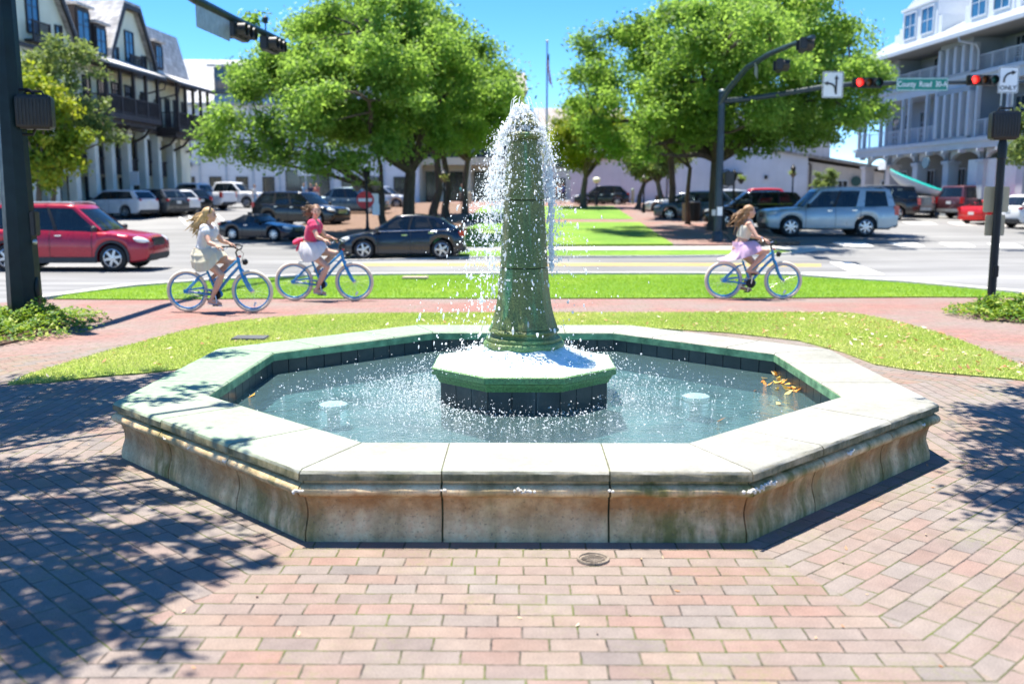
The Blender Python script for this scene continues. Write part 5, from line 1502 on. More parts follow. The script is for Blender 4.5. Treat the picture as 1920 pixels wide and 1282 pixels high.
m = MB(); m.box(.19, .27, -.10, .06, 1.22, 1.56); m.build('push_button_box', M_plastic, lp, bevel=.015)
m = MB(); m.ell((.25, -.1, 1.14), (.035, .035, .04), 10, 8); m.build('push_button', M_galv, lp)
za = 6.05
p0 = Vector((0, 0, 5.6)); pts = [p0, Vector((.02, .9, 5.95)), Vector((.0, 2.5, 6.08))]
for px, py, Y in ((364, 0, 22.0), (440, 38, 24.6), (500, 65, 27.0), (530, 79, 28.5)): pts.append(at(px, py - 1, Y) - pl_)
m = MB(); m.tube(pts, [.12, .12, .115, .10, .09, .08, .075], 10); m.build('mast_arm', M_polegrn, lp)
d_ = (pts[-1] - pts[3]); arz = math.atan2(d_.y, d_.x)
a1 = at(395, 17, 23.1)
s = panel('blank_sign', 'long street name sign seen at a steep slant under the left overhead arm', (a1.x + .05, a1.y, a1.z - .33), 2.1, .48, arz, M_galv)
a2 = at(436, 38, 24.9); signal_head((a2.x + .16, a2.y, a2.z - .28), arz, 'traffic light seen from its side next to the sign on the left overhead arm', False)
a3 = at(496, 66, 27.3); signal_head((a3.x + .16, a3.y, a3.z - .26), arz, 'traffic light seen from its side at the tip of the left overhead arm', False)
a4 = at(498, 52, 27.2)
m = MB(); m.lathe([(.02, -.35), (.02, .1), (.07, .12), (.07, .26), (.02, .3)], 10); o = m.build('camera_mount', M_black); o.location = (a4.x, a4.y, a4.z); tag(o, 'small black camera standing on the left overhead arm near its tip', 'camera')
def ped_signal(loc, rz, label, w_=.46, h=.46):
    o = empty('pedestrian_signal', loc, rz, label, 'crossing signal', 'pedestrian signals')
    m = MB(); m.rings([[(x * k, y * k2, z) for x, y in ((-w_ / 2, -.14), (w_ / 2, -.14), (w_ / 2, .16), (-w_ / 2, .16))] for z, k, k2 in ((-h / 2, .9, .85), (-h / 2 + .05, 1, 1), (h / 2 - .05, 1, 1), (h / 2, .93, .9))])
    m.build('housing', M_plastic, o, bevel=.025)
    m = MB()
    for i in range(9): m.box(-w_ / 2 + .045 * i + .03, -w_ / 2 + .045 * i + .045, -.152, -.135, -h / 2 + .06, h / 2 - .06)
    m.build('ribs', M_plastic, o, smooth=0)
    m = MB(); m.tube([(-.12, 0, h / 2), (-.1, 0, h / 2 + .05), (.1, 0, h / 2 + .05), (.12, 0, h / 2)], .018, 6); m.build('top_bracket', M_black, o)
    return o
a = at(66, 211, pl_.y)
o = ped_signal((a.x, a.y, a.z), R(15), 'black pedestrian signal box bracketed to the big left pole')
m = MB(); m.tube([(0, 0, .24), (-.05, 0, .30), (-.28, 0, .30)], .022, 6); m.tube([(0, 0, -.2), (-.05, 0, -.30), (-.26, 0, -.30)], .022, 6); m.each('bracket', M_black, o)
# right post with pedestrian signal and sign backs
p = gp(1858, 565); top = at(1878, 262, p.y)
po = empty('signal_post', p, 0, 'slim black post carrying a pedestrian signal box at the right edge', 'post')
hh = top.z - p.z
m = MB(); m.lathe([(.075, -.05), (.07, 0), (.065, hh * .6), (.064, hh * .88), (.075, hh * .885), (.075, hh * .97), (.055, hh)], 16); m.build('shaft', M_black, po)
m = MB(); m.lathe([(.10, 0), (.10, .05), (.08, .12)], 12); m.build('base_collar', M_black, po)
m = MB(); m.box(-.035, .05, -.10, -.06, .42, .62); m.build('hand_hole_cover', M_black, po, bevel=.01)
a = at(1883, 236, p.y); ped_signal((a.x, a.y, a.z), R(-12), 'black pedestrian signal box on top of the slim post at the right edge', .44, .47)
for (x0, x1, y0, y1, lab) in ((1846, 1890, 350, 398, 'upper tan sign back on the slim post at the right edge'), (1848, 1882, 403, 442, 'lower tan sign back on the slim post at the right edge')):
    a, b = at(x0, y0, p.y + .1), at(x1, y1, p.y + .1)
    panel('crossing_sign', lab, ((a.x + b.x) / 2, p.y + .1, (a.z + b.z) / 2), b.x - a.x, a.z - b.z, 0, M_signbk, None, 'sign', 'sign backs on the slim post')

# no entry sign with two white plates at the mouth of the left side street
Y = 41.0; p = on(690, Y)
po = empty('no_entry_sign', p, 0, 'round red no entry sign with a white bar below the left oak', 'sign')
c = at(687, 375, Y).z - p.z
m = MB(); m.lathe([(.03, 0), (.03, c + .35)], 8); m.build('post', M_galv, po)
m = MB(); m.lathe([(.005, -.05), (.36, -.05), (.36, -.035), (.005, -.035)], 24, (-.06, 0, c), axis='Y'); m.build('disc', M_red, po)
m = MB(); m.box(-.35, .23, -.06, -.0505, c - .07, c + .07); m.build('bar', M_signw, po, smooth=0)
for px, py, w_, h in ((703, 373, .30, .44), (705, 393, .30, .46)):
    a = at(px, py, Y); panel('white_plate', 'white plate %s the no entry sign' % ('level with and just right of' if py < 380 else 'lower right of'), (a.x, a.y, a.z), w_, h, R(12), M_signw, None, 'sign', 'white plates beside the no entry sign')

# lamps with flower baskets
M_flow = leafmat('hanging basket flowers', [(0, (.12, .25, .03)), (.5, (.35, .45, .08)), (.8, (.80, .72, .25)), (1, (.85, .82, .7))], .3)
M_globe = pm('frosted lamp globe', (.82, .80, .62), .4, var=.05)
def lamp_post(px, Y, topy, label, globe=False, basky=None, nb=2, base=None):
    p = base or on(px, Y); H_ = at(px, topy, p.y).z - p.z
    o = empty('lamp_post', p, 0, label, 'street lamp', 'lamp posts of the park')
    m = MB(); m.lathe([(.12, 0), (.12, .5), (.07, .6), (.05, 1), (.045, H_ - .5), (.07, H_ - .48), (.05, H_ - .4)], 10); m.build('post', M_black, o)
    if globe:
        m = MB(); m.ell((0, 0, H_ - .2), (.30, .30, .24), 14, 10); m.build('globe', M_globe, o)
    else:
        m = MB(); m.lathe([(.1, H_ - .42), (.16, H_ - .1), (.18, H_ - .08), (.05, H_ + .06), (.0, H_ + .15)], 8); m.build('lantern', M_black, o)
    if basky:
        zb = at(px, basky, p.y).z - p.z
        m = MB()
        for s in ((-1, 1) if nb == 2 else (0,)): m.tube([(0, 0, zb + .35), (s * .3, 0, zb + .38), (s * .36, 0, zb + .2)], .015, 5); m.lathe([(.03, zb - .25), (.2, zb - .05), (.22, zb)], 10, (s * .36, 0, 0))
        m.each('basket', M_bark2, o)
        for s in ((-1, 1) if nb == 2 else (0,)): crown_mesh('flowers', [(s * .36, 0, zb + .06, .27)], 160, .05, M_flow, int(px) + s, o, .7)
    return o
lamp_post(690, 39, 318, 'black lamp post with two yellow flower baskets above the no entry sign', basky=348)
lamp_post(1481, 60, 312, 'black lamp post with a single white flower basket before the white hall', basky=326, nb=1)
lamp_post(1117, 76, 333, 'lamp post with a round frosted globe in front of the low pale building', globe=True)
lamp_post(1372, 50, 322, 'lamp post with flower baskets just right of the mast arm pole', basky=336)
lamp_post(1205, 64, 330, 'lamp post with flower baskets beside the slanting slim park tree', basky=336, nb=1)
lamp_post(834, 50, 322, 'lamp post with a flower basket among the left row of trunks', basky=334, nb=1)

# flagpole
p = on(1024, 88); H_ = at(1024, 80, 88).z - p.z
fp = empty('flagpole', p, 0, 'tall grey flagpole rising behind the fountain spray', 'flagpole')
m = MB(); m.lathe([(.16, 0), (.15, .2), (.12, 3), (.07, H_)], 12); m.build('pole', pm('blue grey pole paint', (.20, .32, .38), .4), fp)
m = MB(); m.ell((0, 0, H_ + .1), (.13, .13, .13), 10, 8); m.build('finial', M_galv, fp)
fl = MB(); fz1, fz0 = at(1024, 100, 88).z - p.z, at(1024, 160, 88).z - p.z
def flagmat():
    m, nt, b = newmat('striped flag cloth')
    uv = N(nt, 'ShaderNodeTexCoord').outputs['UV']; s = N(nt, 'ShaderNodeSeparateXYZ', {0: uv})
    st = ramp(nt, math_(nt, 'FRACT', math_(nt, 'MULTIPLY', s.outputs[1], 6.5)), [(0, 0), (.49, 0), (.51, 1), (1, 1)])
    c = mixc(nt, st, (.45, .03, .05), (.75, .74, .72))
    blue = math_(nt, 'MULTIPLY', math_(nt, 'GREATER_THAN', s.outputs[1], .46), math_(nt, 'LESS_THAN', s.outputs[0], .4))
    c = mixc(nt, blue, c, (.03, .05, .16))
    nt.links.new(c, b.inputs['Base Color']); b.inputs['Roughness'].default_value = .8
    return m
nu, nv = 14, 12; uvl = []
for j in range(nv + 1):
    for i in range(nu + 1):
        u, v = i / nu, j / nv
        x = .12 + .55 * u * (.35 + .4 * (1 - v)) + .12 * math.sin(u * 9 + v * 2) - .25 * u * v
        z = fz0 + (fz1 - fz0) * (.38 + .62 * v) - u * (1.35 - .3 * v)
        fl.v.append((x * .8, .22 * math.sin(u * 12) * (1 - .4 * v), z)); uvl.append((u, v))
for j in range(nv):
    for i in range(nu): a = j * (nu + 1) + i; fl.f.append([a, a + 1, a + nu + 2, a + nu + 1]); fl.m.append(0)
fo = fl.build('flag', flagmat(), None, smooth=180, recalc=False); ul = fo.data.uv_layers.new(name='UVMap')
for i, l in enumerate(fo.data.loops): ul.data[i].uv = uvl[l.vertex_index]
fo.location = p; tag(fo, 'striped flag hanging limp on the tall flagpole', 'flag')

# litter bin, bench, tables and chairs, bollards
p = gp(1300, 416)
o = empty('trash_can', p, R(8), 'black slatted trash can beside the right park walk', 'trash can')
k = 1.0
m = MB()
for i in range(22):
    a = 2 * math.pi * i / 22; m.cbox((.36 * math.cos(a), .36 * math.sin(a), .55), (.02, .085, .95), 0, a)
m.lathe([(.33, .06), (.33, 1.0)], 20); m.build('bin', M_black, o, smooth=0)
m = MB(); m.lathe([(.38, 1.0), (.40, 1.04), (.36, 1.10), (.2, 1.12), (.19, 1.06)], 20); m.build('lid', M_black, o)
m = MB(); m.box(-.62, -.48, -.07, .07, 0, 1.02); q = m.build('wooden_post', pm('weathered post', (.34, .27, .16), .85, var=.25)); q.location = p; tag(q, 'short weathered wooden post beside the black trash can', 'post')
p = gp(1262, 398)
o = empty('bench', p, R(-18), 'grey metal park bench in the shade by the right walk', 'bench')
M_bench = pm('grey green bench', (.10, .12, .11), .5, .2)
m = MB()
for i in range(5): m.box(-.9, .9, -.25 + i * .1, -.17 + i * .1, .42, .45)
m.build('seat', M_bench, o, smooth=0)
m = MB()
for i in range(5): m.box(-.9, .9, .26 + i * .025, .285 + i * .025, .5 + i * .1, .58 + i * .1)
m.build('backrest', M_bench, o, smooth=0)
for x in (-.85, .85):
    m = MB(); m.tube([(x, -.22, 0), (x, -.22, .62), (x, .2, .64)], .03, 6); m.tube([(x, .24, 0), (x, .26, .45), (x, .38, .98)], .03, 6); m.build('leg', M_bench, o)
M_chair = pm('orange brown chair', (.35, .16, .07), .6, var=.2)
def chair(px, py, rz, label):
    p = gp(px, py); o = empty('cafe_chair', p, rz, label, 'chair', 'cafe chairs in the park')
    m = MB(); m.box(-.23, .23, -.23, .23, .43, .47); m.build('seat', M_chair, o, bevel=.01)
    m = MB(); m.box(-.23, .23, .2, .24, .55, .95); m.build('backrest', M_chair, o, bevel=.01)
    for x in (-.2, .2):
        for y in (-.2, .2): m = MB(); m.tube([(x, y, .44), (x * 1.15, y * 1.15, 0)], .018, 6); m.build('leg', M_black, o)
chair(1163, 383, .5, 'brown cafe chair nearest the back of the dark parked car'); chair(1180, 384, 2.2, 'brown cafe chair beside the pale green bollard'); chair(1228, 392, -1.0, 'brown cafe chair at the edge of the park walk near the bench'); chair(1246, 390, 2.0, 'brown cafe chair right behind the grey bench')
def bollard(px, py, col, label, h=1.0):
    p = gp(px, py); o = empty('bollard', p, 0, label, 'bollard', 'bollards of the park')
    mt = pm(label[:20], col, .6)
    m = MB(); m.lathe([(.13, 0), (.12, h * .8), (.14, h * .82), (.14, h * .88)], 12); m.build('shaft', mt, o)
    m = MB(); m.lathe([(.125, h * .88), (.1, h * .97), (.0, h)], 12); m.build('cap', mt, o)
bollard(1186, 383, (.45, .52, .38), 'pale green bollard near the low pale building', 1.3); bollard(881, 383, (.55, .5, .32), 'cream bollard at the end of the left trunk row', 1.0); bollard(1131, 383, (.40, .30, .08), 'mustard bollard in front of the dark parked car', 1.0)
# ------------------------------------------------------------------ vehicles
def paint(name, col, metal=.25, rough=.28):
    m, nt, b = newmat(name)
    c = ramp(nt, tex(nt, 1.3, detail=5), [(.3, tuple(v * .9 for v in col)), (.7, tuple(min(1, v * 1.08) for v in col))])
    nt.links.new(c, b.inputs['Base Color'])
    b.inputs['Metallic'].default_value = metal; b.inputs['Coat Weight'].default_value = .6; b.inputs['Coat Roughness'].default_value = .04
    rr_ = ramp(nt, tex(nt, 3, detail=5), [(.3, rough - .05), (.7, rough + .1)]); nt.links.new(rr_, b.inputs['Roughness'])
    return m
def cglass():
    m, nt, b = newmat('tinted car glass')
    b.inputs['Base Color'].default_value = (.012, .02, .026, 1); b.inputs['Roughness'].default_value = .03
    b.inputs['Specular IOR Level'].default_value = .9
    bump(nt, b, tex(nt, 2.0), .03, .02)
    t = N(nt, 'ShaderNodeBsdfTransparent', {'Color': (.5, .58, .6)})
    mx = N(nt, 'ShaderNodeMixShader', {0: .62, 1: t.outputs[0], 2: b.outputs[0]})
    nt.links.new(mx.outputs[0], nt.nodes['Material Output'].inputs[0])
    return m
M_cg = cglass()
M_clear = None
M_tyre = pm('tyre rubber', (.018, .018, .018), .8, var=.3, scale=8)
M_rim = pm('alloy rim', (.55, .56, .57), .28, .8, var=.1)
M_clad = pm('dark plastic cladding', (.030, .032, .035), .6, var=.2)
M_int = pm('dark interior', (.02, .02, .022), .8)
M_chrome = pm('chrome trim', (.75, .76, .78), .12, 1.0, var=.05)
M_hl = pm('headlamp glass', (.72, .75, .76), .1, .15, var=.12, scale=14, coat=1)
M_tl = pm('red tail lamp', (.50, .012, .015), .18, var=.2, scale=12, coat=1)
M_plate = pm('number plate', (.72, .73, .70), .5, var=.05)
def wheel(par, x, y, r, w_, spokes=5, rim=None):
    s = 1 if y > 0 else -1
    o = MB(); o.lathe([(r * .62, -w_ / 2), (r * .9, -w_ / 2 - .005), (r * .985, -w_ / 2 + .03), (r, 0), (r * .985, w_ / 2 - .03), (r * .9, w_ / 2 + .005), (r * .62, w_ / 2)], 28, axis='Y', caps=True)
    t = o.build('wheel', M_tyre, par, smooth=50); t.location = (x, y, r)
    m = MB(); yo = s * (w_ / 2 + .004)
    m.lathe([(r * .60, yo - s * .05), (r * .68, yo), (r * .62, yo + s * .008), (r * .57, yo - s * .02)], 28, axis='Y', caps=False)
    for i in range(spokes):
        a = 2 * math.pi * i / spokes + .3
        M = Matrix.Rotation(a, 4, 'Y')
        m.rings([[M @ Vector((dx, yo - s * .015 + dy, r * .10)) for dx, dy in ((-r * .11, 0), (r * .11, 0), (r * .11, s * .018), (-r * .11, s * .018))], [M @ Vector((dx, yo - s * .02 + dy, r * .60)) for dx, dy in ((-r * .085, 0), (r * .085, 0), (r * .085, s * .018), (-r * .085, s * .018))]])
    m.lathe([(.001, yo + s * .012), (r * .14, yo + s * .01), (r * .16, yo - s * .02)], 14, axis='Y', caps=False)
    m.build('rim', rim or M_rim, t, smooth=40)
    m = MB(); m.lathe([(.001, yo - s * .06), (r * .61, yo - s * .055)], 20, axis='Y', caps=False); m.build('brake', M_int, t)
def cam_interp(x, pts):
    pts = sorted(pts); return float(np.interp(x, [p[0] for p in pts], [p[1] for p in pts]))
def car(name, label, pos, heading, sp, pnt, cat='car', sc=1.0, group=None):
    L, W, H, wb, fo, wr, gc = sp['L'], sp['W'], sp['H'], sp['wb'], sp['fo'], sp['wr'], sp.get('gc', .22)
    root = empty(name, pos, heading, label, cat, group, sc)
    hl = L / 2; xw = [hl - fo, hl - fo - wb]
    top = [(hl - x, z) for x, z in sp['top']]                      # distance from the nose, height
    xa, xb, xc, xd = (hl - v for v in sp['cab'])                     # windscreen foot, top, roof end, rear glass foot
    kf, kr = sp.get('kf', .16), sp.get('kr', .09)
    def wid(x):
        u = (x + hl) / L
        f = 1 - kf * max(0, (u - .80) / .20) ** 2.4 - kr * max(0, (.16 - u) / .16) ** 2.2
        return W / 2 * f
    Ra = wr + .065
    def low(x):
        z = gc
        u = (x + hl) / L
        z += .10 * max(0, (u - .90) / .10) ** 2 + .14 * max(0, (.08 - u) / .08)
        for q in xw:
            if abs(x - q) < Ra: z = max(z, wr + math.sqrt(Ra * Ra - (x - q) ** 2) * .98)
        return z
    st = set(np.linspace(-hl + .001, hl - .001, 34).tolist() + [hl - .03, hl - .08, -hl + .03, -hl + .08])
    for q in xw: st |= {q + Ra * math.sin(R(d)) for d in (-90.0, -75, -60, -40, -20, 0, 20, 40, 60, 75, 90)} | {q - Ra - .01, q + Ra + .01}
    st |= {p[0] for p in top if abs(p[0]) < hl}
    st = sorted(st)
    body = MB(); rings = []
    def sect(x):
        zb, zs, w_ = low(x), cam_interp(x, top), wid(x)
        h = max(zs - zb, .05)
        e = max(0, abs(x) - (hl - .09)) / .09                        # round the very ends
        zb += .10 * e * e; w_ *= 1 - .05 * e * e
        cr = sp.get('crown', .035)
        P = [(w_ * .90, zb), (w_ * .975, zb + .06 * h), (w_, zb + .38 * h), (w_ * .995, zb + .62 * h), (w_ * .965, zb + .86 * h), (w_ * .90, zs - .012), (w_ * .60, zs + cr * .7), (0, zs + cr)]
        return P
    for x in st:
        P = sect(x)
        rings.append([(x, y, z) for y, z in P] + [(x, -y, z) for y, z in P[-2::-1]])
    body.rings(rings, 0)
    # door seams, thin and dark
    for x in sp.get('seams', []):
        x = hl - x
        P = sect(x)[1:6]
        for s in (1, -1):
            r = [[(x + d, s * (y + .003), z) for d in (-.008, .008)] for y, z in P]
            for i in range(len(r) - 1): body.add([r[i][0], r[i][1], r[i + 1][1], r[i + 1][0]], [(0, 1, 2, 3)], 1)
    body.build('body', [pnt, M_int], root, smooth=42)
    m = MB(); m.box(-hl + .25, hl - .3, -W * .36, W * .36, gc - .02, gc + .3); m.build('underbody', M_int, root, smooth=0)
    # cabin
    wB, wR = W / 2 * sp.get('wB', .90), W / 2 * sp.get('wR', .74)
    bow = .16
    def hw(t): return wB + (wR - wB) * (.7 * t + .3 * t * t)
    def zr(x):
        u = (x - (xb + xc) / 2) / max(.3, abs(xb - xc) / 2)
        return H - .035 * min(1.5, u * u) - sp.get('rake', 0) * max(0, -u)
    def pt(t, x, y): 
        z0 = cam_interp(x, top) - .01; xr = min(max(x, xc), xb)
        return (x, y, z0 + (zr(xr) - z0) * t)
    def ends(t): return xa + (xb - xa) * t, xd + (xc - xd) * t
    def outline(t, off=0.0):
        xf, xr = ends(t); h = hw(t) + off; ps = []
        for j in range(7): y = -1 + 2 * j / 6; ps.append((xf + off - bow * y * y, y * h))
        for j in range(1, 10): ps.append((xf - bow + (xr + bow * .4 - xf + bow) * j / 10, h))
        for j in range(5): y = 1 - 2 * j / 4; ps.append((xr - off + bow * .4 * y * y, y * h))
        for j in range(1, 10): ps.append((xr + bow * .4 + (xf - bow - xr - bow * .4) * j / 10, -h))
        zt = []
        for x, y in ps:
            zlo = cam_interp(x, top) - .01
            # at t the height follows the roof point the wall leads to
            fx = (x - xr) / (xf - xr); xx = xc + (xb - xc) * fx
            zt.append((x, y, zlo + (zr(xx) - .03 - zlo) * t))
        return zt
    g = MB(); ts = (0, .25, .5, .75, 1.0)
    if 'soft' in sp:
        g.rings([outline(t) for t in ts], 0); g.build('window_glass', M_cg, root, smooth=50)
    else:
        g.rings([outline(t) for t in ts], 0, caps=False); g.build('window_glass', M_cg, root, smooth=50)
    roofm = sp.get('soft', pnt)
    m = MB(); o0, o1 = outline(.9, .006), outline(1.0, .006)
    def shr(k, dz): 
        cx_ = (xb + xc) / 2
        return [(cx_ + (x - cx_) * k, y * k, z + dz) for x, y, z in o1]
    m.rings([o0, o1, shr(.975, .022), shr(.9, .036), shr(.6, .048), shr(.2, .05)], 0, caps=True); m.build('roof', roofm, root, smooth=50)
    # pillars: strips just outside the glass
    m = MB()
    def strip_(fb0, fb1, fr0, fr1, s, mi=0):
        rr_ = []
        for t in (0, .25, .5, .75, .93):
            xf, xr = ends(t); xf -= bow; xr += bow * .4; h = hw(t) + .007
            a = xf + (xr - xf) * (fb0 + (fr0 - fb0) * t); b = xf + (xr - xf) * (fb1 + (fr1 - fb1) * t)
            row = []
            for x in (a, b):
                xF, xR = ends(t); fx = (x - xR) / (xF - xR); xx = xc + (xb - xc) * fx; zlo = cam_interp(x, top) - .01
                row.append((x, s * h, zlo + (zr(xx) - .03 - zlo) * t))
            rr_.append(row)
        m.add([p for r in rr_ for p in r], [(2 * i, 2 * i + 1, 2 * i + 3, 2 * i + 2) for i in range(len(rr_) - 1)], mi)
    for s in (1, -1):
        for q in sp['pillars']: strip_(*q[:4], s, 1 if len(q) > 4 else 0)
    # windscreen side posts
    for s in (1, -1):
        rr_ = []
        for t in (0, .25, .5, .75, .95):
            xf, xr = ends(t); h = hw(t) + .004
            def zz(x):
                fx = (x - xr) / (xf - xr); zlo = cam_interp(x, top) - .01; return zlo + (zr(xc + (xb - xc) * fx) - .03 - zlo) * t
            xo = xf - bow; xi = xf - bow * .8
            rr_.append([(xo + .004, s * h, zz(xo)), (xi + .008, s * h * .90, zz(xi))])
        m.add([p for r in rr_ for p in r], [(2 * i, 2 * i + 1, 2 * i + 3, 2 * i + 2) for i in range(len(rr_) - 1)], 0)
        rr_ = []
        for t in (0, .25, .5, .75, .95):
            xf, xr = ends(t); h = hw(t) + .004
            def zz(x):
                fx = (x - xr) / (xf - xr); zlo = cam_interp(x, top) - .01; return zlo + (zr(xc + (xb - xc) * fx) - .03 - zlo) * t
            rr_.append([(xr + bow * .4 - .004, s * h, zz(xr)), (xr + bow * .3 - .01, s * h * .86, zz(xr))])
        m.add([p for r in rr_ for p in r], [(2 * i, 2 * i + 1, 2 * i + 3, 2 * i + 2) for i in range(len(rr_) - 1)], 0)
    m.each('pillar', [roofm if 'soft' in sp else pnt, M_int], root, smooth=60, recalc=False)
    # inside: dark deck at sill height and seats
    m = MB(); oo = [(x * .985 + .01 * (xa + xd) / 2, y * .97, z + .055) for x, y, z in outline(.0)]
    m.rings([oo, [(x, y, z + .012) for x, y, z in oo]])
    for x in sp.get('seats', []):
        for y in (-.36, .36): m.cbox((hl - x, y * W / 1.85, cam_interp(hl - x, top) + .16), (.16, .42, .34)); m.cbox((hl - x - .03, y * W / 1.85, cam_interp(hl - x, top) + .40), (.10, .22, .15))
    m.build('interior', M_int, root, smooth=0)
    for x in xw:
        for s in (1, -1): wheel(root, x, s * (W / 2 - sp.get('tw', .23) / 2 - .015), wr, sp.get('tw', .23), sp.get('spokes', 5), sp.get('rim'))
    # lamps, grille, bumpers, plate, mirrors, handles
    zf, zt = sp['zf'], sp['zt']
    for s in (1, -1):
        yy = wid(hl - .2) - .14
        m = MB(); m.ell((0, 0, 0), (.24, .17, sp.get('hlh', .095)), 14, 8, 0, Matrix.Rotation(s * R(-28), 3, 'Z') @ Matrix.Rotation(R(14), 3, 'Y')); o = m.build('headlight', M_hl, root); o.location = (hl - .22, s * yy, zf)
        yy = wid(-hl + .1) - sp.get('tlw', .10)
        m = MB(); m.cbox((0, 0, 0), (.22, .20, sp.get('tlh', .30))); o = m.build('taillight', M_tl, root, bevel=.03); o.location = (-hl + .10 + sp.get('tlx', 0), s * yy, zt)
        if 'mirror' not in sp:
            zm = cam_interp(xa - .25, top) + .09
            m = MB(); m.ell((0, 0, 0), (.08, .12, .085), 10, 8); m.tube([(0, -s * .13, -.05), (0, 0, 0)], .025, 6); o = m.build('mirror', sp.get('mm', M_clad), root); o.location = (xa - .32, s * (W / 2 + .06), zm)
        for x in sp.get('handles', []):
            x = hl - x; P = sect(x); m = MB(); m.cbox((0, 0, 0), (.2, .035, .035)); o = m.build('door_handle', sp.get('hm', M_chrome), root, bevel=.01); o.location = (x, s * (P[4][0] + .012), P[4][1] - .02)
    if sp.get('clad'):
        m = MB()
        for q in xw:
            for s in (1, -1):
                for ri in range(15):
                    a, b = R(-12 + 204 * ri / 15), R(-12 + 204 * (ri + 1) / 15)
                    w1 = wid(q) + .008
                    pts = [(q + rr_ * math.cos(v), s * w1, wr + rr_ * math.sin(v)) for rr_, v in ((Ra - .015, a), (Ra + .055, a), (Ra + .055, b), (Ra - .015, b))]
                    m.add(pts, [(0, 1, 2, 3)])
        for s in (1, -1): m.cbox((sum(xw) / 2, s * (W / 2 - .012), gc + .07), (wb - 2 * Ra - .04, .06, .16))
        m.build('cladding', M_clad, root, smooth=0, recalc=False)
    m = MB(); m.cbox((hl - .10, 0, gc + .16), (.22, W * .80, .24)); m.build('front_bumper', M_clad if sp.get('clad') else sp.get('bm', M_clad), root, bevel=.05)
    m = MB(); m.cbox((-hl + .09, 0, gc + .19), (.24, W * .86, .24)); m.build('rear_bumper', M_clad if sp.get('clad') else sp.get('bm', M_clad), root, bevel=.05)
    gz = sp.get('gz', zf - .06); gh_ = sp.get('gh', .26)
    m = MB(); m.cbox((hl - .035, 0, gz), (.10, W * .46, gh_)); gr = m.build('grille', M_clad, root, bevel=.04)
    m = MB()
    for i in range(4): m.cbox((hl + .014, 0, gz - gh_ * .36 + gh_ * .24 * i), (.012, W * .42, .018))
    m.build('grille_bars', M_chrome, gr, smooth=0)
    m = MB(); m.cbox((-hl - .003, 0, sp.get('pz', zt - .12)), (.02, .34, .17)); m.build('number_plate', M_plate, root, smooth=0)
    if sp.get('rails'):
        for s in (1, -1):
            m = MB(); ya_ = s * (hw(1) - .06); zt_ = H + .045
            m.tube([(xb - .15, ya_, zt_ - .06), (xb - .3, ya_, zt_), (xc + .35, ya_, zt_), (xc + .15, ya_, zt_ - .07)], .022, 6); m.build('roof_rail', sp['rails'], root)
    if sp.get('stripe'):
        m = MB()
        for s in (1, -1): m.tube([(xa - .25, s * (wid(xa - .3) * .90 + .012), cam_interp(xa - .3, top) + .012), ((xa + xd) / 2, s * (wid(0) * .90 + .012), cam_interp((xa + xd) / 2, top) + .012), (xd + .2, s * (wid(xd + .2) * .90 + .012), cam_interp(xd + .2, top) + .012)], .014, 5)
        m.build('window_trim', M_chrome, root)
    if sp.get('bed'):
        b0, b1 = (hl - v for v in sp['bed'])
        m = MB(); zz_ = cam_interp((b0 + b1) / 2, top)
        m.cbox(((b0 + b1) / 2, 0, zz_ + .022), (b0 - b1, W * .74, .04)); m.build('bed_shade_sheet', M_int, root, smooth=0)  # dark sheet added for the shaded hollow of the open bed
        m = MB(); m.box(-hl - .004, -hl + .03, -W * .40, W * .40, zz_ - .55, zz_ - .03); m.build('tailgate', pnt, root, bevel=.02)
    return root
SUV = dict(L=5.1, W=2.0, H=1.82, wb=3.02, fo=.98, wr=.385, gc=.26, top=[(0, .80), (.06, .90), (.25, 1.0), (1.15, 1.12), (2.6, 1.17), (4.9, 1.22), (5.06, 1.15), (5.1, 1.0)], cab=(1.10, 1.95, 4.55, 5.02),
           pillars=[(0, .03, 0, .045), (.345, .375, .30, .33, 1), (.625, .66, .62, .65, 1), (.915, 1, .90, 1)], seams=[1.55, 2.75, 3.75], handles=[2.5, 3.5], seats=[2.55, 3.55], zf=.88, zt=1.12, clad=True, spokes=6)
BIG = dict(SUV, L=5.3, W=2.02, H=1.95, fo=.97, wr=.40, gc=.30, kf=.10, kr=.03, top=[(0, .90), (.05, 1.02), (.2, 1.09), (1.25, 1.17), (2.6, 1.2), (5.15, 1.24), (5.27, 1.18), (5.3, 1.05)], cab=(1.30, 2.0, 5.02, 5.22), pillars=[(0, .03, 0, .045), (.32, .345, .29, .315, 1), (.575, .665, .575, .655), (.925, 1, .93, 1)], clad=False, zf=.93, zt=1.05, tlh=.42)
MID = dict(SUV, L=4.6, W=1.88, H=1.68, wb=2.70, fo=.92, wr=.355, gc=.22, top=[(0, .72), (.06, .84), (.22, .92), (1.1, 1.02), (2.4, 1.06), (4.4, 1.12), (4.56, 1.05), (4.6, .9)], cab=(1.05, 1.85, 3.95, 4.5), pillars=[(0, .03, 0, .045), (.36, .385, .31, .335, 1), (.66, .69, .64, .67, 1), (.93, 1, .90, 1)], seams=[1.45, 2.55, 3.45], handles=[2.3, 3.2], seats=[2.4, 3.3], zf=.80, zt=1.0)
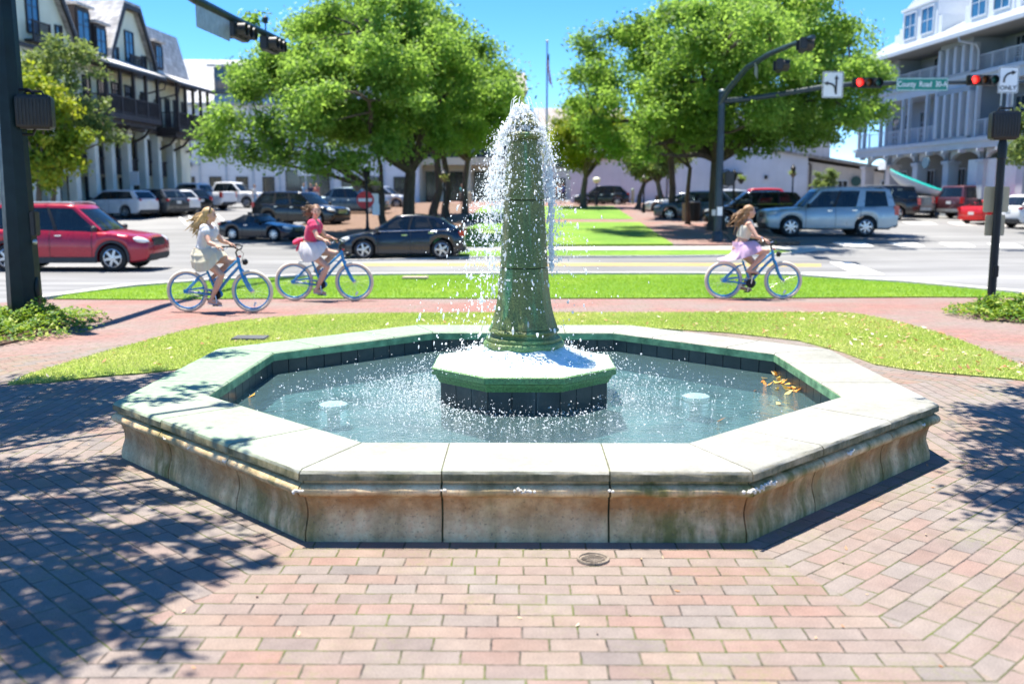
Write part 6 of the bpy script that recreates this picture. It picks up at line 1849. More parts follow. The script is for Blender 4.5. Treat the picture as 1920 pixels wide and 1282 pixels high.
HATCH = dict(L=4.26, W=1.80, H=1.46, wb=2.63, fo=.87, wr=.335, gc=.17, kf=.20, kr=.12, top=[(0, .58), (.06, .68), (.2, .74), (1.15, .93), (2.3, .95), (3.7, 1.01), (4.2, 1.0), (4.26, .86)], cab=(1.02, 1.85, 3.55, 4.12), pillars=[(0, .025, 0, .05), (.41, .435, .335, .365, 1), (.70, .715, .665, .685, 1), (.86, 1, .80, 1)], rake=.08, seams=[1.35, 2.45, 3.35], handles=[2.25, 3.15], seats=[2.35, 3.15], zf=.66, zt=.87, tlh=.20, tlx=-.03, tlw=.08, stripe=True, spokes=5, gh=.12, gz=.60, pz=.62)
TRUCK = dict(L=5.8, W=2.03, H=1.93, wb=3.64, fo=.98, wr=.41, gc=.34, kf=.08, kr=.02, top=[(0, .92), (.05, 1.06), (.2, 1.12), (1.3, 1.20), (2.5, 1.22), (3.95, 1.24), (4.05, 1.30), (5.72, 1.30), (5.78, 1.25), (5.8, 1.0)], cab=(1.35, 2.05, 3.75, 4.02), pillars=[(0, .035, 0, .05), (.47, .50, .45, .48, 1), (.93, 1, .92, 1)], seams=[1.65, 2.75, 3.85], handles=[2.5, 3.55], seats=[2.6, 3.4], zf=.97, zt=1.08, tlh=.42, bed=(4.1, 5.72), pz=.6, spokes=6)
ROAD = dict(L=4.05, W=1.74, H=1.24, wb=2.31, fo=.86, wr=.315, gc=.15, kf=.24, kr=.16, top=[(0, .50), (.08, .62), (.3, .70), (1.35, .86), (2.3, .86), (3.2, .92), (3.9, .90), (4.02, .8), (4.05, .65)], cab=(1.40, 1.92, 2.75, 3.35), pillars=[(0, .05, 0, .07), (.55, 1, .50, 1)], seams=[1.5, 2.6], handles=[2.4], seats=[2.45], zf=.62, zt=.78, tlh=.14, soft=M_clad, spokes=8, gh=.14, gz=.5, pz=.55)
COUPE = dict(HATCH, L=4.6, W=1.86, H=1.36, wb=2.72, fo=.9, top=[(0, .58), (.08, .7), (.3, .78), (1.5, .93), (2.6, .95), (3.9, 1.02), (4.5, 1.0), (4.6, .8)], cab=(1.4, 2.2, 3.2, 4.0), pillars=[(0, .04, 0, .06), (.60, 1, .56, 1)], stripe=False, zf=.68, zt=.86)
P_red = paint('metallic red paint', (.42, .012, .03)); P_white = paint('white paint', (.78, .79, .80), .0, .3); P_dgrey = paint('dark grey paint', (.10, .105, .11), .5)
P_black = paint('black paint', (.008, .009, .011), .1, .2); P_navy = paint('blue black paint', (.008, .014, .024), .2, .2); P_silverblue = paint('silver blue paint', (.36, .43, .45), .4, .3)
P_silver = paint('silver paint', (.52, .54, .56), .6, .3); P_maroon = paint('maroon grey paint', (.13, .05, .06), .4); P_brightred = paint('bright red paint', (.55, .02, .02), .05); P_bluegrey = paint('blue grey paint', (.06, .10, .13), .4); P_gold = paint('grey gunmetal paint', (.16, .16, .17), .5)
def place(px, py, off=-.095):
    g = gp(px, py, off); g.z += off; return g
def along(px, py, L, heading):
    return place(px, py)
def scol(Y): return 1
# near ones on the road
c = place(131, 506); car('suv', 'shiny red sport utility vehicle with grey lower cladding driving right at the left edge', (c.x, c.y + .3, c.z), R(-1), dict(SUV, H=1.90, rails=M_galv, hm=M_chrome), P_red, 'suv', sc=1.0)
c = place(752, 486.5); car('hatchback', 'black hatchback with silver five spoke wheels driving left past the fountain', (c.x, c.y + .85, c.z), R(180.5), dict(HATCH, H=1.50), P_navy, 'car', sc=1.0)
c = place(1560, 444); car('suv', 'silver blue sport utility vehicle with tinted rear windows waiting right of the mast arm', (c.x, c.y + 1.0, c.z), R(179), dict(BIG, rails=M_galv, spokes=7), P_silverblue, 'suv', sc=1.09)
c = place(484, 452); car('convertible', 'low black two seat convertible with its soft top up behind the cyclists', (c.x, c.y + .8, c.z), R(-20), ROAD, P_navy, 'car', sc=.88)
# left parking row, from the camera outwards
def parked(px, py, heading, name, label, sp, pnt, sc=1, cat='car', Y=None):
    c = place(px, py)
    if Y: c = on(px, Y); c.z -= .095
    return car(name, label, c, R(heading), sp, pnt, cat, sc, 'parked cars around the square')
parked(222, 408, 159, 'suv', 'white sport utility vehicle parked nose in by the cream building, nearest of that row', dict(SUV, clad=False, H=1.74, tlh=.14, tlw=.2), P_white, .96, 'suv')
parked(290, 405, 150, 'suv', 'dark grey sport utility vehicle tucked behind the nearest white one on the left', dict(MID, clad=False, tlh=.14), P_dgrey, 1, 'suv')
parked(318, 402, 146, 'suv', 'small white sport utility vehicle showing its tail behind the dark grey one', dict(MID, clad=False, tlh=.14), P_white, .95, 'suv')
parked(346, 399, 140, 'suv', 'black car with a bright red tail lamp beside the white pickup', dict(MID, clad=False), P_black, .95, 'suv')
parked(366, 394, 163, 'pickup', 'white pickup truck with its bed towards the cyclists, left of the other pickup', TRUCK, P_white, 1.0, 'pickup')
parked(432, 389, -14, 'pickup', 'white pickup truck with its bonnet pointing right beyond the blonde cyclist', dict(TRUCK, clad=False), P_white, 1.0, 'pickup')
parked(566, 424, -22, 'suv', 'glossy black sport utility vehicle parked between the two left cyclists', dict(SUV, clad=False, L=5.1), P_black, .98, 'suv')
parked(652, 404, -8, 'pickup', 'dark blue grey pickup truck parked under the left oak branches', dict(TRUCK, clad=True), P_bluegrey, .92, 'pickup')
parked(718, 391, -12, 'suv', 'silver white sport utility vehicle behind the left oak trunk', dict(MID, clad=False), P_silver, 1.0, 'suv')
parked(776, 378, 185, 'sedan', 'dark teal car standing between the biggest left oak trunks', dict(COUPE), P_bluegrey, 1.0)
parked(640, 386, 175, 'suv', 'dark car mostly hidden behind the blue grey pickup truck', dict(MID, clad=False), P_navy, 1.0, 'suv', Y=66)
# park end
parked(1126, 382, 176, 'suv', 'dark blue estate car with a lit tail lamp in front of the low pale building', dict(MID, clad=False, tlh=.16), P_navy, .95, 'suv', Y=79)
# right side
parked(1412, 424, 172, 'suv', 'black sport utility vehicle with a bright chrome window line behind the pink skirted cyclist', dict(SUV, clad=False, stripe=True), P_black, 1.0, 'suv', Y=50)
parked(1300, 408, 168, 'suv', 'dark car with a white roof seen behind the trash can', dict(MID, clad=False), P_bluegrey, 1.0, 'suv', Y=57)
parked(1345, 405, 170, 'suv', 'silver car parked behind the mast arm pole', dict(MID, clad=False), P_silver, 1.0, 'suv', Y=61)
parked(1412, 398, 172, 'sedan', 'red roofed car showing above the black sport utility vehicle', dict(MID, clad=False, H=1.70), P_brightred, 1.0, 'car', Y=64)
parked(1272, 400, 165, 'sedan', 'pale silver car half hidden by the straight dark park tree', dict(COUPE), P_silver, 1.0, 'car', Y=66)
parked(1625, 400, 176, 'suv', 'black sport utility vehicle whose roof shows above the silver blue one', dict(BIG, rails=M_galv), P_black, 1.0, 'suv', Y=58)
parked(1684, 388, 72, 'suv', 'silver hatchback with red lamps parked left of the kayak pickup', dict(MID, clad=False), P_silver, .95, 'suv', Y=68)
parked(1717, 397, 66, 'pickup', 'dark grey pickup truck with a teal topped kayak sticking out of its bed', dict(TRUCK, bm=M_galv), P_gold, .95, 'pickup', Y=62)
parked(1829, 398, 26, 'suv', 'big grey and maroon sport utility vehicle parked right of the kayak pickup', dict(BIG, bm=M_galv), P_maroon, 1.0, 'suv', Y=60)
parked(1856, 404, 34, 'sedan', 'bright red coupe parked behind the slim black signal post', dict(COUPE, bm=P_brightred), P_brightred, .92, 'car', Y=54)
parked(1955, 408, 14, 'suv', 'white crossover cut off by the right edge of the photo', dict(MID, clad=False, tlh=.13), P_white, 1.0, 'suv', Y=50)
# kayak lying in the pickup bed
ka = at(1754, 355, 60.0); kb_ = at(1668, 321, 61.5)
kd = (kb_ - ka); kl = kd.length
kk = empty('kayak', ka, 0, 'white kayak with a teal deck tilted up out of the pickup bed', 'kayak')
kk.rotation_euler = kd.to_track_quat('X', 'Z').to_euler()
m = MB(); d2 = MB(); rings, rings2 = [], []
for i in range(15):
    t = i / 14; x = -.5 + (kl + .5) * t; w_ = .40 * (max(.02, math.sin(math.pi * min(1, .06 + t * .92)))) ** .6; rk = .07 * (2 * t - 1) ** 4
    rings.append([(x, w_ * math.cos(R(180 + 18 * j)), rk + .62 * w_ / .4 * math.sin(R(180 + 18 * j)) * 1.0) for j in range(11)])
    rings2.append([(x, w_ * 1.03 * math.cos(R(18 * j)), rk + .10 * math.sin(R(18 * j)) + .004) for j in range(11)])
m.rings(rings, 0); m.build('hull', pm('white hull', (.74, .75, .72), .35, var=.05), kk, smooth=60)
d2.rings(rings2, 0); d2.build('deck', pm('teal deck', (.01, .36, .32), .35, var=.1), kk, smooth=60)
# ------------------------------------------------------------------ people and bicycles
def skinmat(name, col):
    m, nt, b = newmat(name)
    c = ramp(nt, tex(nt, 9, detail=4), [(.3, tuple(v * .92 for v in col)), (.7, tuple(min(1, v * 1.06) for v in col))])
    nt.links.new(c, b.inputs['Base Color']); b.inputs['Roughness'].default_value = .5
    b.inputs['Subsurface Weight'].default_value = .08; b.inputs['Subsurface Radius'].default_value = (.02, .008, .004)
    return m
M_skin = skinmat('fair skin', (.62, .36, .25)); M_skin2 = skinmat('tanned skin', (.52, .29, .19))
def cloth(name, col, var=.1):
    m, nt, b = newmat(name)
    o = N(nt, 'ShaderNodeTexCoord').outputs['Object']
    c = ramp(nt, tex(nt, 8, o, 4), [(.3, tuple(v * (1 - var) for v in col)), (.7, tuple(min(1, v * (1 + var)) for v in col))])
    nt.links.new(c, b.inputs['Base Color']); b.inputs['Roughness'].default_value = .85
    b.inputs['Sheen Weight'].default_value = .2
    bump(nt, b, math_(nt, 'ADD', tex(nt, 14, o, 3), math_(nt, 'MULTIPLY', tex(nt, 300, o, 2), .15)), .5, .02)
    t = N(nt, 'ShaderNodeBsdfTranslucent', {'Color': col})
    mx = N(nt, 'ShaderNodeMixShader', {0: .22, 1: b.outputs[0], 2: t.outputs[0]})
    nt.links.new(mx.outputs[0], nt.nodes['Material Output'].inputs[0])
    return m
def hairmat(name, c0, c1):
    m, nt, b = newmat(name)
    o = N(nt, 'ShaderNodeTexCoord').outputs['Object']
    t = tex(nt, 22, o, 5, .7, sx=(.35, 1, .5))
    nt.links.new(ramp(nt, t, [(.3, c0), (.7, c1)]), b.inputs['Base Color']); b.inputs['Roughness'].default_value = .42
    bump(nt, b, t, .9, .02)
    return m
def fuse(name, mb, mat, parent, vox, smooth=4, loc=None):
    "grow one continuous skin over overlapping shapes"
    o = mb.build(name, mat, None, smooth=180)
    r = o.modifiers.new('r', 'REMESH'); r.mode = 'VOXEL'; r.voxel_size = vox; r.use_smooth_shade = True
    s = o.modifiers.new('s', 'SMOOTH'); s.factor = .5; s.iterations = smooth
    dg = bpy.context.evaluated_depsgraph_get()
    me = bpy.data.meshes.new_from_object(o.evaluated_get(dg))
    o.modifiers.clear(); old = o.data; o.data = me; bpy.data.meshes.remove(old)
    me.materials.clear(); me.materials.append(mat)
    me.shade_smooth()
    if parent is not None: o.parent = parent
    return o
def seg(mb, pts, rs, n=12):
    mb.tube(pts, rs, n)
    for p, r in zip(pts, rs): mb.ell(p, (r, r, r), 10, 8)
def lerp3(a, b, t): return Vector(a).lerp(Vector(b), t)
def hand(mb, p, fwd, palm_n, curl=1.0, k=1.0):
    "a hand at wrist p: palm, four curled fingers of unequal length and a thumb"
    p, f, n = Vector(p), Vector(fwd).normalized(), Vector(palm_n).normalized()
    s = f.cross(n).normalized()
    mb.rings([[p + f * a * k + s * w_ * k * math.cos(q) + n * h * k * math.sin(q) for q in [2 * math.pi * j / 10 for j in range(10)]] for a, w_, h in ((-.01, .024, .018), (.02, .032, .017), (.055, .040, .015), (.085, .038, .013), (.095, .03, .010))])
    for i, (off, L) in enumerate(((-.029, .066), (-.010, .074), (.010, .070), (.028, .054))):
        b = p + (f * .085 + s * off) * k; pts = [b]
        a = .35 * curl
        for j, q in enumerate((.42, .33, .25)):
            d = f * math.cos(a) + n * math.sin(a); pts.append(pts[-1] + d * L * q * k * 1.25); a += .85 * curl
        seg(mb, pts, [.0098 * k, .0092 * k, .0085 * k, .0075 * k], 8)
    b = p + (f * .025 - s * .030) * k
    d1 = (f * .6 - s * .6 + n * .45).normalized(); d2 = (f * .75 - s * .05 + n * .65).normalized()
    seg(mb, [b, b + d1 * .036 * k, b + d1 * .036 * k + d2 * .030 * k, b + d1 * .036 * k + d2 * .054 * k], [.013 * k, .0115 * k, .0105 * k, .009 * k], 8)
def head(mb, c, Mh, k=1.0):
    "skull, jaw, nose, lips, brow and ears around the centre c; Mh turns the face (+x is forward)"
    c = Vector(c)
    def e(p, r, M=None): mb.ell(c + Mh @ (Vector(p) * k), tuple(v * k for v in r), 14, 10, 0, Mh.to_3x3() if M is None else Mh.to_3x3() @ M)
    e((-.012, 0, .025), (.096, .074, .088)); e((.020, 0, -.035), (.070, .058, .072)); e((.045, 0, -.082), (.034, .032, .026))
    e((.030, 0, -.01), (.062, .063, .07)); e((.092, 0, -.016), (.017, .011, .022), Matrix.Rotation(.35, 3, 'Y')); e((.098, 0, -.026), (.012, .013, .009))
    e((.078, 0, -.056), (.014, .022, .007)); e((.077, 0, -.066), (.013, .019, .007)); e((.076, 0, .016), (.014, .045, .009))
    for s in (1, -1): e((-.008, s * .076, -.012), (.017, .008, .030)); e((.062, s * .038, -.03), (.022, .022, .022))
def face_parts(par, c, Mh, k=1.0):
    c = Vector(c); me = pm('eye', (.03, .02, .02), .2); ml = pm('lips', (.45, .13, .12), .5)
    for s in (1, -1):
        m = MB(); m.ell(c + Mh @ (Vector((.079, s * .030, -.001)) * k), (.008 * k, .012 * k, .007 * k), 8, 6, 0, Mh.to_3x3()); m.build('eye', me, par)
        m = MB(); m.tube([c + Mh @ (Vector(q) * k) for q in ((.086, s * .014, .017), (.087, s * .03, .021), (.076, s * .047, .015))], .004 * k, 5); m.build('eyebrow', me, par)
    m = MB(); m.ell(c + Mh @ (Vector((.086, 0, -.061)) * k), (.009 * k, .021 * k, .007 * k), 8, 6, 0, Mh.to_3x3()); m.build('mouth', ml, par)
def hair_mesh(par, c, Mh, mat, strands, k=1.0, seed=1):
    rg = random.Random(seed); m = MB(); c = Vector(c)
    m.ell(c + Mh @ Vector((-.026 * k, 0, .040 * k)), (.098 * k, .083 * k, .084 * k), 16, 12, 0, Mh.to_3x3())
    m.ell(c + Mh @ Vector((-.05 * k, 0, -.02 * k)), (.066 * k, .076 * k, .09 * k), 14, 10, 0, Mh.to_3x3())
    for (tgt, spread, n, r) in strands:
        r = r * .72
        for i in range(int(n * 1.7)):
            y = rg.uniform(-.06, .06); a = c + Mh @ Vector((-.05, y, rg.uniform(-.04, .08)))
            e = Vector(tgt) + Vector((rg.gauss(0, spread), rg.gauss(0, spread * .7), rg.gauss(0, spread)))
            mid = a.lerp(e, .5) + Vector((rg.gauss(0, .02), rg.gauss(0, .02), rg.uniform(-.01, .05)))
            pts = [a, a.lerp(mid, .5) + Vector((0, 0, .012)), mid, mid.lerp(e, .55) + Vector((rg.gauss(0, .012), 0, rg.gauss(0, .012))), e]
            m.tube(pts, [r * 1.2, r * 1.25, r, r * .7, r * .18], 7)
    return fuse('hair', m, mat, par, .006, 1)
def body(name, J, mat, vox=.0065, k=1.0, hands=None, head_yaw=0, head_pitch=0, female=True):
    "one continuous figure from named joints"
    mb = MB()
    hip, chest, neck, hd = (Vector(J[q]) for q in ('hip', 'chest', 'neck', 'head'))
    up = (chest - hip).normalized()
    def oval(c, w_, d, fw): 
        sd = Vector((0, 1, 0)); f = sd.cross(up).normalized()
        return [c + sd * w_ * math.cos(q) + f * d * math.sin(q) for q in [2 * math.pi * j / 16 for j in range(16)]]
    w1 = (.155, .112) if female else (.16, .12)
    rings = [(hip - up * .09, .10 * k, .09 * k), (hip - up * .04, .158 * k, .125 * k), (hip + up * .05, .152 * k, .118 * k), (lerp3(hip, chest, .45), .118 * k, .092 * k), (lerp3(hip, chest, .75), .138 * k, .105 * k), (chest, .155 * k, .112 * k), (chest + up * .08, .160 * k, .098 * k), (chest + up * .135, .115 * k, .075 * k), (chest + up * .165, .06 * k, .055 * k)]
    mb.rings([oval(c, a, b, 0) for c, a, b in rings])
    if female:
        f = Vector((0, 1, 0)).cross(up).normalized()
        for s in (1, -1): mb.ell(chest + f * .085 * k + Vector((0, s * .068, 0)) + up * .01, (.05 * k, .055 * k, .055 * k), 10, 8)
    seg(mb, [chest + up * .10, neck, lerp3(neck, hd, .55)], [.062 * k, .047 * k, .046 * k])
    Mh = Matrix.Rotation(head_yaw, 4, 'Z') @ Matrix.Rotation(head_pitch, 4, 'Y')
    head(mb, hd, Mh, k)
    for s, S in ((1, 'l'), (-1, 'r')):
        sh, el, wr = (Vector(J[q + S]) for q in ('sho_', 'elb_', 'wri_'))
        seg(mb, [chest + up * .09 + Vector((0, s * .08, 0)), sh, lerp3(sh, el, .45), el, lerp3(el, wr, .35), lerp3(el, wr, .75), wr], [v * k for v in (.062, .052, .044, .036, .037, .029, .023)])
        hf = (hands or {}).get(S, ((wr - el).normalized(), Vector((0, -s, -.3)), .5))
        hand(mb, wr, hf[0], hf[1], hf[2], k)
        th, kn, an, toe = (Vector(J[q + S]) for q in ('hipj_', 'knee_', 'ank_', 'toe_'))
        seg(mb, [th, lerp3(th, kn, .3), lerp3(th, kn, .7), kn, lerp3(kn, an, .22), lerp3(kn, an, .5), lerp3(kn, an, .85), an], [v * k for v in (.092, .083, .064, .052, .053, .050, .033, .030)])
        d = (toe - an); hl_ = an - Vector((d.x, d.y, 0)).normalized() * .035 * k + Vector((0, 0, -.035 * k))
        seg(mb, [an, hl_], [.031 * k, .030 * k]); seg(mb, [hl_, lerp3(hl_, toe, .55) + Vector((0, 0, .008)), toe], [.028 * k, .033 * k, .022 * k])
    o = fuse(name, mb, mat, None, vox, 4)
    return o, Mh
def shoes(par, J, mat, k=1.0):
    for S in 'lr':
        an, toe = Vector(J['ank_' + S]), Vector(J['toe_' + S]); d = (toe - an)
        hl_ = an - Vector((d.x, d.y, 0)).normalized() * .05 * k + Vector((0, 0, -.062 * k)); tt = toe + Vector((0, 0, -.026 * k)) + d.normalized() * .02
        m = MB(); m.tube([hl_, hl_.lerp(tt, .3), hl_.lerp(tt, .7), tt], [.036 * k, .038 * k, .044 * k, .030 * k], 12, flat=.32)
        top = lerp3(an, toe, .62) + Vector((0, 0, .012))
        m.tube([top + Vector((0, -.042 * k, -.03)), top + Vector((0, -.03 * k, .012)), top + Vector((0, .03 * k, .012)), top + Vector((0, .042 * k, -.03))], .012 * k, 6)
        m.build('sandal', mat, par, smooth=60)

BIKE = dict(rear=(-.525, .335), front=(.525, .335), R=.335)
M_blue = paint('bright blue bicycle paint', (.006, .24, .56), .05, .3)
M_cream_t = pm('cream bicycle tyre', (.72, .62, .48), .75, var=.06)
M_rubber = pm('black rubber', (.02, .02, .02), .7)
M_alu = pm('polished aluminium', (.6, .61, .62), .25, .9, var=.05)
def bike_wheel(par, x, seed):
    Rr = .335; h = MB()
    def circ(r, n=48): return [(r * math.cos(2 * math.pi * j / n), 0, r * math.sin(2 * math.pi * j / n)) for j in range(n)]
    h.tube(circ(Rr - .026), .027, 8, closed=True); w_ = h.build('wheel', M_cream_t, par, smooth=60); w_.location = (x, 0, Rr); w_.rotation_euler = (0, seed, 0)
    m = MB(); m.tube(circ(Rr - .060), .014, 8, closed=True); m.build('rim', M_blue, w_, smooth=60)
    m = MB()
    for i in range(28):
        a = 2 * math.pi * i / 28; b = a + (.35 if i % 2 else -.35); s = .022 if i % 4 < 2 else -.022
        m.tube([(.022 * math.cos(b), s, .022 * math.sin(b)), ((Rr - .07) * math.cos(a), 0, (Rr - .07) * math.sin(a))], .0014, 4)
    m.build('spokes', M_alu, w_)
    m = MB(); m.lathe([(.010, -.055), (.024, -.045), (.016, -.02), (.016, .02), (.024, .045), (.010, .055)], 12, axis='Y'); m.build('hub', M_alu, w_)
    m = MB(); m.cbox((.20, .0, .06), (.07, .012, .03), 0, 0, .3); m.build('reflector', M_signw, w_)
def bicycle(label, pos, rz, sc, crank, steer=0):
    o = empty('bicycle', pos, rz, label, 'bicycle', 'blue bicycles with cream tyres', sc)
    bb = Vector((-.052, 0, .285)); rr_, ff = Vector((-.525, 0, .335)), Vector((.525, 0, .335))
    st = Vector((-.20, 0, .68)); h0, h1 = Vector((.335, 0, .735)), Vector((.315, 0, .845))
    m = MB()
    m.tube([bb, Vector((-.12, 0, .47)), st], .019, 10)
    m.tube([Vector((-.085, 0, .50)), Vector((.06, 0, .60)), Vector((.315, 0, .83))], .020, 10)
    m.tube([bb, Vector((.02, 0, .385)), Vector((.18, 0, .575)), h0], .024, 10)
    m.tube([h0 - Vector((-.004, 0, .03)), h1 + Vector((-.004, 0, .03))], .026, 10)
    for s in (1, -1):
        m.tube([bb + Vector((0, s * .03, .03)), Vector((-.30, s * .05, .385)), rr_ + Vector((0, s * .07, .01))], .013, 8)
        m.tube([bb + Vector((0, s * .03, -.02)), Vector((-.30, s * .05, .30)), rr_ + Vector((0, s * .07, -.01))], .013, 8)
        m.tube([st - Vector((-.015, 0, .06)), Vector((-.30, s * .045, .575)), rr_ + Vector((0, s * .07, .01))], .012, 8)
        m.cbox(rr_ + Vector((.0, s * .07, 0)), (.07, .014, .06))
    m.ell(bb + Vector((.03, 0, .0)), (.075, .04, .062), 12, 8)
    m.build('frame', M_blue, o, smooth=60)
    m = MB(); m.tube([st, Vector((-.215, 0, .765))], .013, 8); m.build('seat_post', M_alu, o)
    m = MB(); m.rings([[(x, w_ * math.cos(q), z + .028 * math.sin(q)) for q in [2 * math.pi * j / 12 for j in range(12)]] for x, w_, z in ((-.375, .02, .79), (-.36, .085, .795), (-.29, .098, .80), (-.20, .06, .795), (-.12, .028, .79), (-.095, .012, .785))]); m.build('saddle', M_rubber, o, smooth=70)
    fk = MB()
    fk.tube([h1 + Vector((-.01, 0, .02)), h0 + Vector((.01, 0, -.04))], .017, 8)
    for s in (1, -1): fk.tube([h0 + Vector((.005, s * .012, -.03)), Vector((.365, s * .052, .66)), Vector((.42, s * .055, .50)), Vector((.485, s * .055, .375)), ff + Vector((0, s * .055, 0))], [.019, .021, .019, .016, .013], 8)
    fk.build('fork', M_blue, o, smooth=60)
    hb = MB(); hb.tube([h1, Vector((.285, 0, .95)), Vector((.31, 0, .985))], .014, 8)
    for s in (1, -1): hb.tube([Vector((.31, 0, .985)), Vector((.345, s * .08, 1.0)), Vector((.33, s * .19, 1.04)), Vector((.24, s * .27, 1.055)), Vector((.10, s * .305, 1.04))], .011, 8)
    ho = hb.build('handlebar', M_black, o, smooth=60)
    for s in (1, -1):
        m = MB(); m.tube([Vector((.21, s * .282, 1.053)), Vector((.08, s * .312, 1.038))], .0165, 10); m.build('grip', M_rubber, ho)
        m = MB(); m.tube([Vector((.25, s * .26, 1.05)), Vector((.235, s * .30, 1.02)), Vector((.13, s * .335, 1.01))], .006, 6); m.build('brake_lever', M_alu, ho)
    m = MB(); m.tube([(.33, .02, 1.0), (.40, .03, .93), (.36, .03, .80), (.30, .02, .72)], .004, 5); m.build('cable', M_rubber, o)
    m = MB(); m.lathe([(.001, .0), (.045, .005), (.05, .05), (.02, .08)], 12, (.39, 0, .80), axis='X'); m.build('headlamp', M_black, o)
    m = MB(); m.cbox((.345, 0, .885), (.03, .05, .03)); m.build('red_badge', M_red, o)
    cm = MB(); cm.lathe([(.001, -.062), (.075, -.06), (.085, -.05), (.075, -.045), (.001, -.045)], 20, tuple(bb), axis='Y'); cm.build('chain_ring', M_black, o)
    m = MB(); m.tube([bb + Vector((0, -.055, .085)), rr_ + Vector((0, -.06, .035))], .006, 5); m.tube([bb + Vector((0, -.055, -.085)), rr_ + Vector((0, -.06, -.035))], .006, 5); m.build('chain', M_alu, o)
    for s, a in ((-1, crank), (1, crank + math.pi)):
        tip = bb + Vector((.165 * math.sin(a), s * .085, -.165 * math.cos(a)))
        c = MB(); c.tube([bb + Vector((0, s * .075, 0)), tip], .011, 6); co = c.build('crank', M_alu, o)
        m = MB(); m.cbox(tip + Vector((0, s * .055, 0)), (.09, .09, .022)); m.build('pedal', M_rubber, co, bevel=.004)
    bike_wheel(o, -.525, .4); bike_wheel(o, .525, 1.7)
    m = MB(); m.tube([(-.06, .05, .26), (-.20, .085, .20), (-.30, .10, .17)], .008, 6); m.build('kickstand', M_black, o)
    return o, bb
def rider_pose(crank, lean=0.0, knee_out=.04):
    bb = Vector((-.052, 0, .285)); J = {}
    J['hip'] = (-.265, 0, .905); J['chest'] = (-.17 + lean, 0, 1.225); J['neck'] = (-.135 + lean, 0, 1.40); J['head'] = (-.105 + lean, 0, 1.535)
    for s, S, a in ((-1, 'r', crank), (1, 'l', crank + math.pi)):
        J['sho_' + S] = (-.145 + lean, s * .165, 1.325); J['wri_' + S] = (.075, s * .318, 1.075); J['elb_' + S] = (-.03 + lean, s * .285, 1.11)
        pd = bb + Vector((.165 * math.sin(a), s * .14, -.165 * math.cos(a)))
        h = Vector((-.245, s * .085, .875)); an = pd + Vector((-.075, 0, .095)); L1, L2 = .435, .43
        d = an - h; dl = min(d.length, L1 + L2 - .004); q = (L1 * L1 - L2 * L2 + dl * dl) / (2 * dl); hgt = math.sqrt(max(0, L1 * L1 - q * q))
        dn = d.normalized(); side = Vector((0, s, 0)); f = (Vector((1, 0, .25)) - dn * dn.dot(Vector((1, 0, .25)))).normalized()
        kn = h + dn * q + f * hgt + side * knee_out
        J['hipj_' + S] = h; J['knee_' + S] = kn; J['ank_' + S] = an; J['toe_' + S] = pd + Vector((.075, 0, .025))
    hands = {S: (Vector((.9, s * -.12, -.28)), Vector((.1, s * -.35, -.95)), 1.25) for s, S in ((-1, 'r'), (1, 'l'))}
    return J, hands
def skirt(par, mat, hem, waist=((-.255, 0, 1.015), .135, .112), bulge=.02, ruff=.016, nr=16, tiers=0, seed=0, mid=None):
    "cloth from the waist ring to the hem points, given at equal turns from the front"
    rg = random.Random(seed); m = MB(); n = 72
    c, rx, ry = waist
    def hp(q):
        k = len(hem); f = q / (2 * math.pi) * k; i = int(f) % k; t = f - int(f)
        p0, p1, p2, p3 = (Vector(hem[(i + j - 1) % k]) for j in range(4))
        return .5 * ((2 * p1) + (p2 - p0) * t + (2 * p0 - 5 * p1 + 4 * p2 - p3) * t * t + (3 * p1 - p0 - 3 * p2 + p3) * t ** 3)
    ph = rg.uniform(0, 6)
    rings = []
    for i in range(nr + 1):
        t = i / nr; ring = []
        for j in range(n):
            q = 2 * math.pi * j / n
            a = Vector((c[0] + rx * math.cos(q), ry * 1.15 * math.sin(q), c[2])); b = hp(q)
            p = a.lerp(b, t)
            cf = max(0, math.cos(q)); cb_ = max(0, -math.cos(q))
            p += Vector((.3 * cf, .5 * math.sin(q), .9 * cf)) * .055 * math.sin(math.pi * t) + Vector((bulge * cb_, 0, -.6 * abs(bulge) * cb_ * (bulge > 0))) * math.sin(math.pi * t)
            fold = math.sin(q * 13 + ph + 2 * t) * .6 + math.sin(q * 22 + 1.3 * ph) * .4
            p += Vector((math.cos(q), math.sin(q), .2)) * ruff * t * fold
            if tiers and (t * tiers) % 1 > .86: p += Vector((math.cos(q), math.sin(q), 0)) * .012
            ring.append(p)
        rings.append(ring)
    m.rings(rings, 0, caps=False)
    return m.build('skirt', mat, par, smooth=180, recalc=False)
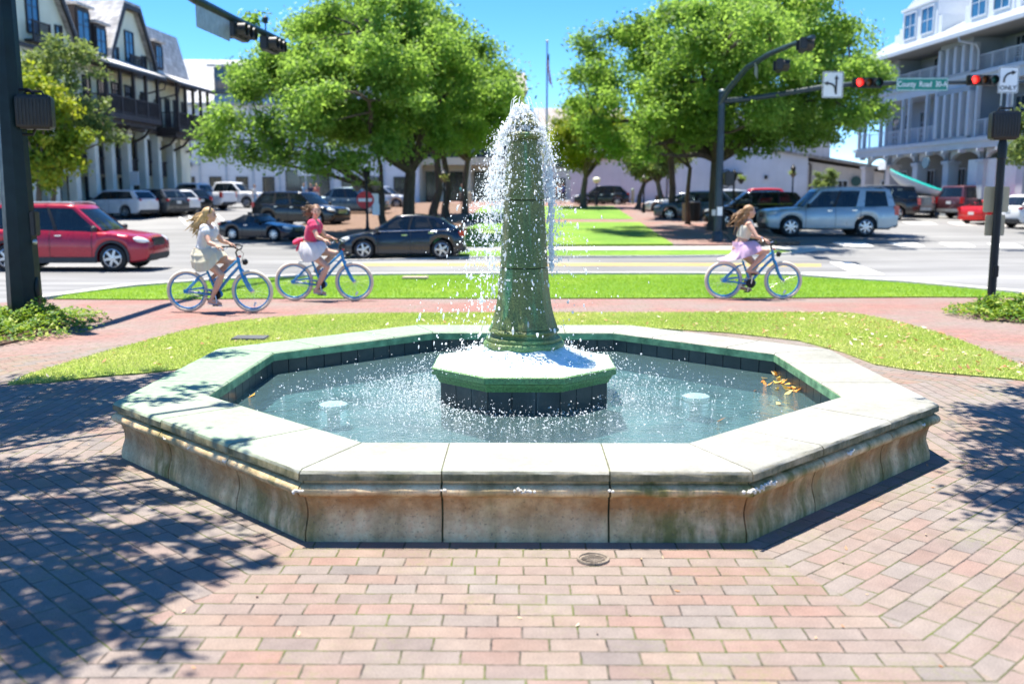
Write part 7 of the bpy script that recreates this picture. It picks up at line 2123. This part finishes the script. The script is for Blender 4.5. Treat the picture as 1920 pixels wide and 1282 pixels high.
def top_mesh(par, J, mat, low, high, sleeve=0, grow=.012, puff=0, name='top', k=1.0, strap=False):
    mb = MB(); hip, chest = Vector(J['hip']), Vector(J['chest']); up = (chest - hip).normalized(); L = (chest - hip).length
    f = Vector((0, 1, 0)).cross(up).normalized()
    def oval(c, w_, d): return [c + Vector((0, 1, 0)) * (w_ + grow) * math.cos(q) + f * (d + grow) * math.sin(q) for q in [2 * math.pi * j / 16 for j in range(16)]]
    prof = [(0, .152, .118), (.45, .118, .092), (.75, .138, .105), (1.0, .155, .112), (1.25, .160, .098), (1.42, .115, .075)]
    ts = [low + (high - low) * i / 8 for i in range(9)]
    mb.rings([oval(hip + up * L * t, *(float(np.interp(t, [p[0] for p in prof], [p[j] * k for p in prof])) for j in (1, 2))) for t in ts])
    for s in (1, -1): mb.ell(chest + f * .088 + Vector((0, s * .066, 0)) + up * .008, (.055, .060, .058), 10, 8)
    if sleeve:
        for s, S in ((1, 'l'), (-1, 'r')):
            sh, el = Vector(J['sho_' + S]), Vector(J['elb_' + S])
            e = lerp3(sh, el, sleeve); seg(mb, [chest + up * .085 + Vector((0, s * .08, 0)), sh, lerp3(sh, e, .6), e], [.072, .064 + puff, .058 + puff * 1.2, .052])
    if strap:
        seg(mb, [chest + up * .07 + f * .07, chest + up * .15 + f * .03], [.07, .055])
    return fuse(name, mb, mat, par, .008, 3)

M_whitec = cloth('white cotton', (.78, .79, .80)); M_creamc = cloth('pale yellow tiered cotton', (.84, .77, .56), .06); M_pinkc = cloth('hot pink cotton', (.78, .06, .17)); M_whitef = cloth('white floral skirt', (.86, .85, .84), .06); M_ivory = cloth('ivory knit', (.86, .80, .64)); M_lilac = cloth('lilac pink skirt cloth', (.76, .52, .72), .16)
M_sand = pm('pale sandal', (.62, .60, .58), .6); M_band = pm('dark hair band', (.05, .03, .03), .6)
H_blonde = hairmat('long blonde hair', (.30, .17, .05), (.66, .46, .20)); H_brown = hairmat('brown hair', (.09, .045, .022), (.30, .16, .075)); H_lbrown = hairmat('light brown hair', (.17, .08, .035), (.46, .27, .12))
def rider(px, py, rz, bl, pl_, crank, sc, build):
    g = gp(px, py, 0); g.z -= .004
    b, bb = bicycle(bl, g, rz, sc, crank)
    J, hands = rider_pose(crank)
    o = build(J, hands)
    o.location = g; o.rotation_euler = (0, 0, rz); o.scale = (sc,) * 3
    tag(o, pl_, 'person', 'cyclists on the brick path')
    return o
def r1(J, hands):
    o, Mh = body('person', J, M_skin, hands=hands, head_yaw=.15, head_pitch=.05)
    face_parts(o, J['head'], Mh)
    h = hair_mesh(o, J['head'], Mh, H_blonde, [((-.36, -.02, 1.28), .05, 16, .020), ((-.30, -.02, 1.18), .045, 12, .019), ((-.42, 0, 1.40), .05, 8, .014)], seed=3)
    m = MB(); c = Vector(J['head']); m.tube([c + Mh @ Vector((.01, .086 * math.cos(q), .03 + .098 * math.sin(q))) for q in [math.pi * j / 14 for j in range(15)]], .011, 6); m.build('hair_band', M_band, o)
    top_mesh(o, J, M_whitec, .30, 1.36, .42, .016, .012)
    skirt(o, M_creamc, [(.10, 0, .90), (.07, .19, .86), (-.06, .24, .76), (-.24, .20, .70), (-.36, .10, .71), (-.385, 0, .72), (-.37, -.10, .70), (-.25, -.22, .655), (-.06, -.25, .69), (.06, -.20, .82)], bulge=-.035, tiers=3, seed=1, ruff=.02)
    shoes(o, J, M_sand); return o
def r2(J, hands):
    o, Mh = body('person', J, M_skin, hands=hands, head_yaw=R(-68), head_pitch=.05)
    face_parts(o, J['head'], Mh)
    hair_mesh(o, J['head'], Mh, H_brown, [((-.30, .04, 1.52), .05, 14, .017), ((-.26, .06, 1.40), .05, 12, .017), ((-.38, .03, 1.56), .04, 6, .011)], seed=5)
    top_mesh(o, J, M_pinkc, .42, 1.36, .40, .016, .022)
    m = MB()
    for dz, dx in ((-.05, -.15), (-.16, -.10)): m.rings([[Vector((-.35, .03 * math.cos(q), 1.06 + .02 * math.sin(q))) + Vector((dx, 0, dz)) * t * 1.1 + Vector((0, .05 * math.cos(q), .03 * math.sin(q))) * math.sin(t * 2.6) for q in [2 * math.pi * j / 8 for j in range(8)]] for t in (0, .3, .7, 1)])
    m.build('bow', M_pinkc, o, smooth=60)
    skirt(o, M_whitef, [(.06, 0, .92), (.04, .19, .87), (-.08, .23, .78), (-.24, .20, .73), (-.35, .10, .74), (-.375, 0, .75), (-.36, -.10, .73), (-.25, -.21, .675), (-.08, -.235, .72), (.04, -.20, .84)], bulge=-.035, seed=2, ruff=.018)
    shoes(o, J, M_sand); return o
def r3(J, hands):
    o, Mh = body('person', J, M_skin, hands=hands, head_yaw=.05, head_pitch=.08)
    face_parts(o, J['head'], Mh)
    hair_mesh(o, J['head'], Mh, H_lbrown, [((-.36, -.02, 1.33), .06, 14, .018), ((-.27, -.02, 1.12), .05, 14, .017), ((-.44, 0, 1.42), .05, 8, .012)], seed=7)
    top_mesh(o, J, M_ivory, .52, 1.16, 0, .014, strap=True)
    skirt(o, M_lilac, [(.10, 0, .93), (.08, .20, .89), (-.06, .24, .79), (-.27, .24, .74), (-.54, .13, .72), (-.64, 0, .71), (-.58, -.13, .69), (-.32, -.25, .72), (-.08, -.25, .80), (.08, -.20, .88)], bulge=.10, seed=3, ruff=.022)
    m = MB(); w_ = Vector(J['wri_r']); m.lathe([(.028, -.012), (.030, 0), (.028, .012)], 12, tuple(w_ + Vector((-.03, 0, .012))), axis='X'); m.build('bracelet', M_alu, o)
    return o
rider(414, 584.5, R(-3), 'blue bicycle with cream tyres ridden by the blonde girl in white', 'girl with long blonde hair, white blouse and pale yellow skirt on a blue bicycle', R(12), .97, r1)
rider(609, 563.5, R(-2), 'blue bicycle with cream tyres ridden by the girl in the pink top', 'girl in a hot pink top and white skirt riding, face turned to the camera', R(8), 1.0, r2)
rider(1411, 560.5, R(-1), 'blue bicycle with cream tyres ridden by the girl in the lilac skirt', 'girl in an ivory halter top and flowing lilac skirt on a blue bicycle', R(172), 1.0, r3)

# people standing about the square, far behind
def bystander(px, py, Y, label, shirt, legs, hairm, k=1.0, rz=0, scale=1.0, sit=0):
    rg = random.Random(int(px)); p = on(px, Y)
    J = dict(hip=(0, 0, .92), chest=(.01, 0, 1.24), neck=(.02, 0, 1.43), head=(.04, 0, 1.57))
    for s, S in ((1, 'l'), (-1, 'r')):
        st_ = s * .10
        J['sho_' + S] = (0, s * .175, 1.36); J['elb_' + S] = (-.03 + st_, s * .23, 1.10); J['wri_' + S] = (.06 + st_, s * .23, .86)
        J['hipj_' + S] = (0, s * .09, .88); J['knee_' + S] = (.04 - st_ * .8, s * .095, .48); J['ank_' + S] = (-.02 - st_ * 1.6, s * .10, .085); J['toe_' + S] = (.13 - st_ * 1.6, s * .11, .03)
    o, Mh = body('person', J, M_skin2, vox=.014, female=False)
    top_mesh(o, J, shirt, .1, 1.36, .5, .02, 0, name='shirt')
    m = MB(); seg(m, [(0, 0, .95), (0, 0, .87)], [.155, .15])
    for S in 'lr':
        a, b, c = Vector(J['hipj_' + S]), Vector(J['knee_' + S]), Vector(J['ank_' + S]); seg(m, [a, b, b.lerp(c, .2)], [.105, .08, .076])
    fuse('shorts', m, legs, o, .014, 3)
    m = MB(); c = Vector(J['head']); m.ell(c + Vector((-.02, 0, .04)), (.10, .085, .085), 12, 8); m.build('hair', hairm, o, smooth=180)
    o.location = p; o.rotation_euler = (0, 0, rz); o.scale = (scale,) * 3
    tag(o, label, 'person', 'people about the square')
C_navy = cloth('navy cloth', (.02, .03, .08)); C_blue = cloth('light blue cloth', (.25, .42, .62)); C_coral = cloth('coral cloth', (.62, .22, .18)); C_teal = cloth('teal cloth', (.03, .30, .32)); C_orange = cloth('orange cloth', (.68, .30, .05)); C_dark = cloth('dark cloth', (.03, .03, .035)); C_white = M_whitec
bystander(586, 360, 78, 'person in navy standing by the shopfront of the white building', C_navy, C_dark, H_brown, rz=-1)
bystander(574, 360, 79, 'person in light blue beside the one in navy near the shopfront', C_blue, C_dark, H_brown, rz=-2)
bystander(597, 362, 77, 'person in coral just right of the one in navy near the shopfront', C_coral, C_white, H_blonde, rz=-1.5)
bystander(481, 362, 73, 'person in white walking past the front of the right white pickup', C_white, C_blue, H_brown, rz=0)
bystander(868, 365, 76, 'person in teal between the slim trunks left of the fountain spray', C_teal, C_dark, H_brown, rz=-2)
bystander(1036, 360, 82, 'person in dark clothes seen through the spray right of the column', C_dark, C_navy, H_brown, rz=2)
bystander(1046, 360, 83, 'person in orange among the group behind the spray', C_orange, C_dark, H_brown, rz=1)
bystander(1055, 360, 84, 'person in bright blue at the right of the group behind the spray', cloth('bright blue cloth', (.04, .16, .5)), C_dark, H_brown, rz=3)
# the driver of the black hatchback
c = place(752, 486.5)
o_ = bpy.data.objects
def driver(x, y, z, sc):
    J = dict(hip=(0, 0, .15), chest=(-.04, 0, .44), neck=(-.03, 0, .62), head=(0, 0, .75))
    for s, S in ((1, 'l'), (-1, 'r')):
        J['sho_' + S] = (-.03, s * .17, .55); J['elb_' + S] = (.16, s * .22, .34); J['wri_' + S] = (.36, s * .15, .42)
        J['hipj_' + S] = (0, s * .09, .12); J['knee_' + S] = (.38, s * .12, .2); J['ank_' + S] = (.62, s * .12, -.10); J['toe_' + S] = (.74, s * .12, -.08)
    o, Mh = body('person', J, M_skin2, vox=.012, female=False)
    top_mesh(o, J, M_whitec, .05, 1.36, .5, .02, 0, name='shirt')
    m = MB(); m.ell(Vector(J['head']) + Vector((-.02, 0, .04)), (.10, .085, .085), 12, 8); m.build('hair', H_brown, o, smooth=180)
    o.location = (x, y, z); o.rotation_euler = (0, 0, R(180)); o.scale = (sc,) * 3
    tag(o, 'driver in a white shirt at the wheel of the black hatchback', 'person')
driver(c.x - .12, c.y + .85 + .36, c.z + .46, .94)
